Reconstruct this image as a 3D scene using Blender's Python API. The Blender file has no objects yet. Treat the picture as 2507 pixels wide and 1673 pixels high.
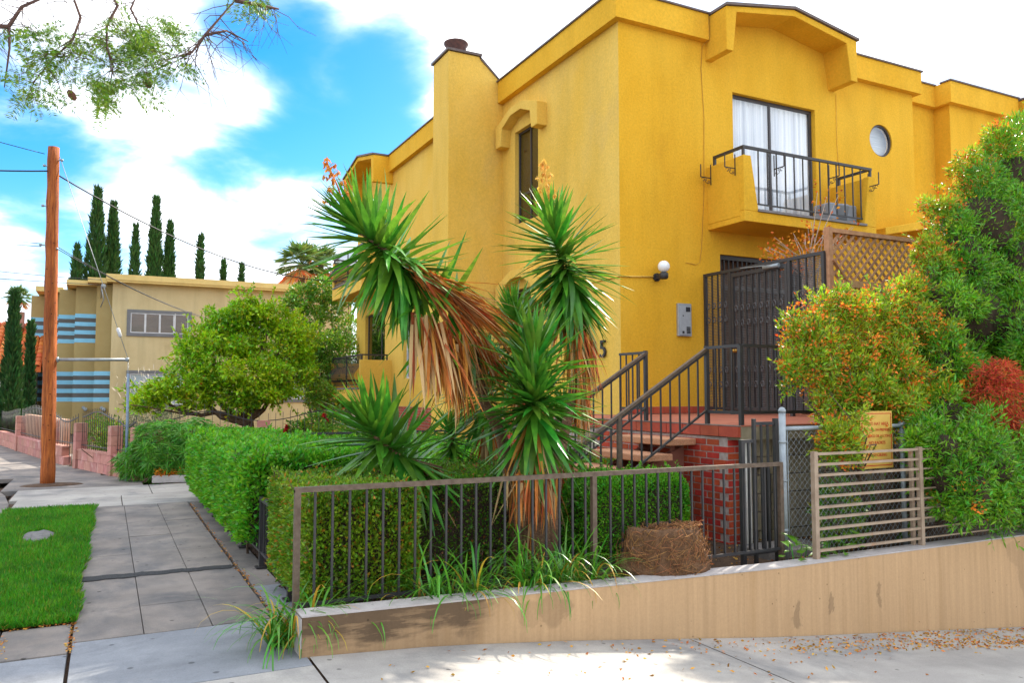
import bpy, bmesh, math, random
import numpy as np
from mathutils import Vector, Matrix, Quaternion
random.seed(7); rng = np.random.default_rng(11)
scene = bpy.context.scene
col = scene.collection
R = math.radians

# ---------------------------------------------------------------- camera
EYE = Vector((0.0, 0.0, 1.6)); YAW = R(26.86); PITCH = R(3.68); FOC = 1956.0
cam_d = bpy.data.cameras.new('camera'); cam = bpy.data.objects.new('camera', cam_d); col.objects.link(cam)
cam_d.sensor_width = 36; cam_d.lens = 36 * FOC / 2507; cam_d.clip_start = 0.05; cam_d.clip_end = 3000
cam.location = EYE; cam.rotation_euler = (R(90) + PITCH, 0, -YAW)
scene.camera = cam
_fw = Vector((math.sin(YAW) * math.cos(PITCH), math.cos(YAW) * math.cos(PITCH), math.sin(PITCH)))
_rt = Vector((math.cos(YAW), -math.sin(YAW), 0)); _up = _rt.cross(_fw)
def ray(x, y):
    """direction through a point of the photograph (2350 px wide measure)"""
    return (_rt * ((x * 1.0668 - 1253.5) / FOC) - _up * ((y * 1.0668 - 836.5) / FOC) + _fw)
def at(x, y, Y=None, X=None, Z=None):
    d = ray(x, y)
    t = (Y / d.y) if Y is not None else (X / d.x) if X is not None else ((Z - EYE.z) / d.z)
    return EYE + d * t

# ---------------------------------------------------------------- light
SUN_EL, SUN_AZ = R(39), R(31)          # azimuth counted from +X towards +Y
sun_dir = Vector((math.cos(SUN_EL) * math.cos(SUN_AZ), math.cos(SUN_EL) * math.sin(SUN_AZ), math.sin(SUN_EL)))
sd = bpy.data.lights.new('sun', 'SUN'); sd.energy = 3.5; sd.angle = R(1.2); sd.color = (1.0, 0.93, 0.80)
so = bpy.data.objects.new('sun', sd); col.objects.link(so)
so.rotation_euler = (-sun_dir).to_track_quat('-Z', 'Y').to_euler(); so.location = (20, 12, 30)
world = bpy.data.worlds.new('World'); scene.world = world; world.use_nodes = True
wn = world.node_tree; wn.nodes.clear()
def N(nt, typ, **kw):
    n = nt.nodes.new(typ)
    for k, v in kw.items():
        if hasattr(n, k): setattr(n, k, v)
        else: n.inputs[k].default_value = v
    return n
def vmath(nt, op, a, b=None):
    n = nt.nodes.new('ShaderNodeMath'); n.operation = op
    for i, s in enumerate((a, b)):
        if s is None: continue
        if isinstance(s, (int, float)): n.inputs[i].default_value = s
        else: nt.links.new(s, n.inputs[i])
    return n.outputs[0]
sky = wn.nodes.new('ShaderNodeTexSky'); sky.sky_type = 'NISHITA'; sky.sun_disc = False
sky.sun_elevation = SUN_EL; sky.sun_rotation = math.pi / 2 - SUN_AZ; sky.air_density = 1.0; sky.dust_density = 0.6; sky.ozone_density = 2.0
tc = wn.nodes.new('ShaderNodeTexCoord'); sep = wn.nodes.new('ShaderNodeSeparateXYZ'); wn.links.new(tc.outputs['Generated'], sep.inputs[0])
den = vmath(wn, 'ADD', vmath(wn, 'MAXIMUM', sep.outputs[2], 0.0), 0.22)
cmb = wn.nodes.new('ShaderNodeCombineXYZ')
wn.links.new(vmath(wn, 'DIVIDE', sep.outputs[0], den), cmb.inputs[0]); wn.links.new(vmath(wn, 'DIVIDE', sep.outputs[1], den), cmb.inputs[1])
cn = N(wn, 'ShaderNodeTexNoise', Scale=2.1, Detail=9.0, Roughness=0.55, Distortion=0.35); wn.links.new(cmb.outputs[0], cn.inputs['Vector'])
cn2 = N(wn, 'ShaderNodeTexNoise', Scale=2.6, Detail=5.0, Roughness=0.5); wn.links.new(cmb.outputs[0], cn2.inputs['Vector'])
hole = None
for (hx, hy, rad, amt) in ((800, 300, 4.0, 0.62), (930, 215, 3.4, 0.6), (0, 285, 3.4, 0.6), (600, 5, 3.2, 0.6), (540, 398, 2.2, 0.4), (690, 330, 2.6, 0.25), (1300, 200, 2.6, 0.4), (40, 480, 4.0, 0.3)):
    dv = ray(hx, hy).normalized()
    dp = wn.nodes.new('ShaderNodeVectorMath'); dp.operation = 'DOT_PRODUCT'; dp.inputs[1].default_value = dv
    wn.links.new(tc.outputs['Generated'], dp.inputs[0])
    mr = wn.nodes.new('ShaderNodeMapRange'); mr.interpolation_type = 'SMOOTHSTEP'
    mr.inputs['From Min'].default_value = math.cos(R(rad * 1.7)); mr.inputs['From Max'].default_value = 1.0
    mr.inputs['To Min'].default_value = 0; mr.inputs['To Max'].default_value = amt
    wn.links.new(dp.outputs['Value'], mr.inputs['Value'])
    hole = mr.outputs[0] if hole is None else vmath(wn, 'ADD', hole, mr.outputs[0])
cov = vmath(wn, 'SUBTRACT', vmath(wn, 'ADD', vmath(wn, 'ADD', vmath(wn, 'MULTIPLY', cn.outputs[0], 2.7), vmath(wn, 'MULTIPLY', cn2.outputs[0], 1.1)), -0.80), hole)
cr = wn.nodes.new('ShaderNodeMapRange'); cr.interpolation_type = 'SMOOTHSTEP'
cr.inputs['From Min'].default_value = 0.10; cr.inputs['From Max'].default_value = 1.22; wn.links.new(cov, cr.inputs['Value'])
hs = N(wn, 'ShaderNodeHueSaturation', Saturation=1.6, Value=0.82); wn.links.new(sky.outputs[0], hs.inputs['Color'])
cc = wn.nodes.new('ShaderNodeMix'); cc.data_type = 'RGBA'
cc.inputs[6].default_value = (2.9, 3.5, 4.3, 1); cc.inputs[7].default_value = (9.0, 9.1, 9.3, 1)
crr = wn.nodes.new('ShaderNodeMapRange'); crr.inputs['From Min'].default_value = 0.30; crr.inputs['From Max'].default_value = 0.66; wn.links.new(cn2.outputs[0], crr.inputs['Value'])
wn.links.new(crr.outputs[0], cc.inputs[0])
mixc = wn.nodes.new('ShaderNodeMix'); mixc.data_type = 'RGBA'
wn.links.new(vmath(wn, 'POWER', cr.outputs[0], 2.6), mixc.inputs[0]); wn.links.new(hs.outputs[0], mixc.inputs[6]); wn.links.new(cc.outputs[2], mixc.inputs[7])
bg = wn.nodes.new('ShaderNodeBackground'); bg.inputs['Strength'].default_value = 0.11; wn.links.new(mixc.outputs[2], bg.inputs[0])
wo = wn.nodes.new('ShaderNodeOutputWorld'); wn.links.new(bg.outputs[0], wo.inputs[0])
vs = scene.view_settings; vs.view_transform = 'Standard'; vs.look = 'None'; vs.exposure = 1.55; vs.gamma = 1.0; vs.use_curve_mapping = False
scene.cycles.max_bounces = 8; scene.cycles.transparent_max_bounces = 12; scene.cycles.diffuse_bounces = 5

# ---------------------------------------------------------------- materials
MATS = {}
def mat(name, c1, c2=None, scale=6.0, rough=0.75, bump=0.0, bscale=80.0, bdist=0.004, stretch=None, metal=0.0, detail=5.0, c3=None, s3=1.0, m3=(0.55, 0.75), trans=0.0, island=None, spec=0.4, contrast=(0.35, 0.65)):
    """procedural surface: two-tone noise, optional third stain tone, optional per-piece variation, fine bump"""
    m = bpy.data.materials.new(name); m.use_nodes = True; nt = m.node_tree
    b = nt.nodes['Principled BSDF']; out = nt.nodes['Material Output']
    b.inputs['Roughness'].default_value = rough; b.inputs['Metallic'].default_value = metal; b.inputs['Specular IOR Level'].default_value = spec
    geo = nt.nodes.new('ShaderNodeNewGeometry')
    pos = geo.outputs['Position']
    if stretch:
        mp = nt.nodes.new('ShaderNodeMapping'); mp.inputs['Scale'].default_value = stretch; nt.links.new(pos, mp.inputs['Vector']); vec = mp.outputs[0]
    else: vec = pos
    def mix(fac, a, bcol):
        x = nt.nodes.new('ShaderNodeMix'); x.data_type = 'RGBA'
        nt.links.new(fac, x.inputs[0])
        for i, s in ((6, a), (7, bcol)):
            if isinstance(s, tuple): x.inputs[i].default_value = (*s[:3], 1)
            else: nt.links.new(s, x.inputs[i])
        return x.outputs[2]
    def rangemap(v, lo, hi):
        r = nt.nodes.new('ShaderNodeMapRange'); r.inputs['From Min'].default_value = lo; r.inputs['From Max'].default_value = hi; nt.links.new(v, r.inputs['Value']); return r.outputs[0]
    colr = c1
    if c2 is not None:
        n1 = N(nt, 'ShaderNodeTexNoise', Scale=scale, Detail=detail, Roughness=0.6); nt.links.new(vec, n1.inputs['Vector'])
        colr = mix(rangemap(n1.outputs[0], *contrast), c1, c2)
    if c3 is not None:
        n3 = N(nt, 'ShaderNodeTexNoise', Scale=s3, Detail=7.0, Roughness=0.65, Distortion=0.4); nt.links.new(vec, n3.inputs['Vector'])
        colr = mix(rangemap(n3.outputs[0], *m3), colr, c3)
    if island:
        rv = geo.outputs['Random Per Island'] if island[0] == 'island' else nt.nodes.new('ShaderNodeObjectInfo').outputs['Random']
        h = nt.nodes.new('ShaderNodeHueSaturation')
        nt.links.new(vmath(nt, 'ADD', vmath(nt, 'MULTIPLY', rv, island[1]), 1 - island[1] * 0.5), h.inputs['Value'])
        rr = vmath(nt, 'FRACT', vmath(nt, 'MULTIPLY', rv, 17.31))
        nt.links.new(vmath(nt, 'ADD', vmath(nt, 'MULTIPLY', rr, island[2]), 0.5 - island[2] * 0.5), h.inputs['Hue'])
        if isinstance(colr, tuple): h.inputs['Color'].default_value = (*colr[:3], 1)
        else: nt.links.new(colr, h.inputs['Color'])
        colr = h.outputs[0]
        if len(island) > 3:                       # a share of the pieces in another colour
            colr = mix(vmath(nt, 'LESS_THAN', vmath(nt, 'FRACT', vmath(nt, 'MULTIPLY', rv, 53.7)), island[3]), colr, island[4])
    if isinstance(colr, tuple): b.inputs['Base Color'].default_value = (*colr[:3], 1)
    else: nt.links.new(colr, b.inputs['Base Color'])
    if bump:
        nb = N(nt, 'ShaderNodeTexNoise', Scale=bscale, Detail=4.0, Roughness=0.6); nt.links.new(vec, nb.inputs['Vector'])
        bp = nt.nodes.new('ShaderNodeBump'); bp.inputs['Strength'].default_value = bump; bp.inputs['Distance'].default_value = bdist
        nt.links.new(nb.outputs[0], bp.inputs['Height']); nt.links.new(bp.outputs[0], b.inputs['Normal'])
    if trans:
        tr = nt.nodes.new('ShaderNodeBsdfTranslucent'); ms = nt.nodes.new('ShaderNodeMixShader'); ms.inputs[0].default_value = trans
        if isinstance(colr, tuple): tr.inputs[0].default_value = (*colr[:3], 1)
        else:
            br = nt.nodes.new('ShaderNodeHueSaturation'); br.inputs['Value'].default_value = 1.5; br.inputs['Hue'].default_value = 0.48
            nt.links.new(colr, br.inputs['Color']); nt.links.new(br.outputs[0], tr.inputs[0])
        nt.links.new(b.outputs[0], ms.inputs[1]); nt.links.new(tr.outputs[0], ms.inputs[2]); nt.links.new(ms.outputs[0], out.inputs[0])
    MATS[name] = m
    return m
def glass(name, tint, refl=0.12):
    m = bpy.data.materials.new(name); m.use_nodes = True; nt = m.node_tree; nt.nodes.clear()
    t = nt.nodes.new('ShaderNodeBsdfTransparent'); t.inputs[0].default_value = (*tint, 1)
    g = nt.nodes.new('ShaderNodeBsdfGlossy'); g.inputs['Roughness'].default_value = 0.02; g.inputs[0].default_value = (0.95, 0.97, 1, 1)
    lw = nt.nodes.new('ShaderNodeLayerWeight'); lw.inputs[0].default_value = 0.5
    f = vmath(nt, 'MINIMUM', vmath(nt, 'ADD', vmath(nt, 'MULTIPLY', vmath(nt, 'POWER', lw.outputs['Facing'], 4.0), 0.75), 0.03 + max(0.0, refl) * 0.5), 0.95)
    ms = nt.nodes.new('ShaderNodeMixShader'); nt.links.new(f, ms.inputs[0]); nt.links.new(t.outputs[0], ms.inputs[1]); nt.links.new(g.outputs[0], ms.inputs[2])
    o = nt.nodes.new('ShaderNodeOutputMaterial'); nt.links.new(ms.outputs[0], o.inputs[0]); return m
M = dict(
    stucco=mat('yellow_stucco', (0.80, 0.455, 0.04), (0.74, 0.395, 0.025), scale=0.9, rough=0.9, bump=0.9, bscale=60, bdist=0.012, c3=(0.62, 0.31, 0.022), s3=0.55, m3=(0.58, 0.86), spec=0.15, stretch=(1, 1, 0.55)),
    stucco_pale=mat('pale_yellow_stucco', (0.79, 0.515, 0.11), (0.75, 0.455, 0.068), scale=0.8, rough=0.9, bump=0.9, bscale=60, bdist=0.012, c3=(0.64, 0.43, 0.14), s3=0.6, m3=(0.56, 0.84), spec=0.15, stretch=(1, 1, 0.5)),  # paler version of the same stucco for the pavement side
    coping=mat('dark_coping_metal', (0.10, 0.075, 0.07), (0.15, 0.11, 0.10), scale=7, rough=0.6, bump=0.2),
    iron=mat('black_iron', (0.030, 0.030, 0.034), (0.045, 0.040, 0.038), scale=14, rough=0.45, bump=0.25, bscale=160, bdist=0.001),
    screen=mat('lightened_gate_steel', (0.115, 0.108, 0.105), (0.075, 0.07, 0.07), scale=8, rough=0.5),  # iron lightened so the colour carries the shimmer of gate mesh and rings
    iron_brown=mat('weathered_brown_iron', (0.085, 0.055, 0.035), (0.14, 0.10, 0.07), scale=22, rough=0.55, bump=0.4, bscale=150, bdist=0.001, c3=(0.20, 0.10, 0.05), s3=9, m3=(0.6, 0.75)),
    rusty_pale=mat('pale_rusty_steel', (0.36, 0.27, 0.19), (0.27, 0.19, 0.13), scale=9, rough=0.6, bump=0.3, bscale=120, bdist=0.001, c3=(0.40, 0.15, 0.04), s3=6, m3=(0.62, 0.78)),
    galv=mat('galvanised_steel', (0.34, 0.38, 0.40), (0.26, 0.29, 0.31), scale=14, rough=0.5, metal=0.35, bump=0.15),
    aluminium=mat('dark_window_metal', (0.045, 0.04, 0.042), (0.06, 0.05, 0.05), scale=5, rough=0.4),
    frame_pale=mat('pale_window_metal', (0.62, 0.63, 0.64), (0.5, 0.5, 0.52), scale=5, rough=0.4),
    brick=mat('red_brick', (0.46, 0.065, 0.028), (0.38, 0.045, 0.02), scale=18, rough=0.8, bump=0.35, bscale=120, bdist=0.002, island=('object', 0.3, 0.02), c3=(0.50, 0.11, 0.05), s3=4, m3=(0.6, 0.8), spec=0.25),
    brick_rest=mat('red_brick_joined', (0.42, 0.085, 0.04), (0.33, 0.055, 0.028), scale=18, rough=0.8, bump=0.35, bscale=120, bdist=0.002, island=('island', 0.5, 0.02)),
    mortar=mat('grey_mortar', (0.44, 0.36, 0.32), (0.30, 0.23, 0.20), scale=20, rough=0.95, bump=0.4),
    tilered=mat('red_landing_paint', (0.40, 0.11, 0.06), (0.48, 0.17, 0.10), scale=4, rough=0.75, bump=0.2, c3=(0.30, 0.10, 0.07), s3=1.6, m3=(0.55, 0.75)),
    capbrick=mat('red_cap_brick', (0.47, 0.085, 0.04), (0.40, 0.065, 0.03), scale=10, rough=0.7, bump=0.2, island=('object', 0.25, 0.01)),
    tread=mat('pebble_tread', (0.62, 0.32, 0.17), (0.42, 0.18, 0.09), scale=110, rough=0.85, bump=0.9, bscale=130, bdist=0.006, c3=(0.66, 0.42, 0.30), s3=70, m3=(0.56, 0.66)),
    stringer=mat('brown_stringer_paint', (0.24, 0.085, 0.055), (0.30, 0.12, 0.08), scale=6, rough=0.7, bump=0.25),
    concrete=mat('pavement_concrete', (0.29, 0.25, 0.22), (0.22, 0.19, 0.168), scale=2.2, rough=0.92, bump=0.35, bscale=190, bdist=0.002, c3=(0.12, 0.118, 0.12), s3=1.7, m3=(0.43, 0.70), island=('object', 0.10, 0.0), spec=0.2),
    concrete_drive=mat('driveway_concrete', (0.44, 0.41, 0.37), (0.33, 0.305, 0.28), scale=1.4, rough=0.92, bump=0.35, bscale=170, bdist=0.002, c3=(0.17, 0.17, 0.175), s3=0.9, m3=(0.52, 0.74), spec=0.2),
    concrete_blue=mat('apron_concrete', (0.28, 0.29, 0.31), (0.22, 0.23, 0.25), scale=2.0, rough=0.92, bump=0.35, bscale=170, bdist=0.002, c3=(0.12, 0.125, 0.14), s3=1.3, m3=(0.54, 0.78), spec=0.2),
    asphalt=mat('asphalt', (0.055, 0.055, 0.056), (0.035, 0.035, 0.036), scale=60, rough=0.95, bump=0.9, bscale=220, bdist=0.006, c3=(0.10, 0.095, 0.09), s3=140, m3=(0.6, 0.68)),
    soil=mat('garden_soil', (0.12, 0.07, 0.04), (0.07, 0.04, 0.025), scale=14, rough=1, bump=0.9, bscale=60, bdist=0.02),
    wallbeige=mat('beige_rendered_wall', (0.52, 0.335, 0.18), (0.45, 0.285, 0.15), scale=3.2, rough=0.9, bump=0.35, bscale=70, bdist=0.003, stretch=(7, 1, 0.25), c3=(0.36, 0.21, 0.09), s3=0.45, m3=(0.56, 0.84), spec=0.2),
    walltop=mat('pale_wall_top', (0.46, 0.42, 0.40), (0.38, 0.34, 0.32), scale=9, rough=0.9, bump=0.3, c3=(0.34, 0.30, 0.28), s3=5, m3=(0.58, 0.75)),
    blockwall=mat('grey_concrete_block', (0.36, 0.30, 0.20), (0.27, 0.22, 0.14), scale=7, rough=0.95, bump=0.7, bscale=90, bdist=0.005, c3=(0.13, 0.11, 0.07), s3=2.2, m3=(0.54, 0.74), island=('object', 0.15, 0.01)),
    pinkblock=mat('pink_concrete_block', (0.50, 0.235, 0.19), (0.42, 0.18, 0.145), scale=8, rough=0.95, bump=0.5, bscale=80, bdist=0.004, c3=(0.56, 0.36, 0.31), s3=3, m3=(0.56, 0.72), island=('object', 0.3, 0.02)),
    greenwall=mat('khaki_stucco', (0.58, 0.48, 0.27), (0.53, 0.43, 0.235), scale=1.2, rough=0.9, bump=0.35, bscale=60, c3=(0.42, 0.33, 0.17), s3=0.8, m3=(0.6, 0.8), spec=0.15),
    khaki_shaded=mat('shaded_khaki_stucco', (0.42, 0.325, 0.145), (0.38, 0.285, 0.12), scale=1.2, rough=0.9, bump=0.35, bscale=60, spec=0.15),  # darker khaki: shade of the stepped front put into the colour
    eave=mat('cream_eave_paint', (0.72, 0.54, 0.20), (0.66, 0.48, 0.17), scale=2, rough=0.7),
    stripe_blue=mat('sky_blue_paint', (0.26, 0.60, 0.82), (0.23, 0.55, 0.76), scale=2, rough=0.8),
    stripe_grey=mat('dark_grey_paint', (0.10, 0.10, 0.095), (0.125, 0.125, 0.12), scale=2, rough=0.8),
    windowgrey=mat('grey_window_trim', (0.14, 0.145, 0.155), (0.17, 0.175, 0.185), scale=3, rough=0.7),
    blind=mat('brown_blind', (0.22, 0.12, 0.06), (0.15, 0.08, 0.04), scale=3, rough=0.8, stretch=(1, 1, 14)),
    whiteblind=mat('white_blind', (0.66, 0.68, 0.68), (0.5, 0.53, 0.54), scale=3, rough=0.8, stretch=(1, 1, 16)),
    curtain=mat('white_curtain', (0.90, 0.91, 0.92), (0.58, 0.62, 0.68), scale=1.0, rough=0.9, trans=0.0, stretch=(16, 16, 0.05), contrast=(0.42, 0.58)),  # blue-grey stripes put the shade of the pleats into the colour
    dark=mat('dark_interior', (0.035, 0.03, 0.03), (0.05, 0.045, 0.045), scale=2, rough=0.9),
    intercom=mat('grey_intercom_steel', (0.40, 0.43, 0.45), (0.33, 0.35, 0.37), scale=12, rough=0.4, metal=0.3),
    blackplastic=mat('black_plastic', (0.03, 0.03, 0.035), rough=0.5),
    globe=mat('white_globe_glass', (0.85, 0.86, 0.86), rough=0.25),
    woodgrey=mat('weathered_lattice_wood', (0.50, 0.275, 0.14), (0.38, 0.19, 0.09), scale=12, rough=0.9, bump=0.5, bscale=70, bdist=0.003, island=('object', 0.35, 0.02)),
    woodbrown=mat('dark_fence_wood', (0.16, 0.075, 0.04), (0.10, 0.045, 0.025), scale=10, rough=0.9, bump=0.5, stretch=(4, 4, 0.5), island=('object', 0.3, 0.02)),
    pole=mat('orange_brown_pole_wood', (0.56, 0.16, 0.03), (0.30, 0.065, 0.015), scale=9, rough=0.85, bump=0.9, bscale=26, bdist=0.015, stretch=(5, 5, 0.35), c3=(0.16, 0.045, 0.02), s3=7, m3=(0.55, 0.7)),
    wire=mat('black_wire', (0.03, 0.03, 0.035), rough=0.6),
    bark=mat('grey_brown_bark', (0.20, 0.13, 0.08), (0.11, 0.07, 0.045), scale=14, rough=0.95, bump=1.0, bscale=40, bdist=0.02, stretch=(3, 3, 0.8)),
    twig=mat('purple_brown_twig', (0.10, 0.055, 0.05), (0.14, 0.08, 0.06), scale=20, rough=0.9, bump=0.4),
    drytwig=mat('pale_dry_twig', (0.50, 0.40, 0.32), (0.38, 0.27, 0.20), scale=20, rough=0.9),
    yuccatrunk=mat('yucca_trunk', (0.26, 0.15, 0.08), (0.14, 0.075, 0.04), scale=16, rough=0.95, bump=1.0, bscale=34, bdist=0.02, stretch=(1.5, 1.5, 3)),
    yleaf=mat('yucca_leaf', (0.10, 0.31, 0.022), (0.045, 0.17, 0.016), scale=9, rough=0.38, island=('object', 0.7, 0.05), trans=0.18, spec=0.5),
    yleaf_rest=mat('yucca_leaf_inner', (0.10, 0.31, 0.022), (0.045, 0.17, 0.016), scale=9, rough=0.38, island=('island', 0.8, 0.07), trans=0.18, spec=0.5),
    ydead=mat('dead_yucca_leaf', (0.62, 0.235, 0.045), (0.42, 0.13, 0.025), scale=8, rough=0.8, island=('island', 0.8, 0.05, 0.28, (0.52, 0.34, 0.15)), trans=0.12),
    seed=mat('dry_orange_seed', (0.62, 0.30, 0.05), (0.50, 0.20, 0.03), scale=30, rough=0.8, island=('island', 0.5, 0.03), trans=0.2),
    seed_yellow=mat('dry_yellow_seed', (0.72, 0.46, 0.08), (0.62, 0.36, 0.05), scale=30, rough=0.8, island=('island', 0.5, 0.03), trans=0.2),
    hedge=mat('box_hedge_leaf', (0.13, 0.29, 0.016), (0.07, 0.20, 0.012), scale=4, rough=0.42, island=('island', 0.9, 0.06, 0.05, (0.34, 0.12, 0.02)), trans=0.25, spec=0.4),
    hedge_yellow=mat('yellow_green_hedge_leaf', (0.19, 0.32, 0.014), (0.09, 0.225, 0.013), scale=3, rough=0.42, island=('island', 0.9, 0.06, 0.07, (0.42, 0.20, 0.02)), trans=0.25, spec=0.4),
    hedge_bright=mat('bright_hedge_leaf', (0.14, 0.42, 0.016), (0.065, 0.28, 0.012), scale=2.5, rough=0.42, island=('island', 0.8, 0.06), trans=0.28, spec=0.4),
    fernleaf=mat('umbrella_plant_leaf', (0.10, 0.32, 0.02), (0.05, 0.21, 0.013), scale=4, rough=0.4, island=('island', 0.8, 0.05), trans=0.25),
    citrus=mat('citrus_leaf', (0.36, 0.55, 0.012), (0.16, 0.38, 0.010), scale=1.1, rough=0.38, island=('island', 0.9, 0.07, 0.04, (0.48, 0.40, 0.02)), trans=0.28, spec=0.45),
    shrub=mat('mixed_shrub_leaf', (0.14, 0.30, 0.02), (0.07, 0.20, 0.012), scale=1.5, rough=0.45, island=('island', 0.9, 0.07, 0.05, (0.36, 0.30, 0.02)), trans=0.25),
    bottle=mat('narrow_green_leaf', (0.15, 0.37, 0.013), (0.065, 0.235, 0.010), scale=1.6, rough=0.4, island=('island', 0.9, 0.07), trans=0.25, spec=0.45),
    bottle_warm=mat('sunlit_yellow_green_leaf', (0.28, 0.40, 0.015), (0.15, 0.31, 0.014), scale=1.6, rough=0.42, island=('island', 0.9, 0.07, 0.14, (0.62, 0.19, 0.015)), trans=0.3, spec=0.4),  # brighter, yellower copy of the bush leaf, sunlight put into the colour
    orange=mat('orange_bracts', (0.75, 0.20, 0.010), (0.66, 0.29, 0.02), scale=12, rough=0.6, island=('island', 0.7, 0.05), trans=0.25),
    deadred=mat('dead_red_foliage', (0.50, 0.085, 0.018), (0.38, 0.06, 0.015), scale=6, rough=0.75, island=('island', 0.7, 0.04), trans=0.2),
    cypress=mat('cypress_foliage', (0.032, 0.105, 0.018), (0.018, 0.065, 0.012), scale=2, rough=0.7, island=('island', 0.9, 0.06), trans=0.1),
    palmleaf=mat('palm_frond', (0.06, 0.14, 0.03), (0.10, 0.16, 0.03), scale=1, rough=0.5, island=('island', 0.6, 0.06), trans=0.2),
    grass=mat('lawn_grass', (0.060, 0.28, 0.008), (0.035, 0.19, 0.006), scale=1.6, rough=0.5, island=('island', 0.9, 0.05, 0.05, (0.26, 0.26, 0.03)), c3=(0.10, 0.30, 0.012), s3=4, m3=(0.52, 0.66), trans=0.3),
    turf=mat('turf_soil', (0.03, 0.09, 0.012), (0.05, 0.06, 0.02), scale=30, rough=1, bump=0.5),
    strap=mat('strap_leaf', (0.10, 0.31, 0.02), (0.06, 0.22, 0.018), scale=7, rough=0.35, island=('object', 0.7, 0.05), trans=0.25, spec=0.5),
    strap_yellow=mat('yellowing_strap_leaf', (0.50, 0.36, 0.03), (0.44, 0.24, 0.03), scale=7, rough=0.5, island=('object', 0.5, 0.03), trans=0.25),
    jacaranda=mat('feathery_leaflet', (0.15, 0.27, 0.012), (0.07, 0.165, 0.01), scale=4, rough=0.5, island=('island', 0.9, 0.06), trans=0.25),
    litter=mat('orange_leaf_litter', (0.52, 0.17, 0.02), (0.42, 0.24, 0.05), scale=20, rough=0.8, island=('island', 0.8, 0.05)),
    fibre=mat('stump_fibre', (0.48, 0.23, 0.085), (0.28, 0.115, 0.04), scale=18, rough=0.95, bump=1, bscale=60, bdist=0.02, stretch=(1, 1, 3), island=('island', 0.8, 0.03)),
    stumpcore=mat('stump_core', (0.20, 0.10, 0.045), (0.11, 0.055, 0.025), scale=20, rough=0.95, bump=1.0, bscale=50, bdist=0.03, c3=(0.40, 0.27, 0.13), s3=4, m3=(0.55, 0.7)),
    rooftile=mat('terracotta_tile', (0.60, 0.155, 0.03), (0.50, 0.11, 0.02), scale=5, rough=0.8, bump=0.3, island=('object', 0.4, 0.03)),
    plaster=mat('pale_plaster', (0.66, 0.62, 0.57), (0.58, 0.54, 0.50), scale=2, rough=0.9),
    whiteplaster=mat('white_plaster', (0.80, 0.80, 0.82), (0.74, 0.74, 0.76), scale=2, rough=0.9),
    signyellow=mat('yellow_sign_face', (0.66, 0.42, 0.09), (0.60, 0.37, 0.07), scale=8, rough=0.5),
    signred=mat('red_sign_print', (0.50, 0.03, 0.015), rough=0.5),
    tub=mat('grey_plastic_tub', (0.30, 0.32, 0.36), (0.26, 0.28, 0.32), scale=3, rough=0.5),
    rock=mat('grey_cover_stone', (0.19, 0.18, 0.17), (0.12, 0.115, 0.11), scale=16, rough=0.95, bump=0.6),
    steelplate=mat('worn_cover_plate', (0.18, 0.17, 0.165), (0.12, 0.115, 0.11), scale=20, rough=0.6, bump=0.5),
    roofgrey=mat('roof_felt', (0.16, 0.15, 0.15), (0.12, 0.11, 0.11), scale=3, rough=0.95),
    redflower=mat('red_petal', (0.55, 0.015, 0.012), (0.42, 0.01, 0.01), scale=20, rough=0.6, trans=0.2),
    paper=mat('crumpled_pale_paper', (0.62, 0.68, 0.74), rough=0.8),
    wickerbrown=mat('dark_core', (0.055, 0.035, 0.02), (0.03, 0.02, 0.012), scale=20, rough=1),
    paintblue=mat('dark_blue_car_paint', (0.04, 0.06, 0.11), rough=0.25),
)
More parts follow.
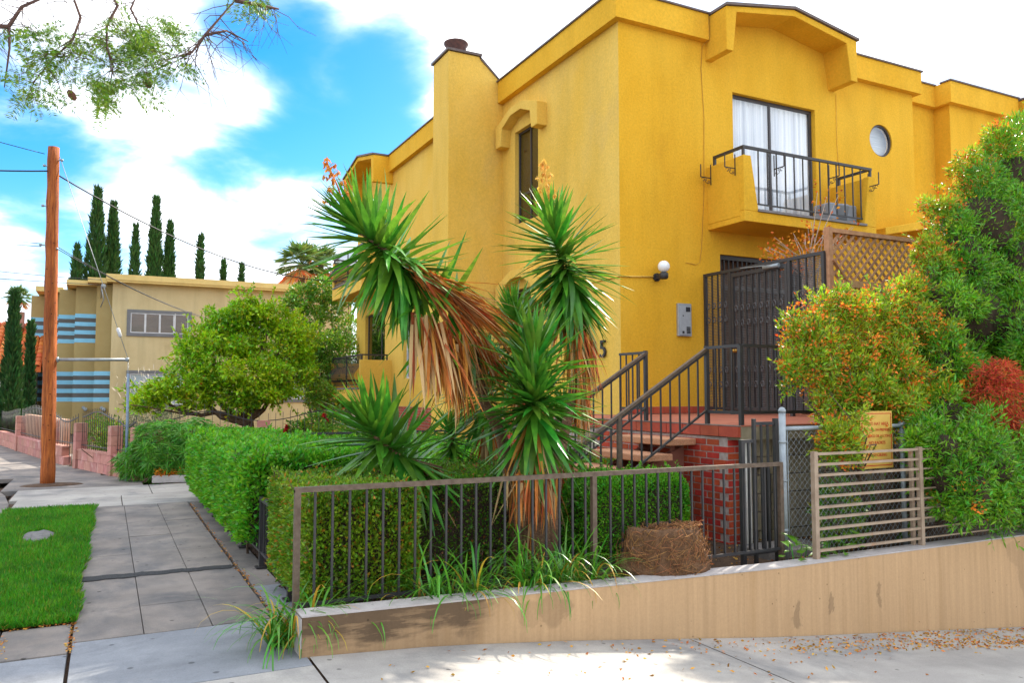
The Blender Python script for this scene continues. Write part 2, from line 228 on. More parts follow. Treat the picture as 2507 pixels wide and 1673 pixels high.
def wall_scuffs(m):
    nt = m.node_tree; b = nt.nodes['Principled BSDF']; src = b.inputs['Base Color'].links[0].from_socket
    geo = nt.nodes.new('ShaderNodeNewGeometry'); sp = nt.nodes.new('ShaderNodeSeparateXYZ'); nt.links.new(geo.outputs['Position'], sp.inputs[0])
    ns = N(nt, 'ShaderNodeTexNoise', Scale=3.2, Detail=6.0, Roughness=0.62, Distortion=0.8); nt.links.new(geo.outputs['Position'], ns.inputs['Vector'])
    mp = nt.nodes.new('ShaderNodeMapping'); mp.inputs['Rotation'].default_value = (0, R(-40), 0); mp.inputs['Scale'].default_value = (2, 2, 14); nt.links.new(geo.outputs['Position'], mp.inputs['Vector'])
    n2 = N(nt, 'ShaderNodeTexNoise', Scale=1.4, Detail=5.0, Roughness=0.6); nt.links.new(mp.outputs[0], n2.inputs['Vector'])
    def sm(v, a, b_):
        r = nt.nodes.new('ShaderNodeMapRange'); r.interpolation_type = 'SMOOTHSTEP'; r.inputs['From Min'].default_value = a; r.inputs['From Max'].default_value = b_; nt.links.new(v, r.inputs['Value']); return r.outputs[0]
    xx = vmath(nt, 'ADD', sp.outputs[0], vmath(nt, 'MULTIPLY', vmath(nt, 'SUBTRACT', ns.outputs[0], 0.5), 0.35))
    zone = vmath(nt, 'MULTIPLY', sm(xx, 2.45, 2.25), sm(vmath(nt, 'ADD', sp.outputs[2], vmath(nt, 'MULTIPLY', vmath(nt, 'SUBTRACT', ns.outputs[0], 0.5), 0.3)), -0.14, 0.26))
    body = vmath(nt, 'ADD', vmath(nt, 'MULTIPLY', sm(n2.outputs[0], 0.38, 0.62), 0.5), 0.5)
    f = vmath(nt, 'MINIMUM', vmath(nt, 'MULTIPLY', vmath(nt, 'MULTIPLY', zone, body), 1.7), 0.95)
    base = vmath(nt, 'MULTIPLY', sm(xx, 2.4, 2.1), 0.35); f = vmath(nt, 'MAXIMUM', f, base)
    for (cx_, cz_, rx_, rz_, am) in ((2.86, 0.07, 0.12, 0.13, 0.32), (2.66, 0.06, 0.09, 0.1, 0.16), (8.5, -0.2, 0.3, 0.35, 0.25), (8.2, 0.0, 0.12, 0.12, 0.18), (5.2, -0.25, 0.05, 0.12, 0.4), (5.6, -0.2, 0.03, 0.1, 0.4), (6.2, -0.2, 0.04, 0.12, 0.35)):
        dx = vmath(nt, 'POWER', vmath(nt, 'DIVIDE', vmath(nt, 'SUBTRACT', xx, cx_), rx_), 2.0); dx.node.use_clamp = False
        dz = vmath(nt, 'POWER', vmath(nt, 'ABSOLUTE', vmath(nt, 'DIVIDE', vmath(nt, 'SUBTRACT', sp.outputs[2], cz_), rz_)), 2.0)
        ax_ = vmath(nt, 'POWER', vmath(nt, 'ABSOLUTE', vmath(nt, 'DIVIDE', vmath(nt, 'SUBTRACT', xx, cx_), rx_)), 2.0)
        f = vmath(nt, 'MAXIMUM', f, vmath(nt, 'MULTIPLY', sm(vmath(nt, 'ADD', ax_, dz), 1.15, 0.7), am))
    x = nt.nodes.new('ShaderNodeMix'); x.data_type = 'RGBA'; nt.links.new(f, x.inputs[0]); nt.links.new(src, x.inputs[6]); x.inputs[7].default_value = (0.115, 0.075, 0.045, 1)
    nt.links.new(x.outputs[2], b.inputs['Base Color'])
wall_scuffs(M['wallbeige'])
def weather(m, fine=70.0, famp=0.22, streak=(5, 5, 0.3), samp=0.25, spots=None):
    """grain, rain streaks and small dark spots over a finished base colour"""
    nt = m.node_tree; b = nt.nodes['Principled BSDF']; src = b.inputs['Base Color'].links[0].from_socket
    geo = nt.nodes.new('ShaderNodeNewGeometry'); pos = geo.outputs['Position']
    n1 = N(nt, 'ShaderNodeTexNoise', Scale=fine, Detail=3.0, Roughness=0.7); nt.links.new(pos, n1.inputs['Vector'])
    f = vmath(nt, 'ADD', vmath(nt, 'MULTIPLY', vmath(nt, 'SUBTRACT', n1.outputs[0], 0.5), famp * 2), 1.0)
    if streak:
        mp = nt.nodes.new('ShaderNodeMapping'); mp.inputs['Scale'].default_value = streak; nt.links.new(pos, mp.inputs['Vector'])
        n2 = N(nt, 'ShaderNodeTexNoise', Scale=1.0, Detail=6.0, Roughness=0.65); nt.links.new(mp.outputs[0], n2.inputs['Vector'])
        r = nt.nodes.new('ShaderNodeMapRange'); r.inputs['From Min'].default_value = 0.45; r.inputs['From Max'].default_value = 0.72; r.inputs['To Min'].default_value = 1.0; r.inputs['To Max'].default_value = 1 - samp; nt.links.new(n2.outputs[0], r.inputs['Value'])
        f = vmath(nt, 'MULTIPLY', f, r.outputs[0])
    if spots:
        vo = N(nt, 'ShaderNodeTexVoronoi', Scale=spots[0], Randomness=1.0); nt.links.new(pos, vo.inputs['Vector'])
        r = nt.nodes.new('ShaderNodeMapRange'); r.inputs['From Min'].default_value = spots[1]; r.inputs['From Max'].default_value = spots[1] * 1.6; r.inputs['To Min'].default_value = spots[2]; r.inputs['To Max'].default_value = 1.0; nt.links.new(vo.outputs['Distance'], r.inputs['Value'])
        f = vmath(nt, 'MULTIPLY', f, r.outputs[0])
    x = nt.nodes.new('ShaderNodeVectorMath'); x.operation = 'SCALE'; nt.links.new(src, x.inputs[0]); nt.links.new(f, x.inputs['Scale']); nt.links.new(x.outputs[0], b.inputs['Base Color'])
for k_, a_k in dict(stucco=(26, 0.24, (1.3, 1.3, 0.25), 0.13, None), stucco_pale=(26, 0.24, (1.5, 1.5, 0.25), 0.11, None), greenwall=(30, 0.1, (3, 3, 0.3), 0.15, None), concrete=(120, 0.30, (1.6, 0.5, 1), 0.25, (5.5, 0.07, 0.45)), concrete_drive=(110, 0.28, (0.6, 1.8, 1), 0.22, (5, 0.06, 0.5)), concrete_blue=(120, 0.30, (0.6, 1.5, 1), 0.25, (5, 0.07, 0.5)), wallbeige=(60, 0.14, (6, 1, 0.2), 0.12, (9, 0.05, 0.55)), walltop=(90, 0.25, None, 0, (12, 0.08, 0.6)), asphalt=(200, 0.4, None, 0, None), pole=(40, 0.25, (12, 12, 0.5), 0.6, (9, 0.10, 0.35)), tilered=(80, 0.15, (1, 1, 1), 0.2, None), eave=(20, 0.06, (3, 3, 0.5), 0.12, None)).items():
    weather(M[k_], *a_k)
GLASS = glass('window_glass', (0.93, 0.96, 0.98), 0.13)
GLASS_BRIGHT = glass('sky_reflecting_glass', (0.97, 0.98, 0.99), 0.10)
GLASS_LOW = glass('matt_window_glass', (0.9, 0.93, 0.95), -0.03)
GLASS_DARK = glass('dark_window_glass', (0.35, 0.38, 0.42), 0.16)

# ---------------------------------------------------------------- mesh helpers
LOC = {}
def _place(o, parent):
    col.objects.link(o)
    if parent is not None:
        o.parent = parent
        if parent.type == 'EMPTY': o.location = -Vector(parent.location)
    return o
def thing(name, label, cat, loc=(0, 0, 0), group=None):
    o = bpy.data.objects.new(name, None); o.empty_display_size = 0.2; col.objects.link(o)
    o.location = loc; tag(o, label, cat, group); return o
def tag(o, label=None, cat=None, group=None, kind=None):
    if label: o['label'] = label
    if cat: o['category'] = cat
    if group: o['group'] = group
    if kind: o['kind'] = kind
    return o
def bar_frame(a, b):
    d = (b - a); L = d.length; z = d.normalized()
    x = z.cross(Vector((0, 0, 1)))
    if x.length < 1e-4: x = Vector((1, 0, 0))
    x.normalize(); y = z.cross(x); return x, y, z, L
class MB:
    def __init__(s): s.v = []; s.f = []; s.smooth = []
    def quadbox(s, P, smooth=False):
        n = len(s.v); s.v += [tuple(p) for p in P]
        for q in ((0, 3, 2, 1), (4, 5, 6, 7), (0, 1, 5, 4), (1, 2, 6, 5), (2, 3, 7, 6), (3, 0, 4, 7)):
            s.f.append(tuple(n + i for i in q)); s.smooth.append(smooth)
        return s
    def box(s, x0, y0, z0, x1, y1, z1):
        return s.quadbox([(x0, y0, z0), (x1, y0, z0), (x1, y1, z0), (x0, y1, z0), (x0, y0, z1), (x1, y0, z1), (x1, y1, z1), (x0, y1, z1)])
    def bar(s, a, b, w, h=None):
        a = Vector(a); b = Vector(b); h = h or w; x, y, z, L = bar_frame(a, b); x = x * w / 2; y = y * h / 2
        return s.quadbox([a - x - y, a + x - y, a + x + y, a - x + y, b - x - y, b + x - y, b + x + y, b - x + y])
    def tube(s, pts, r, n=6, cap=True, smooth=True):
        pts = [Vector(p) for p in pts]; rs = r if isinstance(r, (list, tuple)) else [r] * len(pts)
        base = len(s.v); ref = None
        for i, p in enumerate(pts):
            d = (pts[min(i + 1, len(pts) - 1)] - pts[max(i - 1, 0)])
            d = d.normalized() if d.length > 1e-9 else Vector((0, 0, 1))
            if ref is None:
                ref = d.cross(Vector((0, 0, 1)))
                if ref.length < 1e-3: ref = Vector((1, 0, 0))
            ref = (ref - d * ref.dot(d)).normalized(); o = d.cross(ref)
            for k in range(n):
                a = 2 * math.pi * k / n; s.v.append(tuple(p + (ref * math.cos(a) + o * math.sin(a)) * rs[i]))
        for i in range(len(pts) - 1):
            for k in range(n):
                k2 = (k + 1) % n; s.f.append((base + i * n + k, base + i * n + k2, base + (i + 1) * n + k2, base + (i + 1) * n + k)); s.smooth.append(smooth)
        if cap and n > 2:
            s.f.append(tuple(base + k for k in reversed(range(n)))); s.smooth.append(False)
            s.f.append(tuple(base + (len(pts) - 1) * n + k for k in range(n))); s.smooth.append(False)
        return s
    def prism(s, poly, a, b, axis):
        """extrude a 2-D polygon from a to b along an axis: X -> (y,z), Y -> (x,z), Z -> (x,y)"""
        def p3(q, t): return (t, q[0], q[1]) if axis == 'X' else (q[0], t, q[1]) if axis == 'Y' else (q[0], q[1], t)
        n = len(s.v); m = len(poly)
        s.v += [p3(q, a) for q in poly] + [p3(q, b) for q in poly]
        s.f.append(tuple(n + i for i in reversed(range(m)))); s.f.append(tuple(n + m + i for i in range(m))); s.smooth += [False, False]
        for i in range(m):
            j = (i + 1) % m; s.f.append((n + i, n + j, n + m + j, n + m + i)); s.smooth.append(False)
        return s
    def quad(s, a, b, c, d):
        n = len(s.v); s.v += [tuple(a), tuple(b), tuple(c), tuple(d)]; s.f.append((n, n + 1, n + 2, n + 3)); s.smooth.append(False); return s
    def lathe(s, prof, c, n=16, axis='Z'):
        base = len(s.v); c = Vector(c)
        for r, t in prof:
            for k in range(n):
                a = 2 * math.pi * k / n; u, w = r * math.cos(a), r * math.sin(a)
                s.v.append(tuple(c + (Vector((u, w, t)) if axis == 'Z' else Vector((u, t, w)) if axis == 'Y' else Vector((t, u, w)))))
        for i in range(len(prof) - 1):
            for k in range(n):
                k2 = (k + 1) % n; s.f.append((base + i * n + k, base + i * n + k2, base + (i + 1) * n + k2, base + (i + 1) * n + k)); s.smooth.append(True)
        s.f.append(tuple(base + k for k in reversed(range(n)))); s.smooth.append(False)
        s.f.append(tuple(base + (len(prof) - 1) * n + k for k in range(n))); s.smooth.append(False)
        return s
    def mesh(s, name, m):
        me = bpy.data.meshes.new(name); me.from_pydata(s.v, [], s.f); me.materials.append(m)
        me.polygons.foreach_set('use_smooth', s.smooth); me.validate()
        bm = bmesh.new(); bm.from_mesh(me); bmesh.ops.recalc_face_normals(bm, faces=bm.faces); bm.to_mesh(me); bm.free()
        return me
    def build(s, name, m, parent=None, bevel=0):
        o = bpy.data.objects.new(name, s.mesh(name, m)); _place(o, parent)
        if bevel:
            b = o.modifiers.new('edge', 'BEVEL'); b.width = bevel; b.segments = 2; b.limit_method = 'ANGLE'
        return o
def inst(name, me, mtx, parent):
    """one more object with shared mesh data, placed by its world matrix"""
    o = bpy.data.objects.new(name, me); col.objects.link(o); o.parent = parent
    off = Vector(parent.location) if parent.type == 'EMPTY' else Vector((0, 0, 0))
    o.matrix_local = Matrix.Translation(-off) @ mtx
    return o
def npmesh(name, V, F, m, parent=None, smooth=False):
    """big mesh from numpy arrays; F is (n,4) or (n,3)"""
    me = bpy.data.meshes.new(name); k = F.shape[1]
    me.vertices.add(len(V)); me.vertices.foreach_set('co', V.astype(np.float32).ravel())
    me.loops.add(F.size); me.loops.foreach_set('vertex_index', F.astype(np.int32).ravel())
    me.polygons.add(len(F)); me.polygons.foreach_set('loop_start', np.arange(0, F.size, k, dtype=np.int32))
    if smooth: me.polygons.foreach_set('use_smooth', np.ones(len(F), dtype=bool))
    me.update(calc_edges=True); me.materials.append(m)
    o = bpy.data.objects.new(name, me); return _place(o, parent)
def unit(a): return a / np.maximum(np.linalg.norm(a, axis=1, keepdims=True), 1e-9)
def leaf_mesh(name, pts, dirs, length, width, m, parent=None, fold=0.25, droop=0.0, jl=0.35):
    """many pointed leaves, two folded halves each (six corners)"""
    n = len(pts); d = unit(dirs); r = rng.normal(size=(n, 3)); sde = unit(np.cross(d, r)); nr = np.cross(sde, d)
    L = (length * (1 + jl * rng.uniform(-1, 1, n)))[:, None]; W = (width * (1 + 0.3 * rng.uniform(-1, 1, n)))[:, None] * 0.5
    dz = np.zeros((n, 3)); dz[:, 2] = -droop
    mid = pts + d * L * 0.45 + dz * L * 0.3; tip = pts + d * L + dz * L
    V = np.stack([pts, mid + sde * W + nr * W * fold, tip, mid - sde * W + nr * W * fold], 1).reshape(-1, 3)
    b = np.arange(n)[:, None] * 4
    F = np.concatenate([b + np.array([[0, 1, 2]]), b + np.array([[0, 2, 3]])], 1).reshape(-1, 3)
    return npmesh(name, V, F, m, parent)
def ragged(lobes, k=7, f=(0.28, 0.5), out=0.85):
    """break the outline of a crown: smaller lobes budding from each big one"""
    res = [(c, (r[0] * 0.84, r[1] * 0.84, r[2] * 0.84)) for c, r in lobes]
    for c, r in lobes:
        for _ in range(k):
            u = Vector((random.gauss(0, 1), random.gauss(0, 1), random.gauss(0.15, 1))).normalized(); q = random.uniform(*f); o_ = out * random.uniform(0.8, 1.12)
            res.append(((c[0] + u.x * r[0] * o_, c[1] + u.y * r[1] * o_, c[2] + u.z * r[2] * o_), (r[0] * q, r[1] * q, r[2] * q * random.uniform(0.7, 1.3))))
    return res
def sprigs(name, lobes, n, L, leaf, width, m, parent, twig=None, up=0.35, per=13):
    """stray leafy shoots standing out of a crown or hedge"""
    P = []; D = []; mb = MB()
    for _ in range(n):
        c, r = random.choice(lobes); u = Vector((random.gauss(0, 1), random.gauss(-0.3, 1), random.gauss(0.2, 1))).normalized()
        a = Vector((c[0] + u.x * r[0] * 0.9, c[1] + u.y * r[1] * 0.9, c[2] + u.z * r[2] * 0.9)); d = (u + Vector((random.gauss(0, 0.3), random.gauss(0, 0.3), up + random.gauss(0, 0.2)))).normalized() * L * random.uniform(0.6, 1.3)
        b = a + d; mb.tube([a, a.lerp(b, 0.5) + Vector((0, 0, 0.02)), b], [0.004, 0.003, 0.0015], 3, cap=False)
        for k in range(per):
            q = a.lerp(b, 0.15 + 0.85 * k / (per - 1)); P.append(tuple(q)); D.append(tuple(d.normalized() * 0.9 + Vector((random.gauss(0, 0.7), random.gauss(0, 0.7), random.gauss(0, 0.6)))))
    o = leaf_mesh(name, np.array(P), np.array(D), leaf, width, m, parent); o['kind'] = 'stuff'; mb.build('shoot_twig', twig or MATS['grey_brown_bark'], o)['kind'] = 'stuff'; return o
def lobes_points(lobes, n, shell=0.55):
    """points through the outer part of a set of ellipsoids, none deep inside another; returns points, outward directions"""
    lob = np.array([(*c, *(r if isinstance(r, tuple) else (r, r, r))) for c, r in lobes], float)
    w = lob[:, 3] * lob[:, 4] + lob[:, 4] * lob[:, 5] + lob[:, 3] * lob[:, 5]; w = w / w.sum()
    out = []; od = []; need = n
    while need > 0:
        k = rng.choice(len(lob), size=min(need * 2 + 50, 24000), p=w); u = unit(rng.normal(size=(len(k), 3)))
        rad = (shell + (1 - shell) * rng.random(len(k)) ** 0.6)
        rad *= 1 + 0.13 * np.sin(u[:, 0] * 7 + k * 1.3) * np.cos(u[:, 1] * 6 + k) + 0.09 * np.sin(u[:, 2] * 11 + k * 2.1)
        p = lob[k, :3] + u * lob[k, 3:] * rad[:, None]
        q = ((p[:, None, :] - lob[None, :, :3]) / lob[None, :, 3:]); inside = (np.linalg.norm(q, axis=2) < shell * 0.85).any(1)
        p = p[~inside]; u2 = u[~inside]
        out.append(p[:need]); od.append(u2[:need]); need -= len(p[:need])
    return np.concatenate(out), np.concatenate(od)
def box_points(x0, y0, z0, x1, y1, z1, n, depth=0.12, wob=0.05, rnd=0.1, faces='all'):
    """points in the outer layer of a clipped hedge block"""
    sx, sy, sz = x1 - x0, y1 - y0, z1 - z0
    ar = np.array([sy * sz, sy * sz, sx * sz, sx * sz, sx * sy * 1.15, 0.0]); k = rng.choice(6, size=n, p=ar / ar.sum())
    u = rng.random((n, 3)); p = np.empty((n, 3)); d = np.zeros((n, 3))
    p[:, 0] = x0 + u[:, 0] * sx; p[:, 1] = y0 + u[:, 1] * sy; p[:, 2] = z0 + u[:, 2] * sz
    dep = depth * rng.random(n) ** 1.6
    wv = wob * (np.sin(p[:, 0] * 5.1 + p[:, 2] * 4) + np.sin(p[:, 1] * 4.3 + p[:, 2] * 6 + 1)) * 0.5
    for f, (ax, val, sg) in enumerate(((0, x0, -1), (0, x1, 1), (1, y0, -1), (1, y1, 1), (2, z1, 1))):
        m = k == f; p[m, ax] = val - sg * (dep[m] + wv[m]); d[m, ax] = sg
    # round the upper corners
    cx = np.clip(p[:, 0], x0 + rnd, x1 - rnd); cy = np.clip(p[:, 1], y0 + rnd, y1 - rnd); cz = np.minimum(p[:, 2], z1 - rnd)
    e = p - np.stack([cx, cy, cz], 1); L = np.linalg.norm(e, axis=1); m = L > rnd
    p[m] = np.stack([cx, cy, cz], 1)[m] + e[m] / L[m][:, None] * rnd * rng.uniform(0.75, 1.0, m.sum())[:, None]
    return p, d
def text_part(txt, size, mtx, m, parent, name='lettering', depth=0.001, align='CENTER'):
    c = bpy.data.curves.new('lettering', 'FONT'); c.body = txt; c.size = size; c.align_x = align; c.align_y = 'CENTER'; c.extrude = depth
    o = bpy.data.objects.new('lettering', c); col.objects.link(o); bpy.context.view_layer.update()
    me = bpy.data.meshes.new_from_object(o); bpy.data.objects.remove(o); me.materials.clear(); me.materials.append(m)
    return inst(name, me, mtx, parent)
def catenary(a, b, sag, n=24):
    a = Vector(a); b = Vector(b)
    return [a.lerp(b, t) - Vector((0, 0, sag * 4 * t * (1 - t))) for t in (i / n for i in range(n + 1))]
def wall_sheet(mb, ax, val, u0, u1, z0, z1, holes=(), depth=0.12, inward=1, rounds=()):
    """a wall face at ax=val with real openings and reveals; holes (u0,u1,z0,z1); rounds (u,z,r)"""
    us = sorted({u0, u1, *[h[i] for h in holes for i in (0, 1)], *[r[0] + s * r[2] * 1.3 for r in rounds for s in (-1, 1)]})
    zs = sorted({z0, z1, *[h[i] for h in holes for i in (2, 3)], *[r[1] + s * r[2] * 1.3 for r in rounds for s in (-1, 1)]})
    p3 = (lambda u, z, d=0.0: (val + d * inward, u, z)) if ax == 'X' else (lambda u, z, d=0.0: (u, val + d * inward, z))
    for i in range(len(us) - 1):
        for j in range(len(zs) - 1):
            a, b, c, d = us[i], us[i + 1], zs[j], zs[j + 1]; mu, mz = (a + b) / 2, (c + d) / 2
            if not (u0 <= mu <= u1 and z0 <= mz <= z1): continue
            if any(h[0] < mu < h[1] and h[2] < mz < h[3] for h in holes): continue
            if any(abs(mu - r[0]) < r[2] * 1.3 and abs(mz - r[1]) < r[2] * 1.3 for r in rounds): continue
            mb.quad(p3(a, c), p3(b, c), p3(b, d), p3(a, d))
    for (a, b, c, d) in holes:
        for (p, q) in (((a, c), (b, c)), ((b, c), (b, d)), ((b, d), (a, d)), ((a, d), (a, c))):
            mb.quad(p3(*p), p3(*q), p3(*q, depth), p3(*p, depth))
    for (u, z, r) in rounds:
        n = 40; S = r * 1.3
        for k in range(n):
            t0, t1 = 2 * math.pi * k / n, 2 * math.pi * (k + 1) / n
            def sq(t):
                c, s = math.cos(t), math.sin(t); m_ = S / max(abs(c), abs(s)); return (u + c * m_, z + s * m_)
            def ci(t): return (u + r * math.cos(t), z + r * math.sin(t))
            mb.quad(p3(*sq(t0)), p3(*sq(t1)), p3(*ci(t1)), p3(*ci(t0)))
            mb.quad(p3(*ci(t0)), p3(*ci(t1)), p3(*ci(t1), depth), p3(*ci(t0), depth))
    return mb
# ================================================================ THE SETTING
def struct(o): o['kind'] = 'structure'; return o
def sheet(name, poly, z, m, parent=None):
    mb = MB(); n = len(poly); mb.v = [(x, y, z) for x, y in poly]; mb.f = [tuple(range(n))]; mb.smooth = [False]
    o = mb.build(name, m, parent)
    return o
g = MB()
for (x0, y0, x1, y1) in ((-400, 5.0, 400, 900), (-400, -300, 1.1, 5.0), (1.1, -300, 400, -14)):
    g.quad((x0, y0, -0.17), (x1, y0, -0.17), (x1, y1, -0.17), (x0, y1, -0.17))
struct(g.build('ground', M['soil']))
struct(sheet('street', [(-60, -60), (-1.3, -60), (-1.3, 13.9), (-1.5, 15.2), (-2.0, 17), (-3.4, 23), (-6, 34), (-60, 80)], -0.13, M['asphalt']))
# garden bed behind the retaining wall
struct(sheet('garden_bed', [(1.37, 5.0), (40, 5.0), (40, 60), (1.37, 60)], -0.016, M['soil']))
# driveway that runs down beside the wall
def drive_z(x):
    k = [(-2, 0.0), (1.1, 0.0), (2.0, -0.055), (3.0, -0.16), (4.95, -0.40), (8.3, -0.75), (14, -1.35), (30, -1.8)]
    for (a, za), (b, zb) in zip(k, k[1:]):
        if x <= b: return za + (zb - za) * (x - a) / (b - a)
    return k[-1][1]
drv = struct(thing('driveway', None, None, (1.1, 0, 0)))
xs_cut = [1.14, 4.05, 7.4, 11.0, 16.0, 30.0]
for a, b in zip(xs_cut, xs_cut[1:]):
    mb = MB(); xs = np.linspace(a + 0.006, b - 0.006, 9); ys = (-14, 1.2, 4.99)
    for i in range(len(xs) - 1):
        for j in range(2):
            y0, y1 = ys[j] + 0.006, ys[j + 1] - 0.006
            mb.quad((xs[i], y0, drive_z(xs[i])), (xs[i + 1], y0, drive_z(xs[i + 1])), (xs[i + 1], y1, drive_z(xs[i + 1])), (xs[i], y1, drive_z(xs[i])))
    mb.build('concrete_slab', M['concrete_drive'], drv)
mb = MB(); xs = np.linspace(1.1, 30, 40)
for a, b in zip(xs, xs[1:]): mb.quad((a, -14, drive_z(a) - 0.02), (b, -14, drive_z(b) - 0.02), (b, 5.02, drive_z(b) - 0.02), (a, 5.02, drive_z(a) - 0.02))
mb.build('joint_bed', M['soil'], drv)
# pavement
side = struct(thing('sidewalk', None, None, (0.5, 10, 0)))
def slab(x0, y0, x1, y1, z=0.0, m='concrete', gap=0.006, t=0.08, name='paving_slab', par=None, tilt=0.0):
    mb = MB(); mb.quadbox([(x0 + gap, y0 + gap, z - t), (x1 - gap, y0 + gap, z - t), (x1 - gap, y1 - gap, z - t), (x0 + gap, y1 - gap, z - t),
                           (x0 + gap, y0 + gap, z), (x1 - gap, y0 + gap, z + tilt), (x1 - gap, y1 - gap, z + tilt), (x0 + gap, y1 - gap, z)])
    return mb.build(name, M[m], par or side, bevel=0.004)
rows = [5.95, 6.72, 7.84, 7.94, 8.9, 9.95, 11.0, 12.05, 12.75]
cols_ = [-0.155, 0.27, 0.70, 1.105]
for y0, y1 in zip(rows, rows[1:]):
    if y1 - y0 < 0.2: continue
    for x0, x1 in zip(cols_, cols_[1:]):
        slab(x0, y0, x1, y1, z=random.uniform(-0.003, 0.003), gap=0.0025)
# lumpy asphalt patch laid across a lifted joint
mb = MB(); n = 26
for i in range(n):
    xa, xb = -0.15 + 1.22 * i / n, -0.15 + 1.22 * (i + 1) / n
    wob = lambda q: 0.012 * math.sin(q * 23) + 0.008 * math.sin(q * 61); wd = lambda q: 0.075 * max(0.12, 1 - (q + 0.15) / 1.35)
    a0, a1 = 7.80 + wob(xa) - 0.02, 7.80 + wob(xb) - 0.02; b0, b1 = 7.9 + wd(xa) + wob(xa + 3), 7.9 + wd(xb) + wob(xb + 3)
    m0, m1 = (a0 + b0) / 2, (a1 + b1) / 2
    mb.quad((xa, a0, 0.004), (xb, a1, 0.004), (xb, m1, 0.02), (xa, m0, 0.02)); mb.quad((xa, m0, 0.02), (xb, m1, 0.02), (xb, b1, 0.004), (xa, b0, 0.004))
mb.build('asphalt_patch', M['asphalt'], side)
sheet('joint_bed', [(-1.3, -20), (1.14, -20), (1.14, 60), (-1.3, 60)], -0.05, M['soil'], side)
# apron in front (blue-grey) and neighbour's crossing beyond the lawn
slab(-0.155, 4.84, 1.14, 5.95, m='concrete_blue', z=-0.004); slab(-1.18, 4.84, -0.165, 5.72, m='concrete_blue', z=-0.006)
slab(-1.18, -12, 1.14, 1.2, m='concrete_drive', z=-0.006); slab(-1.18, 1.2, 1.14, 4.84, m='concrete_drive', z=-0.004)
slab(-1.18, 5.72, -0.72, 6.42, m='concrete', z=0.0); slab(-0.58, 5.72, -0.165, 6.42, m='concrete', z=0.0)
slab(-0.72, 5.72, -0.58, 6.42, m='steelplate', z=0.002, name='cover_strip')
slab(-1.14, 12.75, 0.25, 14.0, m='concrete_drive'); slab(0.25, 12.75, 2.2, 14.0, m='concrete_drive'); slab(-1.25, 14.0, 0.7, 15.4, m='concrete_drive'); slab(0.7, 14.0, 2.3, 15.4, m='concrete_drive')
slab(-1.5, 15.4, 0.62, 17.6, m='concrete'); slab(-2.1, 17.6, -0.05, 20, m='concrete'); slab(-2.9, 20, -0.7, 24, m='concrete'); slab(-4.2, 24, -1.6, 30, m='concrete')
# strip of old concrete between pavement and hedge, with a dirt joint
slab(1.13, 5.98, 1.36, 7.0, z=-0.006, m='concrete_blue'); slab(1.13, 7.0, 1.36, 9.2, z=-0.008); slab(1.13, 9.2, 1.36, 12.75, z=-0.007)
# kerb
kp = [(-1.2, -20), (-1.2, 5.4), (-1.2, 9.5), (-1.16, 12.5), (-1.2, 13.6), (-1.36, 14.8), (-1.66, 16.2), (-2.3, 18), (-3.2, 21.5), (-4.6, 27), (-6.4, 34)]
kerb = struct(thing('kerb', None, None, (-1.2, 5, 0)))
for (x0, y0), (x1, y1) in zip(kp, kp[1:]):
    mb = MB(); mb.quadbox([(x0 - 0.15, y0, -0.16), (x0, y0, -0.16), (x1, y1 - 0.01, -0.16), (x1 - 0.15, y1 - 0.01, -0.16), (x0 - 0.13, y0, -0.005), (x0, y0, -0.002), (x1, y1 - 0.01, -0.002), (x1 - 0.13, y1 - 0.01, -0.005)])
    mb.build('kerb_stone', M['concrete'], kerb, bevel=0.012)
# parkway lawn
lawn_poly = lambda y: (-1.17 if y > 8 else -1.17, -0.17 + 0.02 * math.sin(y * 3) + 0.06 * (y - 6.4) / 6.3)
lo = struct(sheet('lawn_bed', [(-1.18, 6.43), (-0.18, 6.43), (-0.1, 12.72), (-1.14, 12.72)], 0.012, M['turf']))
nb = 75000
gy = 6.42 + rng.random(nb) ** 1.25 * 6.3; gx = np.empty(nb); u = rng.random(nb)
xr = -0.155 + 0.02 * np.sin(gy * 3) + 0.015 * np.sin(gy * 17) + 0.07 * (gy - 6.4) / 6.3
gx = -1.17 + u * (xr + 1.17)
# leave the stone cover and a bald spot open
keep = ((gx + 0.62) / 0.17) ** 2 + ((gy - 10.3) / 0.42) ** 2 > 1
bald = (((gx + 0.6) / 0.35) ** 2 + ((gy - 9.6) / 0.25) ** 2 < 1) & (rng.random(nb) < 0.55)
keep &= ~bald; gx, gy = gx[keep], gy[keep]; nb = len(gx)
tuft = 0.75 + 0.5 * np.sin(gx * 9 + np.sin(gy * 5)) * np.sin(gy * 7)
pts = np.stack([gx, gy, np.full(nb, 0.008)], 1); dirs = np.stack([rng.normal(0, 0.5, nb), rng.normal(0, 0.5, nb), np.ones(nb)], 1)
tag(leaf_mesh('lawn_grass', pts, dirs, 0.055 * (0.9 + 0.25 * tuft), 0.008, M['grass'], None, jl=0.4), 'short bright green grass of the strip between kerb and pavement', 'grass', kind='stuff')
rk = MB(); rk.lathe([(0.13, 0.0), (0.17, 0.02), (0.16, 0.035), (0.08, 0.045)], (0, 0, 0), 18)
rk.v = [(x * 0.95 - 0.62, y * 2.2 + 10.3, z * (1 + 0.2 * math.sin(x * 40))) for x, y, z in rk.v]
tag(rk.build('stone_cover', M['rock']), 'grey worn stone cover lying in the grass strip', 'cover')
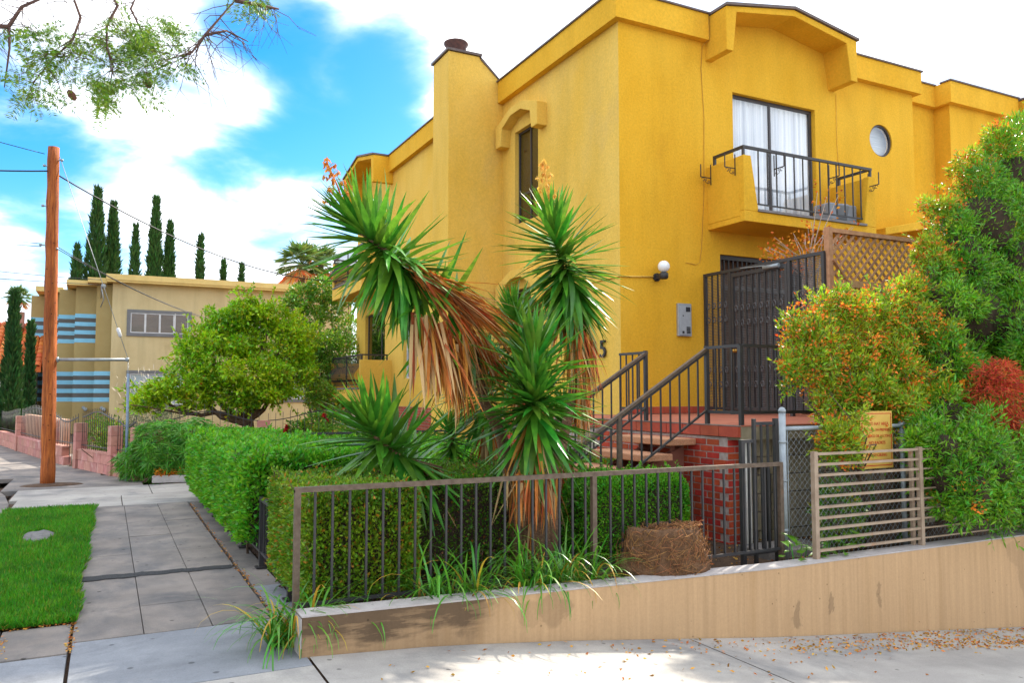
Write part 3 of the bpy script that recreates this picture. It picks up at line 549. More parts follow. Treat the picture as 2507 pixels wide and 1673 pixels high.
# leaf litter on driveway and along joints
def litter(name, label, pts, size):
    n = len(pts); d = np.stack([rng.normal(size=n), rng.normal(size=n), rng.normal(0, 0.25, n)], 1)
    return tag(leaf_mesh(name, pts, d, size, size * 0.5, M['litter'], None), label, 'leaves', kind='stuff')
lp = []
for i in range(2600):
    x = random.uniform(3.2, 9.5); w = 0.05 + 0.05 * (x - 3)
    y = 4.70 - 0.05 * (x - 4) + random.gauss(0, 0.10) if random.random() < 0.7 else 4.93 - abs(random.gauss(0, 0.12))
    if random.random() < min(1, 0.10 + max(0, x - 4.2) * 0.35) and y < 4.97: lp.append((x, y, drive_z(x) + 0.008))
for i in range(110):
    x = random.uniform(1.2, 5.5); y = random.uniform(3.9, 4.95); lp.append((x, y, drive_z(x) + 0.008))
litter('leaf_litter', 'orange fallen leaves drifted along the foot of the wall', np.array(lp), 0.032)
lp = [(-0.16 + random.gauss(0, 0.012), random.uniform(5.7, 8.2), 0.006) for _ in range(220)] + [(random.uniform(-1.1, -0.17), 6.43 + random.gauss(0, 0.025), 0.008) for _ in range(160)] + [(1.12 + random.gauss(0, 0.012), random.uniform(5.0, 12.5), 0.005) for _ in range(420)] + [(-0.6 + random.gauss(0, 0.05), 6.0 + random.gauss(0, 0.15), 0.008) for _ in range(60)]
litter('leaf_litter', 'thin line of dry brown leaves in the pavement joints', np.array(lp), 0.022)
lp = [(random.uniform(1.3, 7), random.uniform(5.25, 7.5), 0.0) for _ in range(1200)]
litter('leaf_litter', 'dry leaves scattered on the soil behind the iron fence', np.array(lp), 0.035)

# ---------------------------------------------------------------- retaining wall
rw = thing('retaining_wall', 'long beige rendered retaining wall beside the sloping driveway, stained near its low end', 'wall', (1.1, 5.0, 0))
tz = lambda x: 0.232 - 0.022 * min(max(x - 1.1, 0), 3.9)
mb = MB(); xs = [1.1, 2.0, 3.0, 4.0, 5.0, 7.0, 10.0, 16, 26]
for a, b in zip(xs, xs[1:]):
    mb.quadbox([(a, 4.99, -2.2 if a > 1.2 else -0.3), (b, 4.99, -2.2), (b, 5.165, -2.2), (a, 5.165, -2.2), (a, 4.99, tz(a)), (b, 4.99, tz(b)), (b, 5.165, tz(b)), (a, 5.165, tz(a))])
mb.build('wall_body', M['wallbeige'], rw)
mb = MB()
for a, b in zip(xs, xs[1:]):
    mb.quadbox([(a - (0.004 if a < 1.2 else 0), 4.986, tz(a) + 0.002), (b, 4.986, tz(b) + 0.002), (b, 5.17, tz(b) + 0.002), (a - (0.004 if a < 1.2 else 0), 5.17, tz(a) + 0.002),
                (a - (0.004 if a < 1.2 else 0), 4.986, tz(a) + 0.012), (b, 4.986, tz(b) + 0.012), (b, 5.17, tz(b) + 0.012), (a - (0.004 if a < 1.2 else 0), 5.17, tz(a) + 0.012)])
mb.build('wall_top', M['walltop'], rw)
mb = MB(); mb.box(1.092, 4.992, -0.02, 1.098, 5.163, 0.225); mb.build('wall_end', M['walltop'], rw)
# ================================================================ YELLOW APARTMENT BUILDING
ZT, ZB = 8.24, 7.78
FX, FY = 7.41, 10.73           # corner of the two street faces
yb = thing('apartment_building', 'two-storey bright yellow stucco apartment building with arched balcony hoods and brick base', 'building', (FX, FY, 0))
mb = MB()
wall_sheet(mb, 'Y', FY, FX, 14.75, 0.0, ZT, holes=[(9.87, 11.92, 4.62, 7.0), (9.52, 11.6, 1.26, 4.03)], rounds=[(13.76, 6.67, 0.33)], depth=0.14)
wall_sheet(mb, 'X', 14.75, FY, 11.10, 0.0, ZT); wall_sheet(mb, 'Y', 11.10, 14.75, 15.95, 0.0, ZT); wall_sheet(mb, 'X', 15.95, FY, 11.10, 0.0, ZT)
wall_sheet(mb, 'Y', FY, 15.95, 24.0, 0.0, ZT, holes=[(19.3, 21.3, 4.62, 7.0)], rounds=[(17.35, 6.67, 0.33)], depth=0.14)
mb.build('street_side_wall', M['stucco'], yb)
mb = MB()
wall_sheet(mb, 'X', FX, FY, 15.95, 1.24, ZT, holes=[(13.5, 14.5, 5.05, 6.99), (13.4, 14.6, 1.95, 3.7)], depth=0.12)
wall_sheet(mb, 'Y', 15.95, 7.0, FX, 0.0, ZT)
wall_sheet(mb, 'X', 7.0, 15.95, 24.7, 1.24, ZT, holes=[(19.3, 20.2, 1.97, 3.6), (21.8, 23.75, 4.75, 6.98), (21.8, 23.75, 1.6, 3.95)], depth=0.12)
wall_sheet(mb, 'Y', 24.7, 7.0, 20.0, 0.0, ZT)
mb.build('pavement_side_wall', M['stucco_pale'], yb)
mb = MB(); mb.box(7.9, 11.6, 0, 23.8, 24.3, 7.9); mb.build('light_block_core', M['dark'], yb)  # unseen core box added to keep the sun from passing through the building
mb = MB(); mb.box(FX + 0.02, FY + 0.02, 7.9, 14.7, 24.66, 8.0); mb.box(14.7, 11.15, 7.9, 24, 24.66, 8.0); mb.box(7.05, 16, 7.9, FX + 0.02, 24.66, 8.0); mb.build('roof', M['roofgrey'], yb)
# mortar bed and bricks of the base
mb = MB(); mb.box(FX + 0.001, FY + 0.0, -0.05, FX + 0.1, 15.2, 1.238); mb.box(7.001, 15.95, -0.05, 7.1, 24.7, 1.238); mb.build('mortar_bed', M['mortar'], yb)
def brick_me(L, H, D, m): return MB().box(-L / 2, -D / 2, -H / 2, L / 2, D / 2, H / 2).mesh('brick', m)
BL, BH, BP = 0.205, 0.060, 0.0725
bme = [brick_me(BL - random.uniform(0.008, 0.014), BH, 0.05, M['brick']) for _ in range(4)]
rest = MB(); cnt = 0
spots = []
for i in range(17):
    z = 1.238 - BP * (i + 0.5)
    for k in range(24): spots.append((FX + 0.02, FY + 0.11 + k * 0.2125 + (0.106 if i % 2 else 0), z))
    for k in range(41): spots.append((7.02, 16.1 + k * 0.2125 + (0.106 if i % 2 else 0), z))
spots.sort(key=lambda s: (s[1] > 15.2) * 10 + s[1] * 1.0 - s[2] * 2.2)
for (x, y, z) in spots:
    if y > 24.6 or (15.05 < y < 16): continue
    if cnt < 290:
        inst('brick', random.choice(bme), Matrix.Translation((x + random.uniform(-0.003, 0.002), y, z)) @ Matrix.Rotation(R(90), 4, 'Z'), yb); cnt += 1
    else: rest.box(x - 0.025, y - 0.098, z - 0.03, x + 0.025, y + 0.098, z + 0.03)
o = rest.build('brick', M['brick_rest'], yb); o['kind'] = 'stuff'
# red skirting course on the landing
mt = MB().box(-0.1, -0.012, -0.055, 0.1, 0.012, 0.055).mesh('skirting_tile', M['capbrick'])
for k in range(9): inst('skirting_tile', mt, Matrix.Translation((FX + 0.11 + k * 0.207, FY - 0.012, 1.315)), yb)
mb = MB(); mb.box(FX, FY - 0.008, 1.25, 9.3, FY + 0.05, 1.372); mb.build('skirting_mortar', M['mortar'], yb)
# parapet bands and coping
def band(mb_, mc, x0, y0, x1, y1, ox, oy):
    """band along a wall line, pushed out by ox/oy"""
    pass
P_, C_ = 0.13, 0.16
for (x0, y0, x1, y1, ox) in ((FX - P_, FY - P_, 9.24, FY + 0.05, 0), (12.48, FY - P_, 14.75 + P_, FY + 0.05, 0), (FX - P_, FY + 0.05, FX + 0.05, 15.05, 0), (14.75 + P_, 11.10 - P_, 15.95 - P_, 11.15, 0),
                         (15.95 - P_, FY - P_, 18.2, FY + 0.05, 0), (21.6, FY - P_, 24, FY + 0.05, 0), (7.0 - P_, 15.96, 7.05, 21.2, 0), (7.0 - P_, 24.3, 7.05, 24.8, 0)):
    pa = MB().box(x0, y0, ZB, x1, y1, ZT).build('parapet', M['stucco'], yb)
    MB().box(x0 - 0.03, y0 - 0.03, ZT + 0.001, x1 + 0.03, y1 + 0.05, ZT + 0.032).build('coping', M['coping'], pa)
for (x0, y0, x1, y1) in ((14.76, FY + 0.05, 14.75 + P_, 11.15), (15.95 - P_, FY + 0.05, 16.0, 11.15)):
    MB().box(x0, y0, ZB, x1, y1, ZT - 0.002).build('parapet', M['stucco'], yb)
for mapf, u0, u1, um in ((lambda u, z, d: (u, FY + 0.002 + d, z), 9.26, 12.46, 10.86), (lambda u, z, d: (u, FY + 0.002 + d, z), 18.3, 21.5, 19.9), (lambda u, z, d: (7.002 + d, u, z), 21.2, 24.32, 22.75)):
    mb = MB(); poly = [(u0, 8.0), (u1, 8.0), (u1, 8.2), (um, 8.44), (u0, 8.18)]; mb.v = [mapf(u, z, 0) for u, z in poly] + [mapf(u, z, 0.12) for u, z in poly]
    mb.f = [(0, 1, 2, 3, 4), (9, 8, 7, 6, 5)] + [(i, (i + 1) % 5, 5 + (i + 1) % 5, 5 + i) for i in range(5)]; mb.smooth = [False] * 7
    mb.build('gable_wall', M['stucco'], yb)
# arched balcony hoods
def hood(name, mapf, u0, u1, peak, zs, front, back, m):
    """u0..u1 along the wall; zs = (leg bottom, side top, peak top)"""
    zb, zt, zp = zs; um = peak
    outer = [(u0, zb), (u0, zt), (um, zp), (u1, zt + 0.02), (u1, zb)]
    inner = [(u1 - 0.17, zb), (u1 - 0.27, zt - 0.07), (um, zp - 0.12), (u0 + 0.24, zt - 0.06), (u0 + 0.15, zb)]
    poly = outer + inner; mb = MB(); n = len(poly)
    mb.v = [mapf(u, z, front) for u, z in poly] + [mapf(u, z, back) for u, z in poly]
    quads = [(0, 1, 8, 9), (1, 2, 7, 8), (2, 3, 6, 7), (3, 4, 5, 6)]
    for q in quads:
        mb.f.append(q); mb.f.append(tuple(n + i for i in reversed(q))); mb.smooth += [False, False]
    for i in range(n):
        j = (i + 1) % n; mb.f.append((i, j, n + j, n + i)); mb.smooth.append(False)
    o = mb.build(name, m, yb, bevel=0.012)
    c = MB()
    for (a, b) in ((1, 2), (2, 3)):
        (ua, za), (ub, zb_) = outer[a], outer[b]
        s = -0.02 if a == 1 else 0.0; e = 0.03 if b == 3 else 0.0
        c.quadbox([mapf(ua + s, za + 0.003, front - 0.04), mapf(ub + e, zb_ + 0.003, front - 0.04), mapf(ub + e, zb_ + 0.003, back), mapf(ua + s, za + 0.003, back),
                   mapf(ua + s, za + 0.05, front - 0.04), mapf(ub + e, zb_ + 0.05, front - 0.04), mapf(ub + e, zb_ + 0.05, back), mapf(ua + s, za + 0.05, back)])
    c.build('hood_coping', M['coping'], o); return o
hood('balcony_hood', lambda u, z, d: (u, d, z), 9.26, 12.46, 10.86, (7.45, 8.22, 8.50), 10.18, FY + 0.03, M['stucco'])
hood('balcony_hood', lambda u, z, d: (d, u, z), 21.2, 24.32, 22.75, (7.46, 8.22, 8.55), 6.42, 7.03, M['stucco'])
hood('balcony_hood', lambda u, z, d: (u, d, z), 18.3, 21.5, 19.9, (7.45, 8.22, 8.50), 10.18, FY + 0.03, M['stucco'])
# small arched hoods over the windows of the pavement side
def window_hood(name, y0, y1, zb, zt, zp, m=M['stucco_pale'], pr=0.22):
    um = (y0 + y1) / 2
    outer = [(y0, zb), (y0, zt), (um - 0.25, zp), (um + 0.25, zp), (y1, zt), (y1, zb)]
    inner = [(y1 - 0.24, zb), (y1 - 0.3, zt - 0.1), (um + 0.22, zp - 0.16), (um - 0.22, zp - 0.16), (y0 + 0.3, zt - 0.1), (y0 + 0.24, zb)]
    poly = outer + inner; n = 12; mb = MB(); mb.v = [(FX - pr, u, z) for u, z in poly] + [(FX + 0.02, u, z) for u, z in poly]
    for k in range(5): q = (k, k + 1, 10 - k, 11 - k); mb.f.append(q); mb.f.append(tuple(n + i for i in reversed(q))); mb.smooth += [False, False]
    for i in range(n): mb.f.append((i, (i + 1) % n, n + (i + 1) % n, n + i)); mb.smooth.append(False)
    return mb.build(name, m, yb, bevel=0.012)
window_hood('window_hood', 13.15, 14.98, 6.74, 7.2, 7.42)
window_hood('window_hood', 13.15, 14.98, 3.35, 3.80, 4.05)
# pediment over the lower side door
mb = MB(); mb.prism([(13.2, 4.62), (14.45, 4.86), (15.3, 4.60), (15.3, 4.75), (14.45, 5.02), (13.2, 4.76)], 10.25, FY + 0.02, 'Y'); mb.build('door_hood', M['stucco'], yb, bevel=0.012)
# chimney
mb = MB(); mb.prism([(6.15, 0), (FX + 0.02, 0), (FX + 0.02, 8.22), (6.86, 8.70), (6.86, 8.73), (6.15, 8.73)], 15.06, 15.94, 'Y'); ch = mb.build('chimney', M['stucco_pale'], yb, bevel=0.015)
mb = MB(); mb.box(6.11, 15.02, 8.735, 6.90, 15.98, 8.785); mb.prism([(6.88, 8.66), (FX - 0.1, 8.29), (FX - 0.1, 8.33), (6.88, 8.72)], 15.03, 15.97, 'Y'); mb.build('chimney_cap', M['coping'], ch)
mb = MB(); mb.lathe([(0.17, 0), (0.17, 0.07), (0.19, 0.09), (0.19, 0.20), (0.23, 0.24), (0.23, 0.27), (0.16, 0.30)], (6.5, 15.5, 8.785), 18); mb.v = [(6.5 + (x - 6.5) * 1.15, 15.5 + (y - 15.5) * 1.15, 8.785 + (z - 8.785) * 1.25) for x, y, z in mb.v]
mb.build('chimney_flue', mat('rusty_flue_metal', (0.13, 0.055, 0.045), (0.07, 0.035, 0.03), scale=16, rough=0.7), ch)
mb = MB(); mb.lathe([(0.45, 0), (0.42, 0.15), (0.3, 0.3), (0.12, 0.38), (0.01, 0.40)], (9.15, 11.5, 8.2), 20); mb.build('roof_dome', M['galv'], yb)

# ------------- openings
def window_unit(par_name, axis, val, u0, u1, z0, z1, splits, fm, backing, glass_m=GLASS, rail=None, inset=0.09, fw=0.045):
    """frame, mullions, panes and what hangs behind, set in a reveal"""
    sg = 1
    def bx(mb, ua, ub, za, zb, d0, d1):
        if axis == 'Y': mb.box(ua, val + d0, za, ub, val + d1, zb)
        else: mb.box(val + d0, ua, za, val + d1, ub, zb)
    f = MB(); d0, d1 = inset, inset + 0.045
    bx(f, u0, u1, z1 - fw, z1 - 0.001, d0, d1); bx(f, u0, u1, z0 + 0.001, z0 + fw, d0, d1); bx(f, u0 + 0.001, u0 + fw, z0 + fw, z1 - fw, d0, d1); bx(f, u1 - fw, u1 - 0.001, z0 + fw, z1 - fw, d0, d1)
    fr = f.build(par_name, fm, yb)
    edges = [u0 + fw] + [s for s in splits] + [u1 - fw]
    for s in splits:
        m_ = MB(); bx(m_, s - 0.022, s + 0.022, z0 + fw, z1 - fw, d0 + 0.003, d1 - 0.003); m_.build('mullion', fm, fr)
    if rail:
        m_ = MB(); bx(m_, u0 + fw, u1 - fw, rail - 0.025, rail + 0.025, d0 + 0.002, d1 + 0.002); m_.build('rail', fm, fr)
    for a, b in zip(edges, edges[1:]):
        zz = [z0 + fw, rail, z1 - fw] if rail else [z0 + fw, z1 - fw]
        for c, d in zip(zz, zz[1:]):
            m_ = MB(); bx(m_, a, b, c, d, d0 + 0.018, d0 + 0.024); m_.build('pane', glass_m, fr)
    if backing == 'curtain':
        mb = MB(); n = 120; pts = []
        for i in range(n + 1):
            u = u0 + (u1 - u0) * i / n; w = 0.04 * math.sin(i * 0.85) + 0.014 * math.sin(i * 2.3)
            pts.append((u, d1 + 0.055 + w))
        for (ua, da), (ub, db) in zip(pts, pts[1:]):
            if axis == 'Y': mb.quad((ua, val + da, z0 + 0.05), (ub, val + db, z0 + 0.05), (ub, val + db, z1), (ua, val + da, z1))
            else: mb.quad((val + da, ua, z0 + 0.05), (val + db, ub, z0 + 0.05), (val + db, ub, z1), (val + da, ua, z1))
        mb.build('curtain', M['curtain'], fr)
    elif backing:
        mb = MB(); bx(mb, u0, u1, z0, z1, d1 + 0.06, d1 + 0.08); mb.build('blind', M[backing], fr)  # for 'dark', a dark sheet stands in for the unlit room
    return fr
dr = window_unit('sliding_door', 'Y', FY, 9.87, 11.92, 4.62, 7.0, [10.85], M['aluminium'], 'curtain', fw=0.06, glass_m=GLASS_BRIGHT)
window_unit('window', 'X', FX, 13.5, 14.5, 5.05, 6.99, [13.98], M['aluminium'], 'whiteblind', rail=5.66, glass_m=GLASS_DARK)
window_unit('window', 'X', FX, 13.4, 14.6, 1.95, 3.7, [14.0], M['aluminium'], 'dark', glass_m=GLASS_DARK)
window_unit('window', 'X', 7.0, 19.3, 20.2, 1.97, 3.6, [19.75], M['frame_pale'], 'whiteblind', rail=2.75)
window_unit('sliding_door', 'X', 7.0, 21.8, 23.75, 4.75, 6.98, [22.7], M['aluminium'], 'whiteblind')
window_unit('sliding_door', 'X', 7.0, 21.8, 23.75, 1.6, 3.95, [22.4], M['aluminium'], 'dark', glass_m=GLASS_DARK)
window_unit('sliding_door', 'Y', FY, 19.3, 21.3, 4.62, 7.0, [20.3], M['aluminium'], 'curtain')
for cx in (13.76, 17.35):
    mb = MB(); n = 40
    for k in range(n):
        a, b = 2 * math.pi * k / n, 2 * math.pi * (k + 1) / n
        ro, ri = 0.328, 0.295
        mb.quadbox([(cx + ro * math.cos(a), FY + 0.03, 6.67 + ro * math.sin(a)), (cx + ro * math.cos(b), FY + 0.03, 6.67 + ro * math.sin(b)), (cx + ro * math.cos(b), FY + 0.08, 6.67 + ro * math.sin(b)), (cx + ro * math.cos(a), FY + 0.08, 6.67 + ro * math.sin(a)),
                    (cx + ri * math.cos(a), FY + 0.03, 6.67 + ri * math.sin(a)), (cx + ri * math.cos(b), FY + 0.03, 6.67 + ri * math.sin(b)), (cx + ri * math.cos(b), FY + 0.08, 6.67 + ri * math.sin(b)), (cx + ri * math.cos(a), FY + 0.08, 6.67 + ri * math.sin(a))])
    fr = mb.build('round_window', M['aluminium'], yb)
    mb = MB(); mb.prism([(cx + 0.3 * math.cos(t), 6.67 + 0.3 * math.sin(t)) for t in np.linspace(0, 2 * math.pi, 41)[:-1]], FY + 0.05, FY + 0.056, 'Y'); mb.build('pane', GLASS_BRIGHT, fr)
    mb = MB(); mb.box(cx - 0.4, FY + 0.2, 6.2, cx + 0.4, FY + 0.22, 7.1); mb.build('blind', M['whiteblind'], fr)
# lower entrance with dark grille door
f = MB(); f.box(9.52, FY + 0.06, 1.26, 9.6, FY + 0.12, 4.03); f.box(11.52, FY + 0.06, 1.26, 11.6, FY + 0.12, 4.03); f.box(9.6, FY + 0.06, 3.95, 11.52, FY + 0.12, 4.03); f.box(9.6, FY + 0.06, 3.42, 11.52, FY + 0.12, 3.5)
ed = f.build('entrance_door', M['iron'], yb)
mb = MB(); mb.box(9.53, FY + 0.2, 1.26, 11.59, FY + 0.23, 4.02); mb.build('door_leaf', M['woodbrown'], ed)
for k in range(18): mb = MB(); x = 9.68 + k * 0.105; mb.box(x - 0.012, FY + 0.075, 1.27, x + 0.012, FY + 0.1, 3.95); mb.build('door_bar', M['iron'], ed)
# ------------- front balcony
mb = MB(); mb.box(9.253, 9.94, 4.423, 12.397, FY + 0.02, 4.52); mb.box(9.25, 9.82, 4.42, 12.40, 9.94, 4.60)
mb.box(9.25, 9.94, 4.52, 9.36, FY + 0.02, 5.53); mb.box(12.29, 9.94, 4.52, 12.40, FY + 0.02, 5.53)
mb.prism([(9.25, 4.60), (9.56, 4.60), (9.41, 5.53), (9.25, 5.53)], 9.821, 9.94, 'Y'); mb.prism([(12.40, 4.60), (12.40, 5.53), (12.24, 5.53), (12.09, 4.60)], 9.821, 9.94, 'Y')
bal = mb.build('balcony', M['stucco'], yb, bevel=0.01)
mb = MB(); mb.box(9.54, 9.79, 4.602, 12.13, 9.97, 4.64); mb.build('balcony_sill', mat('grey_sill_paint', (0.17, 0.16, 0.16), (0.22, 0.2, 0.2), scale=8, rough=0.7), bal)
mb = MB(); mb.box(9.27, 9.85, 5.655, 12.36, 9.895, 5.70); mb.box(9.27, 9.895, 5.655, 9.315, 10.55, 5.70); mb.box(12.315, 9.895, 5.655, 12.36, 10.55, 5.70)
mb.box(9.27, 10.55, 5.53, 9.315, 10.59, 5.70); mb.box(12.315, 10.55, 5.53, 12.36, 10.59, 5.70); mb.box(9.27, 9.86, 5.53, 9.315, 9.89, 5.66); mb.box(12.315, 9.86, 5.53, 12.36, 9.89, 5.66)
mb.build('top_rail', M['iron'], bal)
mb = MB(); mb.box(9.56, 9.865, 4.73, 12.12, 9.885, 4.755); mb.build('bottom_rail', M['iron'], bal)
bm_ = MB().box(-0.009, -0.009, 0, 0.009, 0.009, 0.95).mesh('baluster', M['iron'])
for k in range(13): inst('baluster', bm_, Matrix.Translation((9.62 + k * 0.205, 9.873, 4.74)) @ Matrix.Diagonal((1, 1, 0.96, 1)), bal)
def pot_bracket(x, y, z, d):
    """flower-pot bracket: upright, prongs and a scroll; d is the outward direction"""
    mb = MB(); d = Vector(d); p = Vector((x, y, z)); w = 0.22
    mb.bar(p, p + Vector((0, 0, 0.36)), 0.014); mb.bar(p + Vector((0, 0, 0.12)), p + d * w + Vector((0, 0, 0.12)), 0.014); mb.bar(p + d * w + Vector((0, 0, 0.12)), p + d * w + Vector((0, 0, 0.34)), 0.014)
    sp = [p + d * (0.03 + 0.09 * t + 0.035 * math.cos(t * 9)) + Vector((0, 0, 0.02 + 0.06 * t + 0.03 * math.sin(t * 9))) for t in np.linspace(0, 1.15, 16)]
    mb.tube(sp, 0.006, 4)
    sp = [p + d * (w - 0.05 + 0.028 * math.cos(t)) + Vector((0, 0, 0.085 + 0.028 * math.sin(t))) for t in np.linspace(0, 5, 12)]; mb.tube(sp, 0.006, 4)
    return mb.build('pot_bracket', M['iron'], bal)
pot_bracket(9.245, 10.62, 5.20, (-1, 0, 0)); pot_bracket(9.245, 10.02, 5.22, (-1, 0, 0)); pot_bracket(9.95, 9.845, 5.25, (0, -1, 0)); pot_bracket(11.25, 9.845, 5.25, (0, -1, 0)); pot_bracket(12.25, 9.845, 5.22, (0, -1, 0)); pot_bracket(12.405, 10.4, 5.0, (1, 0, 0))
# ------------- bellied balconies of the pavement side
def belly_balcony(z0):
    """z0: floor underside; side walls, sill and railing of bellied bars"""
    xf, ya, yb_ = 6.12, 21.2, 24.35
    mb = MB(); mb.box(xf + 0.1, ya + 0.003, z0 + 0.003, 7.02, yb_ - 0.003, z0 + 0.1); mb.box(xf, ya, z0, xf + 0.1, yb_, z0 + 0.34)
    for (q0, q1) in ((ya, ya + 0.11), (yb_ - 0.11, yb_)): mb.box(xf + 0.1, q0, z0 + 0.1, 7.02, q1, z0 + 0.34); mb.box(xf, q0, z0 + 0.34, 7.02, q1, z0 + 1.14)
    b = mb.build('balcony', M['stucco_pale'], yb, bevel=0.01)
    mb = MB(); mb.box(xf - 0.03, ya + 0.12, z0 + 0.342, xf + 0.12, yb_ - 0.12, z0 + 0.38); mb.build('balcony_sill', M['windowgrey'], b)
    mb = MB(); mb.box(xf + 0.03, ya, z0 + 1.26, xf + 0.07, yb_, z0 + 1.30); mb.box(xf + 0.07, ya + 0.01, z0 + 1.26, 6.9, ya + 0.05, z0 + 1.30); mb.box(6.86, ya + 0.01, z0 + 1.14, 6.9, ya + 0.05, z0 + 1.26); mb.box(xf + 0.03, ya + 0.01, z0 + 1.14, xf + 0.07, ya + 0.05, z0 + 1.26)
    mb.box(xf + 0.03, yb_ - 0.05, z0 + 1.14, xf + 0.07, yb_ - 0.01, z0 + 1.26); mb.box(xf + 0.07, yb_ - 0.05, z0 + 1.26, 6.9, yb_ - 0.01, z0 + 1.30); mb.box(xf + 0.03, (ya + yb_) / 2 - 0.02, z0 + 0.38, xf + 0.07, (ya + yb_) / 2 + 0.02, z0 + 1.26)
    mb.box(xf + 0.03, ya + 0.12, z0 + 0.44, xf + 0.06, yb_ - 0.12, z0 + 0.465); mb.box(xf + 0.03, ya + 0.12, z0 + 0.56, xf + 0.06, yb_ - 0.12, z0 + 0.58)
    mb.build('top_rail', M['iron'], b)
    pr = [(0, 1.26), (0, 1.08), (-0.01, 1.0), (-0.08, 0.9), (-0.17, 0.78), (-0.20, 0.68), (-0.15, 0.6), (-0.03, 0.57), (0, 0.55), (0, 0.44)]
    me = MB().tube([(x, 0, z) for x, z in pr], 0.009, 5).mesh('bellied_bar', M['iron'])
    for k in range(26): inst('bellied_bar', me, Matrix.Translation((xf + 0.05, ya + 0.16 + k * 0.1135, z0)), b)
belly_balcony(4.42); belly_balcony(1.36)
# cable down the wall and crack
mb = MB(); mb.tube([(9.235, FY - 0.135, 8.2), (9.24, FY - 0.135, 7.8), (9.18, FY - 0.02, 7.7), (9.15, FY - 0.012, 7.3), (9.20, FY - 0.012, 6.4), (9.17, FY - 0.012, 5.0), (9.1, FY - 0.012, 4.1), (9.06, FY - 0.012, 3.85), (8.98, FY - 0.012, 3.80), (8.75, FY - 0.012, 3.82)], 0.0055, 5); mb.build('cable', mat('yellow_painted_cable', (0.55, 0.29, 0.03), (0.45, 0.22, 0.03), scale=5), yb)
mb = MB(); mb.tube([(12.5, FY - 0.01, 7.4), (12.49, FY - 0.01, 6.4), (12.55, FY - 0.01, 5.6)], 0.006, 4); mb.build('cable', M['stucco_pale'], yb)
# house number
for t_, yy in (('5', 11.21), ('4', 11.52), ('7', 11.83)):
    text_part(t_, 0.42, Matrix.Translation((FX - 0.03, yy, 2.32)) @ Matrix(((0, 0, -1, 0), (-1, 0, 0, 0), (0, 1, 0, 0), (0, 0, 0, 1))), M['blackplastic'], yb, name='house_number', depth=0.016) if t_ != '7' else None
# ---------------------------------------------------------------- wall lamp, intercom
wl = thing('wall_lamp', 'white glass globe lamp on a dark base fixed to the yellow wall', 'lamp', (8.2, 10.7, 3.6))
mb = MB(); n = 12; prof = [(0.098 * math.sin(math.pi * i / n) + 0.0005, -0.098 * math.cos(math.pi * i / n)) for i in range(n + 1)]
mb.lathe(prof, (8.13, 10.52, 3.68), 20); mb.build('globe', M['globe'], wl)
mb = MB(); mb.lathe([(0.05, 0), (0.075, 0.02), (0.075, 0.09), (0.06, 0.11)], (8.13, 10.52, 3.47), 14); mb.box(8.09, 10.52, 3.49, 8.17, 10.73, 3.56); mb.lathe([(0.07, 0), (0.07, 0.03)], (8.13, 10.695, 3.525), 12, 'Y'); mb.build('lamp_base', M['iron'], wl)
mb = MB(); mb.tube([(8.06, FY - 0.014, 3.53), (7.5, FY - 0.014, 3.50), (FX - 0.014, FY - 0.014, 3.50), (FX - 0.014, 11.5, 3.50), (FX - 0.014, 12.6, 3.50)], 0.014, 6); mb.build('conduit', M['stucco_pale'], wl)
ic = thing('intercom', 'grey steel entry intercom panel on the yellow wall by the gate', 'intercom', (8.68, 10.7, 2.55))
mb = MB(); mb.box(8.545, FY - 0.055, 2.555, 8.825, FY, 3.11); mb.build('casing', M['intercom'], ic, bevel=0.008)
mb = MB(); mb.box(8.565, FY - 0.06, 2.58, 8.805, FY - 0.056, 3.07); mb.build('face_plate', mat('pale_steel_plate', (0.50, 0.53, 0.55), (0.44, 0.47, 0.49), scale=14, rough=0.35, metal=0.3), ic)
mb = MB(); mb.box(8.70, FY - 0.066, 2.97, 8.79, FY - 0.061, 3.05); mb.build('display', M['blackplastic'], ic)
mb = MB(); mb.box(8.63, FY - 0.066, 2.89, 8.65, FY - 0.061, 2.91); mb.build('button', M['blackplastic'], ic)
mb = MB(); mb.box(8.62, FY - 0.066, 2.60, 8.66, FY - 0.061, 2.64); mb.build('keyhole', M['blackplastic'], ic)
for i in range(5): mb = MB(); mb.box(8.71, FY - 0.066, 2.60 + i * 0.024, 8.79, FY - 0.061, 2.617 + i * 0.024); mb.build('name_strip', M['blackplastic'], ic)
# ---------------------------------------------------------------- landing with brick front
LZ = 1.25
ld = thing('entrance_landing', 'raised red-painted entrance landing with red brick front and pier', 'landing', (6, 7.5, -0.1))
mb = MB(); mb.box(5.99, 6.48, LZ - 0.1, 12.0, FY - 0.03, LZ); mb.build('floor_slab', M['tilered'], ld, bevel=0.01)
mb = MB(); mb.box(5.966, 6.656, -0.12, 6.19, FY - 0.03, LZ - 0.13); mb.build('mortar_core', M['mortar'], ld)
cm = MB().box(-0.02, -0.146, -0.055, 0.02, 0.146, 0.055).mesh('cap_brick', M['capbrick'])
for k in range(14): inst('cap_brick', cm, Matrix.Translation((5.965, 6.62 + k * 0.303, LZ - 0.066)), ld)
mb = MB(); mb.box(5.955, 6.47, LZ - 0.006, 5.99, FY - 0.03, LZ + 0.003); mb.box(5.965, 6.48, LZ - 0.12, 5.985, FY - 0.03, LZ - 0.01); mb.build('mortar_joint', M['concrete'], ld)
mb = MB(); mb.box(5.985, 6.46, LZ - 0.15, 12.0, 6.70, LZ - 0.004); mb.build('slab_edge', M['blockwall'], ld)
mb = MB(); mb.box(5.985, 6.452, LZ - 0.008, 12.0, 6.50, LZ + 0.004); mb.build('edge_strip', M['tilered'], ld)
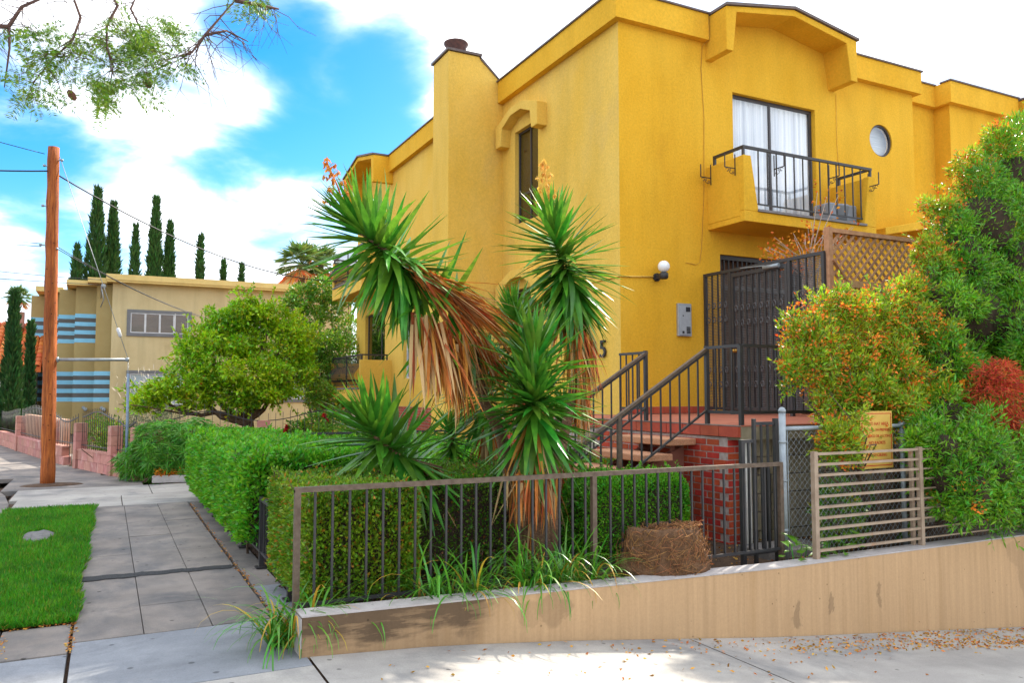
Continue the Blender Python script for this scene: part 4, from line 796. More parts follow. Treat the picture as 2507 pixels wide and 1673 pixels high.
for i in range(17):
    z = LZ - 0.155 - BP * (i + 0.5); sh = 0.106 if i % 2 else 0
    for k in range(-1, 12):
        y = 6.78 + k * 0.2125 + sh - 0.106
        if y < 6.76 or y > 9.3: continue
        inst('brick', random.choice(bme), Matrix.Translation((5.985 + random.uniform(-0.003, 0.003), y, z)) @ Matrix.Rotation(R(90), 4, 'Z'), ld)
    if sh == 0: inst('brick', bme[0], Matrix.Translation((6.065, 6.675, z)), ld)
    else:
        for xx in (6.012, 6.119): inst('brick', bme[1], Matrix.Translation((xx, 6.675, z)) @ Matrix.Diagonal((0.5, 1, 1, 1)), ld)
# block wall under the landing to the right
bk = MB().box(-0.193, -0.05, -0.093, 0.193, 0.05, 0.093).mesh('block', M['blockwall'])
for i in range(6):
    for k in range(15): inst('block', bk, Matrix.Translation((6.39 + k * 0.4 + (0.2 if i % 2 else 0), 6.70, LZ - 0.25 - i * 0.2)), ld)
mb = MB(); mb.box(6.19, 6.70, -0.3, 12.4, 6.76, LZ - 0.15); mb.build('mortar_joint', M['mortar'], ld)
dp = tag(MB().tube([(6.12, 6.52, 1.07), (6.12, 6.52, -0.02), (6.13, 6.49, -0.06)], 0.035, 10).build('drain_pipe', mat('white_drain_paint', (0.55, 0.53, 0.48), (0.45, 0.42, 0.37), scale=9, rough=0.5)), 'white drain pipe standing beside the brick pier', 'pipe')
tag(MB().tube([(6.28, 6.62, 0.80), (6.42, 6.60, 0.80), (6.48, 6.60, 0.76), (6.49, 6.60, 0.68), (6.48, 6.60, -0.02)], 0.028, 10).build('black_pipe', M['iron']), 'black elbow pipe on the grey block wall behind the side gate', 'pipe')
tag(MB().box(5.75, 5.85, -0.05, 6.6, 6.3, 0.06).build('concrete_step', M['concrete'], None, bevel=0.01), 'low concrete step at the foot of the brick pier', 'step')
# ---------------------------------------------------------------- stairs
st = thing('entrance_stairs', 'open stairs with thick pebbled treads leading up to the red landing', 'stairs', (5, 7.7, 0))
NT = 7; rise = LZ / (NT + 1); run = 0.33
S0, S1 = 7.16, 8.28
for i in range(NT):
    z = LZ - 0.165 * (i + 1); x1 = 5.96 - run * i; x0 = x1 - 0.40
    if z < 0.05: continue
    mb = MB(); mb.box(x0, S0, z - 0.075, x1, S1, z); mb.build('tread', M['tread'], st, bevel=0.012)
for y in (S0 + 0.22, S1 - 0.3):
    mb = MB(); mb.prism([(5.98, LZ - 0.25), (5.98, LZ - 0.62), (4.05, -0.02 - 0.1), (3.55, -0.02), (3.65, 0.05)], y, y + 0.09, 'Y'); mb.build('stringer', M['stringer'], st)
for i in range(4):
    x1 = 5.96 - run * i; z = LZ - 0.165 * (i + 1)
    for y in (S0 + 0.24, S1 - 0.28): mb = MB(); mb.bar((x1 - 0.12, y + 0.02, z - 0.3), (x1 - 0.14, y + 0.02, z - 0.075), 0.03, 0.05); mb.build('tread_bracket', M['stringer'], st)
# ---------------------------------------------------------------- railings
def rail_run(par, a, b, ztop, zbot, n, post_a=None, w=0.042):
    pass
slope = 0.62
def stair_rail(label, y, xa=6.05, xb=3.7, group=None):
    t = thing('stair_railing', label, 'railing', (xb, y, 0))
    za = LZ + 0.86
    zt = lambda x: za - slope * (xa - x); zb = lambda x: za - 0.70 - slope * (xa - x)
    mb = MB(); mb.bar((xa + 0.02, y, za), (xb, y, zt(xb)), 0.05, 0.03); mb.build('handrail', M['iron_brown'], t)
    mb = MB(); mb.bar((xa, y, zt(xa) - 0.05), (xb, y, zt(xb) - 0.05), 0.028, 0.02); mb.build('under_rail', M['iron'], t)
    mb = MB(); mb.bar((xa, y, zb(xa)), (xb, y, zb(xb)), 0.028, 0.02); mb.build('bottom_rail', M['iron'], t)
    for k in range(18):
        x = xa - 0.13 * (k + 1)
        if x < xb + 0.06: break
        mb = MB(); mb.bar((x, y, zb(x)), (x, y, zt(x) - 0.03), 0.016); mb.build('baluster', M['iron'], t)
    for x, zz in ((4.85, 0.55),): mb = MB(); mb.box(x - 0.02, y - 0.02, zz - 0.05, x + 0.02, y + 0.02, zt(x)); mb.build('post', M['iron_brown'], t)
    mb = MB(); mb.box(xa - 0.021, y - 0.021, LZ, xa + 0.021, y + 0.021, za + 0.02); mb.build('post', M['iron'], t)
    return t
t = stair_rail('black sloping iron stair railing joined to the landing guard', 7.07)
za = LZ + 0.86
GY = 6.53
mb = MB(); mb.box(6.03, GY, za - 0.02, 6.07, 7.07, za + 0.015); mb.build('top_rail', M['iron'], t)
mb = MB(); mb.box(6.07, GY - 0.02, za - 0.02, 8.4, GY + 0.02, za + 0.015); mb.build('top_rail', M['iron'], t)
mb = MB(); mb.box(6.035, GY, LZ + 0.12, 6.065, 7.07, LZ + 0.155); mb.build('bottom_rail', M['iron'], t)
mb = MB(); mb.box(6.07, GY - 0.015, LZ + 0.12, 8.4, GY + 0.015, LZ + 0.155); mb.build('bottom_rail', M['iron'], t)
for x in (6.05, 7.25, 8.38): mb = MB(); mb.box(x - 0.021, GY - 0.021, LZ, x + 0.021, GY + 0.021, za); mb.build('post', M['iron'], t)
for k in range(1, 4): mb = MB(); y = GY + 0.13 * k; mb.box(6.042, y - 0.008, LZ + 0.15, 6.058, y + 0.008, za - 0.02); mb.build('baluster', M['iron'], t)
for k in range(1, 18): mb = MB(); x = 6.05 + 0.13 * k; mb.box(x - 0.008, GY - 0.008, LZ + 0.15, x + 0.008, GY + 0.008, za - 0.02); mb.build('baluster', M['iron'], t)
t = stair_rail('black iron stair railing on the side of the yellow wall, with a short guard return', 8.22)
mb = MB(); mb.box(6.03, 8.22, za - 0.02, 6.07, 8.78, za + 0.012); mb.build('top_rail', M['iron'], t)
mb = MB(); mb.box(6.036, 8.22, LZ + 0.14, 6.064, 8.78, LZ + 0.165); mb.build('bottom_rail', M['iron'], t)
for y in (8.36, 8.5, 8.64, 8.77): mb = MB(); mb.box(6.042, y - 0.008, LZ + (0.15 if y < 8.7 else 0), 6.058, y + 0.008, za - 0.02); mb.build('baluster', M['iron'], t)
# ---------------------------------------------------------------- security gate
GX = 9.1
sg_ = thing('security_gate', 'tall black iron entrance gate with scroll rings, perforated mesh and a door closer', 'gate', (GX, 9.4, LZ))
z0, z1 = LZ + 0.07, 3.60
mb = MB(); mb.box(GX - 0.025, 8.08, z1 - 0.02, GX + 0.025, 10.66, z1 + 0.03); mb.build('top_rail', M['iron'], sg_)
for y in (8.10, 8.74, 10.02, 10.63): mb = MB(); mb.box(GX - 0.026, y - 0.026, LZ, GX + 0.026, y + 0.026, z1); mb.build('post', M['iron'], sg_)
for (a, b) in ((8.13, 8.71), (10.05, 10.60)): mb = MB(); mb.box(GX - 0.018, a, z0, GX + 0.018, b, z0 + 0.045); mb.build('bottom_rail', M['iron'], sg_)
leaf = MB(); leaf.box(GX - 0.02, 8.78, z0, GX + 0.02, 8.83, z1 - 0.05); leaf.box(GX - 0.02, 9.94, z0, GX + 0.02, 9.99, z1 - 0.05); leaf.box(GX - 0.02, 8.83, z0, GX + 0.02, 9.94, z0 + 0.05); leaf.box(GX - 0.02, 8.83, z1 - 0.11, GX + 0.02, 9.94, z1 - 0.05)
lf = leaf.build('gate_leaf', M['iron'], sg_)
def gate_fill(par, ya, yb2, zt):
    n = max(2, round((yb2 - ya) / 0.135))
    for k in range(1, n):
        y = ya + (yb2 - ya) * k / n; mb = MB(); mb.box(GX - 0.011, y - 0.011, z0 + 0.04, GX + 0.011, y + 0.011, zt); mb.build('bar', M['iron'], par)
    for k in range(n):
        yc = ya + (yb2 - ya) * (k + 0.5) / n
        for zz in (z0 + 0.42, z0 + 0.66, zt - 0.52, zt - 0.76):
            mb = MB(); mb.tube([(GX - 0.026, yc + 0.034 * math.cos(a), zz + 0.045 * math.sin(a)) for a in np.linspace(0, 2 * math.pi * 0.86, 11)] + [(GX - 0.026, yc + 0.012, zz + 0.0)], 0.010, 4); mb.build('scroll_ring', M['screen'], par)  # lighter steel puts the light the rings catch into their colour
gate_fill(sg_, 8.13, 8.71, z1 - 0.02); gate_fill(sg_, 10.05, 10.60, z1 - 0.02); gate_fill(lf, 8.83, 9.94, z1 - 0.11)
def screen(par, ya, yb2, zt):
    V = []; 
    mb = MB(); k = 0; zz = z0 + 0.05
    while zz < zt: mb.quad((GX + 0.016, ya, zz), (GX + 0.016, yb2, zz), (GX + 0.016, yb2, zz + 0.009), (GX + 0.016, ya, zz + 0.009)); zz += 0.026
    yy = ya
    while yy < yb2: mb.quad((GX + 0.017, yy, z0 + 0.05), (GX + 0.017, yy + 0.005, z0 + 0.05), (GX + 0.017, yy + 0.005, zt), (GX + 0.017, yy, zt)); yy += 0.022
    mb.build('perforated_screen', M['screen'], par)
screen(sg_, 8.13, 8.71, z1 - 0.02); screen(sg_, 10.05, 10.60, z1 - 0.02); screen(lf, 8.83, 9.94, z1 - 0.1)
mb = MB(); mb.tube([(GX - 0.05, 8.9, z1 - 0.06), (GX - 0.05, 9.22, z1 - 0.06)], 0.032, 10); mb.bar((GX - 0.05, 9.2, z1 - 0.03), (GX - 0.02, 9.75, z1 + 0.01), 0.03, 0.012); mb.build('door_closer', M['galv'], sg_)
mb = MB(); mb.lathe([(0.035, 0), (0.035, 0.02), (0.02, 0.03), (0.03, 0.06), (0.01, 0.075)], (GX - 0.02, 9.9, 2.28), 10, 'X'); mb.v = [(2 * (GX - 0.02) - x, y, z) for x, y, z in mb.v]; mb.build('door_knob', mat('brass', (0.55, 0.30, 0.06), rough=0.3, metal=0.7), lf)
# ---------------------------------------------------------------- lattice screen and board fence
LY = 8.06
la = thing('lattice_screen', 'weathered brown wooden lattice screen with diagonal slats beside the gate', 'lattice', (9.15, LY, 2.6))
lx0, lx1, lz0, lz1 = 9.16, 13.6, 2.55, 3.95
mb = MB(); mb.box(lx0 - 0.04, LY - 0.045, LZ, lx0 + 0.04, LY + 0.045, lz1 + 0.02); mb.build('post', M['woodgrey'], la)
mb = MB(); mb.box(lx0, LY - 0.04, lz1 - 0.05, lx1, LY + 0.04, lz1 + 0.01); mb.build('top_rail', M['woodgrey'], la)
mb = MB(); mb.box(lx0 + 0.2, LY - 0.06, 3.12, lx1, LY - 0.03, 3.22); mb.build('middle_rail', M['woodgrey'], la)
mb = MB(); mb.bar((lx0 + 0.03, LY - 0.05, 3.50), (lx0 + 0.85, LY - 0.05, 2.62), 0.05, 0.03); mb.build('brace', M['woodgrey'], la)
def clip45(c, sgn):
    """slat centre line x = c + sgn*z, clipped to the panel"""
    pts = []
    for z in (lz0, lz1 - 0.05): pts.append((c + sgn * (z - lz0), z))
    (xa, za_), (xb, zb_) = pts
    for _ in range(1):
        lo_, hi_ = lx0 + 0.03, lx1 - 0.02
        def cut(x, z, x2, z2):
            if x < lo_: return (lo_, z + (lo_ - x) * (z2 - z) / (x2 - x))
            if x > hi_: return (hi_, z + (hi_ - x) * (z2 - z) / (x2 - x))
            return (x, z)
        A = cut(xa, za_, xb, zb_); B = cut(xb, zb_, xa, za_)
    if max(xa, xb) < lo_ or min(xa, xb) > hi_: return None
    return A, B
for sgn, dy in ((1, -0.014), (-1, 0.004)):
    c = lx0 - 1.6
    while c < lx1 + 1.6:
        r_ = clip45(c, sgn)
        if r_ and (Vector(r_[0]) - Vector(r_[1])).length > 0.08:
            (xa, za_), (xb, zb_) = r_; mb = MB(); mb.bar((xa, LY + dy, za_), (xb, LY + dy, zb_), 0.012, 0.038)
            mb.build('slat', M['woodgrey'], la)
        c += 0.155
bf = thing('board_fence', 'dark brown vertical board fence under the lattice screen', 'fence', (9.2, 8.1, LZ))
for k in range(30): mb = MB(); x = 9.25 + k * 0.145; mb.box(x - 0.068, 8.10, LZ, x + 0.068, 8.13, 2.56 + random.uniform(-0.01, 0.01)); mb.build('board', M['woodbrown'], bf)
# ---------------------------------------------------------------- garden iron fence
def picket_fence(label, pts_from, pts_to, zt, zb, spacing, posts, m_rail='iron_brown', m_bar='iron', cat='fence', w=0.03, rail_h=0.035, base=0.0, low_rail=True):
    a = Vector(pts_from); b = Vector(pts_to); L = (b - a).length; d = (b - a) / L
    t = thing('iron_fence', label, cat, (a.x, a.y, base))
    mb = MB(); mb.bar(a + Vector((0, 0, zt)) - d * 0.02, b + Vector((0, 0, zt)) + d * 0.02, w + 0.008, rail_h); mb.build('top_rail', M[m_rail], t)
    if low_rail: mb = MB(); mb.bar(a + Vector((0, 0, zb)), b + Vector((0, 0, zb)), w * 0.8, 0.022); mb.build('bottom_rail', M[m_bar], t)
    n = int(L / spacing)
    for k in range(1, n + 1):
        p = a + d * spacing * k
        if any(abs(spacing * k - q) < 0.05 for q in posts): continue
        mb = MB(); mb.bar(p + Vector((0, 0, zb)), p + Vector((0, 0, zt)), 0.015); mb.build('picket', M[m_bar], t)
    for q in posts:
        p = a + d * q; mb = MB(); mb.bar(p + Vector((0, 0, base)), p + Vector((0, 0, zt)), 0.04); mb.build('post', M[m_rail], t)
        mb = MB(); mb.box(p.x - 0.05, p.y - 0.05, base, p.x + 0.05, p.y + 0.05, base + 0.01); mb.build('base_plate', M[m_bar], t)
    return t
picket_fence('brown weathered iron picket fence along the retaining wall in front of the hedge', (1.15, 5.42, 0), (5.47, 5.42, 0), 0.955, 0.20, 0.118, [0.0, 2.32, 4.32])
picket_fence('black low iron fence along the pavement edge, buried in the hedges', (1.31, 5.6, 0), (1.31, 13.2, 0), 0.62, 0.14, 0.13, [0.8, 2.08, 3.17, 4.3, 5.5, 6.7], m_rail='iron', low_rail=True)
picket_fence('black low iron fence across the garden behind the clipped hedge', (2.2, 12.8, 0), (5.2, 12.8, 0), 0.95, 0.2, 0.2, [0.0, 1.5, 3.0], m_rail='iron')
# black side gate next to the pier
gt = thing('side_gate', 'narrow black iron side gate with a stepped top beside the galvanised post', 'gate', (5.4, 5.62, 0))
mb = MB(); mb.box(5.335, 5.60, 0.0, 5.365, 5.63, 1.36); mb.build('post', M['iron'], gt)
mb = MB(); mb.box(5.60, 5.595, 0.0, 5.64, 5.635, 1.36); mb.build('post', M['iron'], gt)
mb = MB(); mb.box(5.18, 5.595, 0.0, 5.22, 5.635, 1.17); mb.build('post', M['iron'], gt)
mb = MB(); mb.box(5.365, 5.603, 1.30, 5.60, 5.628, 1.33); mb.build('rail', M['iron'], gt); MB().box(5.22, 5.603, 1.14, 5.335, 5.628, 1.17).build('rail', M['iron'], gt); MB().box(5.22, 5.603, 0.12, 5.60, 5.628, 0.15).build('rail', M['iron'], gt)
for x in (5.28, 5.44, 5.52): mb = MB(); mb.box(x - 0.009, 5.607, 0.14, x + 0.009, 5.625, 1.30 if x > 5.4 else 1.14); mb.build('bar', M['iron'], gt)
# galvanised post and chain-link fence
cl = thing('chain_link_fence', 'galvanised chain-link fence behind the horizontal bar fence', 'fence', (5.45, 5.46, 0))
for x, top in ((5.55, 1.42), (7.18, 1.27), (9.4, 1.27)):
    mb = MB(); mb.tube([(x, 5.46, -0.02), (x, 5.46, top)], 0.032 if x < 6 else 0.024, 12); mb.lathe([(0.036, 0), (0.036, 0.02), (0.02, 0.045), (0.002, 0.05)], (x, 5.46, top), 12); mb.build('post', M['galv'], cl)
mb = MB(); mb.tube([(5.55, 5.46, 1.27), (9.4, 5.46, 1.27)], 0.02, 8); mb.build('top_rail', M['galv'], cl)
for z in (0.35, 0.8, 1.15): mb = MB(); mb.lathe([(0.036, -0.012), (0.036, 0.012)], (5.55, 5.46, z), 12); mb.build('tension_band', M['galv'], cl)
mb = MB(); mb.tube([(5.61, 5.46, 0.1), (5.61, 5.46, 1.26)], 0.006, 4); mb.build('tension_bar', M['galv'], cl)
mb = MB(); s_ = 0.033; nz = int(1.2 / s_)
x = 5.62; k = 0
while x < 9.3:
    pts = [(x + (s_ if (j + k) % 2 else 0), 5.46 + (0.003 if j % 2 else -0.003), 0.06 + j * s_ * 1.02) for j in range(nz)]
    mb.tube(pts, 0.0021, 3, cap=False); x += s_; k += 1
o = mb.build('wire_mesh', M['galv'], cl); o['kind'] = 'stuff'
# horizontal bar fence on the wall top
hb = thing('bar_fence', 'pale rusty steel fence of horizontal bars standing on the beige wall', 'fence', (5.55, 5.1, 0.15))
for x in (5.545, 6.93, 9.0, 11.0):
    mb = MB(); tp = 1.085 if x < 7 else 0.55
    mb.box(x - 0.022, 5.07, 0.14, x + 0.022, 5.115, tp); mb.build('post', M['rusty_pale'], hb)
    if x == 6.93: mb = MB(); mb.box(x - 0.065, 5.13, 0.14, x - 0.03, 5.16, 1.07); mb.build('post', M['rusty_pale'], hb)
for k in range(10):
    z = 0.225 + k * 0.093
    mb = MB(); mb.box(5.567, 5.08, z - 0.011, 6.908, 5.105, z + 0.011); mb.build('bar', M['rusty_pale'], hb)
    mb = MB(); mb.box(6.952, 5.083, z - 0.007, 8.98 if k > 2 else 11.0, 5.10, z + 0.007); mb.build('bar', M['rusty_pale'], hb)
# notice board on the chain-link
sn = thing('warning_sign', 'yellow notice with red lettering and red border wired to the chain-link fence', 'sign', (6.6, 5.43, 1.0))
sy = 5.425; sx = round(at(2012, 1020, Y=sy).x, 3)
mb = MB(); mb.box(sx - 0.225, sy - 0.004, 0.86, sx + 0.225, sy + 0.004, 1.42); mb.build('sign_panel', M['signyellow'], sn)
mb = MB(); b0, b1, c0, c1 = sx - 0.21, sx + 0.21, 0.885, 1.40
for (a, b, c, d) in ((b0, b1, c0, c0 + 0.008), (b0, b1, c1 - 0.008, c1), (b0, b0 + 0.008, c0 + 0.008, c1 - 0.008), (b1 - 0.008, b1, c0 + 0.008, c1 - 0.008)): mb.box(a, sy - 0.0055, c, b, sy - 0.0042, d)
mb.build('red_border', M['signred'], sn)
rotY = Matrix(((1, 0, 0, 0), (0, 0, -1, 0), (0, 1, 0, 0), (0, 0, 0, 1)))
for txt, size, zz in (('CONSTRUCTION AREA', 0.036, 1.365), ('HARD HAT AREA', 0.044, 1.295), ('VISITORS ON PREMISES', 0.036, 1.235), ('NO DRUGS OR ALCOHOL', 0.038, 1.175), ('NO RADIOS', 0.044, 1.11), ('NO LOITERING', 0.034, 1.05), ('NO SMOKING', 0.044, 0.99), ('IN CASE OF EMERGENCY', 0.03, 0.935)):
    if txt in ('CONSTRUCTION AREA', 'NO LOITERING'): continue
    text_part(txt, size, Matrix.Translation((sx, sy - 0.006, zz)) @ rotY, M['signred'], sn, depth=0.0008)
# ================================================================ PLANTS
def blade_mesh(name, m, seg=6, width=0.075, bend=0.10, fold=0.32, tipstart=0.45):
    """one stiff pointed leaf of length 1 along +Z, folded along its middle"""
    V = []; F = []
    for i in range(seg + 1):
        t = i / seg; w = width * (0.85 + 0.15 * min(1, t * 4)) * (1 if t < tipstart else max(0.02, (1 - (t - tipstart) / (1 - tipstart)) ** 0.8)) * 0.5
        x = bend * t * t; V += [(x + w * fold, -w, t), (x, 0, t), (x + w * fold, w, t)]
    for i in range(seg):
        for j in (0, 1): F.append((i * 3 + j, i * 3 + j + 1, i * 3 + j + 4, i * 3 + j + 3))
    me = bpy.data.meshes.new(name); me.from_pydata(V, [], F); me.materials.append(m)
    me.polygons.foreach_set('use_smooth', [True] * len(F)); return me
Y_LEAF = [blade_mesh('leaf', M['yleaf'], bend=b, width=w) for b, w in ((-0.05, 0.105), (-0.14, 0.10), (-0.30, 0.10), (0.05, 0.09))]
def leaf_matrix(base, d, L, roll=None):
    d = Vector(d).normalized(); up = Vector((0, 0, 1))
    x = up - d * up.dot(d)
    if x.length < 0.05: x = Vector((1, 0, 0)) - d * d.x
    x.normalize(); y = d.cross(x)
    m_ = Matrix(((x.x, y.x, d.x, base[0]), (x.y, y.y, d.y, base[1]), (x.z, y.z, d.z, base[2]), (0, 0, 0, 1)))
    return m_ @ Matrix.Diagonal((L, L, L, 1)) @ Matrix.Rotation(random.gauss(0, 0.15) if roll is None else roll, 4, 'Z')
class LeafBag:
    """leaves of one yucca: the largest are objects of their own, the rest one joined part"""
    def __init__(s): s.g = []; s.d = []
    def join(s, items, meshes, name, m, par):
        Vs = []; Fs = []; off = 0
        for mtx, me in items:
            n = len(me.vertices); co = np.empty(n * 3, np.float32); me.vertices.foreach_get('co', co); co = co.reshape(-1, 3)
            A = np.array(mtx); Vs.append(co @ A[:3, :3].T + A[:3, 3])
            F = np.array([p.vertices[:] for p in me.polygons]) + off; Fs.append(F); off += n
        o = npmesh(name, np.concatenate(Vs), np.concatenate(Fs), m, par, smooth=True); return o
def rosette(bag, stem, L, n_green, n_dead, grav=0.55, spread=(12, 100), dead_dir=None, thin=1.0):
    """leaves set round the upper end of a stem (list of points, last = growing tip)"""
    P = [Vector(p) for p in stem]; cum = [0]
    for a, b in zip(P, P[1:]): cum.append(cum[-1] + (b - a).length)
    tot = cum[-1]
    def pt(t):
        s = t * tot
        for i in range(len(P) - 1):
            if s <= cum[i + 1] + 1e-9:
                u = (s - cum[i]) / max(1e-9, cum[i + 1] - cum[i]); return P[i].lerp(P[i + 1], u), (P[i + 1] - P[i]).normalized()
        return P[-1], (P[-1] - P[-2]).normalized()
    for k in range(n_green):
        f = k / n_green                          # 0 = newest at the tip
        p, ax = pt(1 - f * 0.75)
        ang = R(spread[0] + (spread[1] - spread[0]) * f ** 0.75 + random.gauss(0, 7)); az = k * 2.39996 + random.gauss(0, 0.2)
        u = ax.cross(Vector((0.3, 0.2, 1))).normalized(); w = ax.cross(u)
        d = ax * math.cos(ang) + (u * math.cos(az) + w * math.sin(az)) * math.sin(ang)
        d = (d + Vector((0, 0, -grav * f * f * 1.3))).normalized()
        ll = L * (0.6 + 0.4 * min(1, f * 3)) * random.uniform(0.85, 1.12)
        bag.g.append((leaf_matrix(p, d, ll), random.choice(Y_LEAF[:2] + Y_LEAF[3:] if f < 0.4 else Y_LEAF), ll))
    for k in range(n_dead):
        p, ax = pt(random.uniform(0.02, 0.35)); az = random.uniform(0, 6.283)
        d = Vector((math.cos(az) * 0.35, math.sin(az) * 0.35, -1))
        if dead_dir: d = d * 0.55 + Vector(dead_dir)
        d = (d + Vector((random.gauss(0, 0.16), random.gauss(0, 0.16), random.gauss(0, 0.12)))).normalized()
        ll = L * random.uniform(0.75, 1.15)
        bag.d.append((leaf_matrix(p, d, ll) @ Matrix.Diagonal((0.55, 0.55, 1, 1)), random.choice(Y_LEAF)))
def panicle(name, base, tip, m, par, n=70, spread=0.11):
    """dried flower stalk with hanging seed scraps"""
    base = Vector(base); tip = Vector(tip); mb = MB(); mb.tube([base, base.lerp(tip, 0.5) + Vector((0.02, 0, 0)), tip], [0.011, 0.008, 0.003], 5)
    pts = []; 
    for k in range(16):
        t = 0.22 + 0.74 * k / 15; a = base.lerp(tip, t); az = k * 2.4; r = spread * (1.15 - t) * random.uniform(0.7, 1.3)
        b = a + Vector((math.cos(az) * r, math.sin(az) * r, 0.03)); mb.tube([a, a.lerp(b, 0.5) + Vector((0, 0, 0.02)), b], 0.0025, 4)
        for _ in range(n // 16): q = a.lerp(b, random.uniform(0.3, 1.05)); pts.append((q.x, q.y, q.z))
    st_ = mb.build('flower_stalk', m, par)
    pts = np.array(pts); d = np.stack([rng.normal(0, 0.4, len(pts)), rng.normal(0, 0.4, len(pts)), -np.ones(len(pts))], 1)
    leaf_mesh('dry_flower', pts, d, 0.045, 0.022, m, st_)['kind'] = 'stuff'
def finish_yucca(bag, root, keep=285):
    bag.g.sort(key=lambda q: -q[2])
    idx = list(range(len(bag.g))); random.shuffle(idx); own = set(idx[:keep])
    for i, (mtx, me, _) in enumerate(bag.g):
        if i in own: inst('leaf', me, mtx, root)
    rest_ = [(m_, me) for i, (m_, me, _) in enumerate(bag.g) if i not in own]
    if rest_: bag.join(rest_, None, 'leaf', M['yleaf_rest'], root)['kind'] = 'stuff'
    if bag.d: bag.join(bag.d, None, 'dead_leaf', M['ydead'], root)['kind'] = 'stuff'
YY = 6.25
def dead_bundle(bag, pa, pb, d, L, n, jit=0.2, w=0.6):
    pa, pb = Vector(pa), Vector(pb)
    for k in range(n):
        p = pa.lerp(pb, random.random()) + Vector((random.gauss(0, 0.03), random.gauss(0, 0.06), random.gauss(0, 0.03)))
        q = (Vector(d).normalized() + Vector((random.gauss(0, jit), random.gauss(0, jit), random.gauss(0, jit)))).normalized(); ll = L * random.uniform(0.7, 1.2)
        bag.d.append((leaf_matrix(p, q, ll) @ Matrix.Diagonal((w, w, 1, 1)), random.choice(Y_LEAF)))
a_ = lambda x, y, Y=YY: tuple(at(x, y, Y=Y))
yu = thing('yucca_tree', 'big branching yucca with two leaning leafy heads, orange dead leaf skirts and dried flower stalks', 'yucca', (3.4, YY, 0))
base = at(1228, 1320, Y=YY); base.z = -0.02
fork = Vector(a_(1222, 1085))
mb = MB()
mb.tube([base + Vector((-0.10, 0, 0)), at(1190, 1200, Y=YY), at(1170, 1080, Y=YY), at(1150, 1000, Y=YY + 0.1), at(1112, 925, Y=YY + 0.15), at(1085, 800, Y=YY + 0.1), at(1050, 715, Y=YY), at(975, 640, Y=YY - 0.1), at(905, 590, Y=YY - 0.15), at(815, 525, Y=YY - 0.2)], [0.13, 0.085, 0.065, 0.052, 0.042, 0.038, 0.034, 0.026, 0.02, 0.012], 10)
mb.tube([base + Vector((0.10, 0.05, 0)), at(1262, 1180, Y=YY + 0.05), at(1280, 1060, Y=YY + 0.1), at(1303, 960, Y=YY + 0.15), at(1325, 850, Y=YY + 0.15), at(1322, 760, Y=YY + 0.1), at(1300, 650, Y=YY + 0.05), at(1265, 515, Y=YY)], [0.13, 0.085, 0.058, 0.044, 0.038, 0.032, 0.022, 0.012], 10)
mb.tube([base + Vector((0, -0.03, 0)), at(1225, 1180, Y=YY - 0.1), at(1225, 1060, Y=YY - 0.2), at(1225, 900, Y=YY - 0.3), at(1225, 760, Y=YY - 0.25)], [0.17, 0.12, 0.07, 0.05, 0.03], 10)
mb.build('trunk', M['yuccatrunk'], yu)
bag = LeafBag()
LA = 0.52
rosette(bag, [at(1010, 665, Y=YY - 0.05), at(905, 595, Y=YY - 0.12), at(850, 555, Y=YY - 0.17), at(805, 510, Y=YY - 0.2)], LA * 1.2, 165, 0, grav=0.55, spread=(8, 105))
rosette(bag, [at(1095, 790, Y=YY + 0.05), at(1050, 715, Y=YY), at(985, 650, Y=YY - 0.05)], LA * 1.25, 25, 60, grav=0.9, spread=(50, 100), dead_dir=(0.62, -0.12, -0.30))
rosette(bag, [at(1060, 800, Y=YY + 0.05), at(1000, 760, Y=YY), at(960, 735, Y=YY)], LA * 1.2, 15, 60, grav=1.0, spread=(60, 100), dead_dir=(0.25, -0.1, -0.7))
rosette(bag, [at(1320, 740, Y=YY + 0.1), at(1300, 640, Y=YY + 0.05), at(1270, 535, Y=YY), at(1262, 505, Y=YY)], LA * 1.15, 150, 40, grav=0.7, spread=(8, 112))
rosette(bag, [at(1330, 880, Y=YY + 0.15), at(1328, 800, Y=YY + 0.13), at(1322, 735, Y=YY + 0.1)], LA * 1.1, 0, 120, dead_dir=(0.10, -0.12, -1.1))
rosette(bag, [at(1225, 985, Y=YY - 0.35), at(1225, 900, Y=YY - 0.32), at(1226, 840, Y=YY - 0.3), at(1226, 800, Y=YY - 0.3)], LA * 1.2, 125, 20, grav=0.3, spread=(6, 88))
rosette(bag, [at(1225, 1030, Y=YY - 0.15), at(1225, 965, Y=YY - 0.33), at(1225, 905, Y=YY - 0.52)], LA * 1.2, 150, 50, grav=0.6, spread=(12, 115), dead_dir=(0.0, -0.1, -0.9))
rosette(bag, [at(1215, 1230, Y=YY - 0.1), at(1222, 1160, Y=YY - 0.2), at(1225, 1080, Y=YY - 0.25)], LA * 0.75, 0, 60, dead_dir=(0.0, -0.05, -1.0))
rosette(bag, [at(1332, 730, Y=YY - 0.02), at(1318, 680, Y=YY - 0.03), at(1300, 610, Y=YY - 0.05), at(1290, 580, Y=YY - 0.05)], LA * 1.15, 85, 0, grav=1.5, spread=(60, 120))
rosette(bag, [at(960, 660, Y=YY - 0.1), at(920, 620, Y=YY - 0.15), at(880, 590, Y=YY - 0.18)], LA * 1.1, 45, 0, grav=1.4, spread=(60, 120))
dead_bundle(bag, at(935, 610, Y=YY - 0.3), at(1070, 690, Y=YY - 0.2), (0.74, -0.05, -0.60), 0.66, 190, 0.2, 0.5)
dead_bundle(bag, at(950, 720, Y=YY - 0.25), at(1060, 790, Y=YY - 0.15), (0.25, -0.05, -1.0), 0.62, 150, 0.2, 0.5)
dead_bundle(bag, at(1305, 735, Y=YY - 0.1), at(1345, 790, Y=YY), (0.14, -0.1, -1.0), 0.56, 130, 0.17, 0.5)
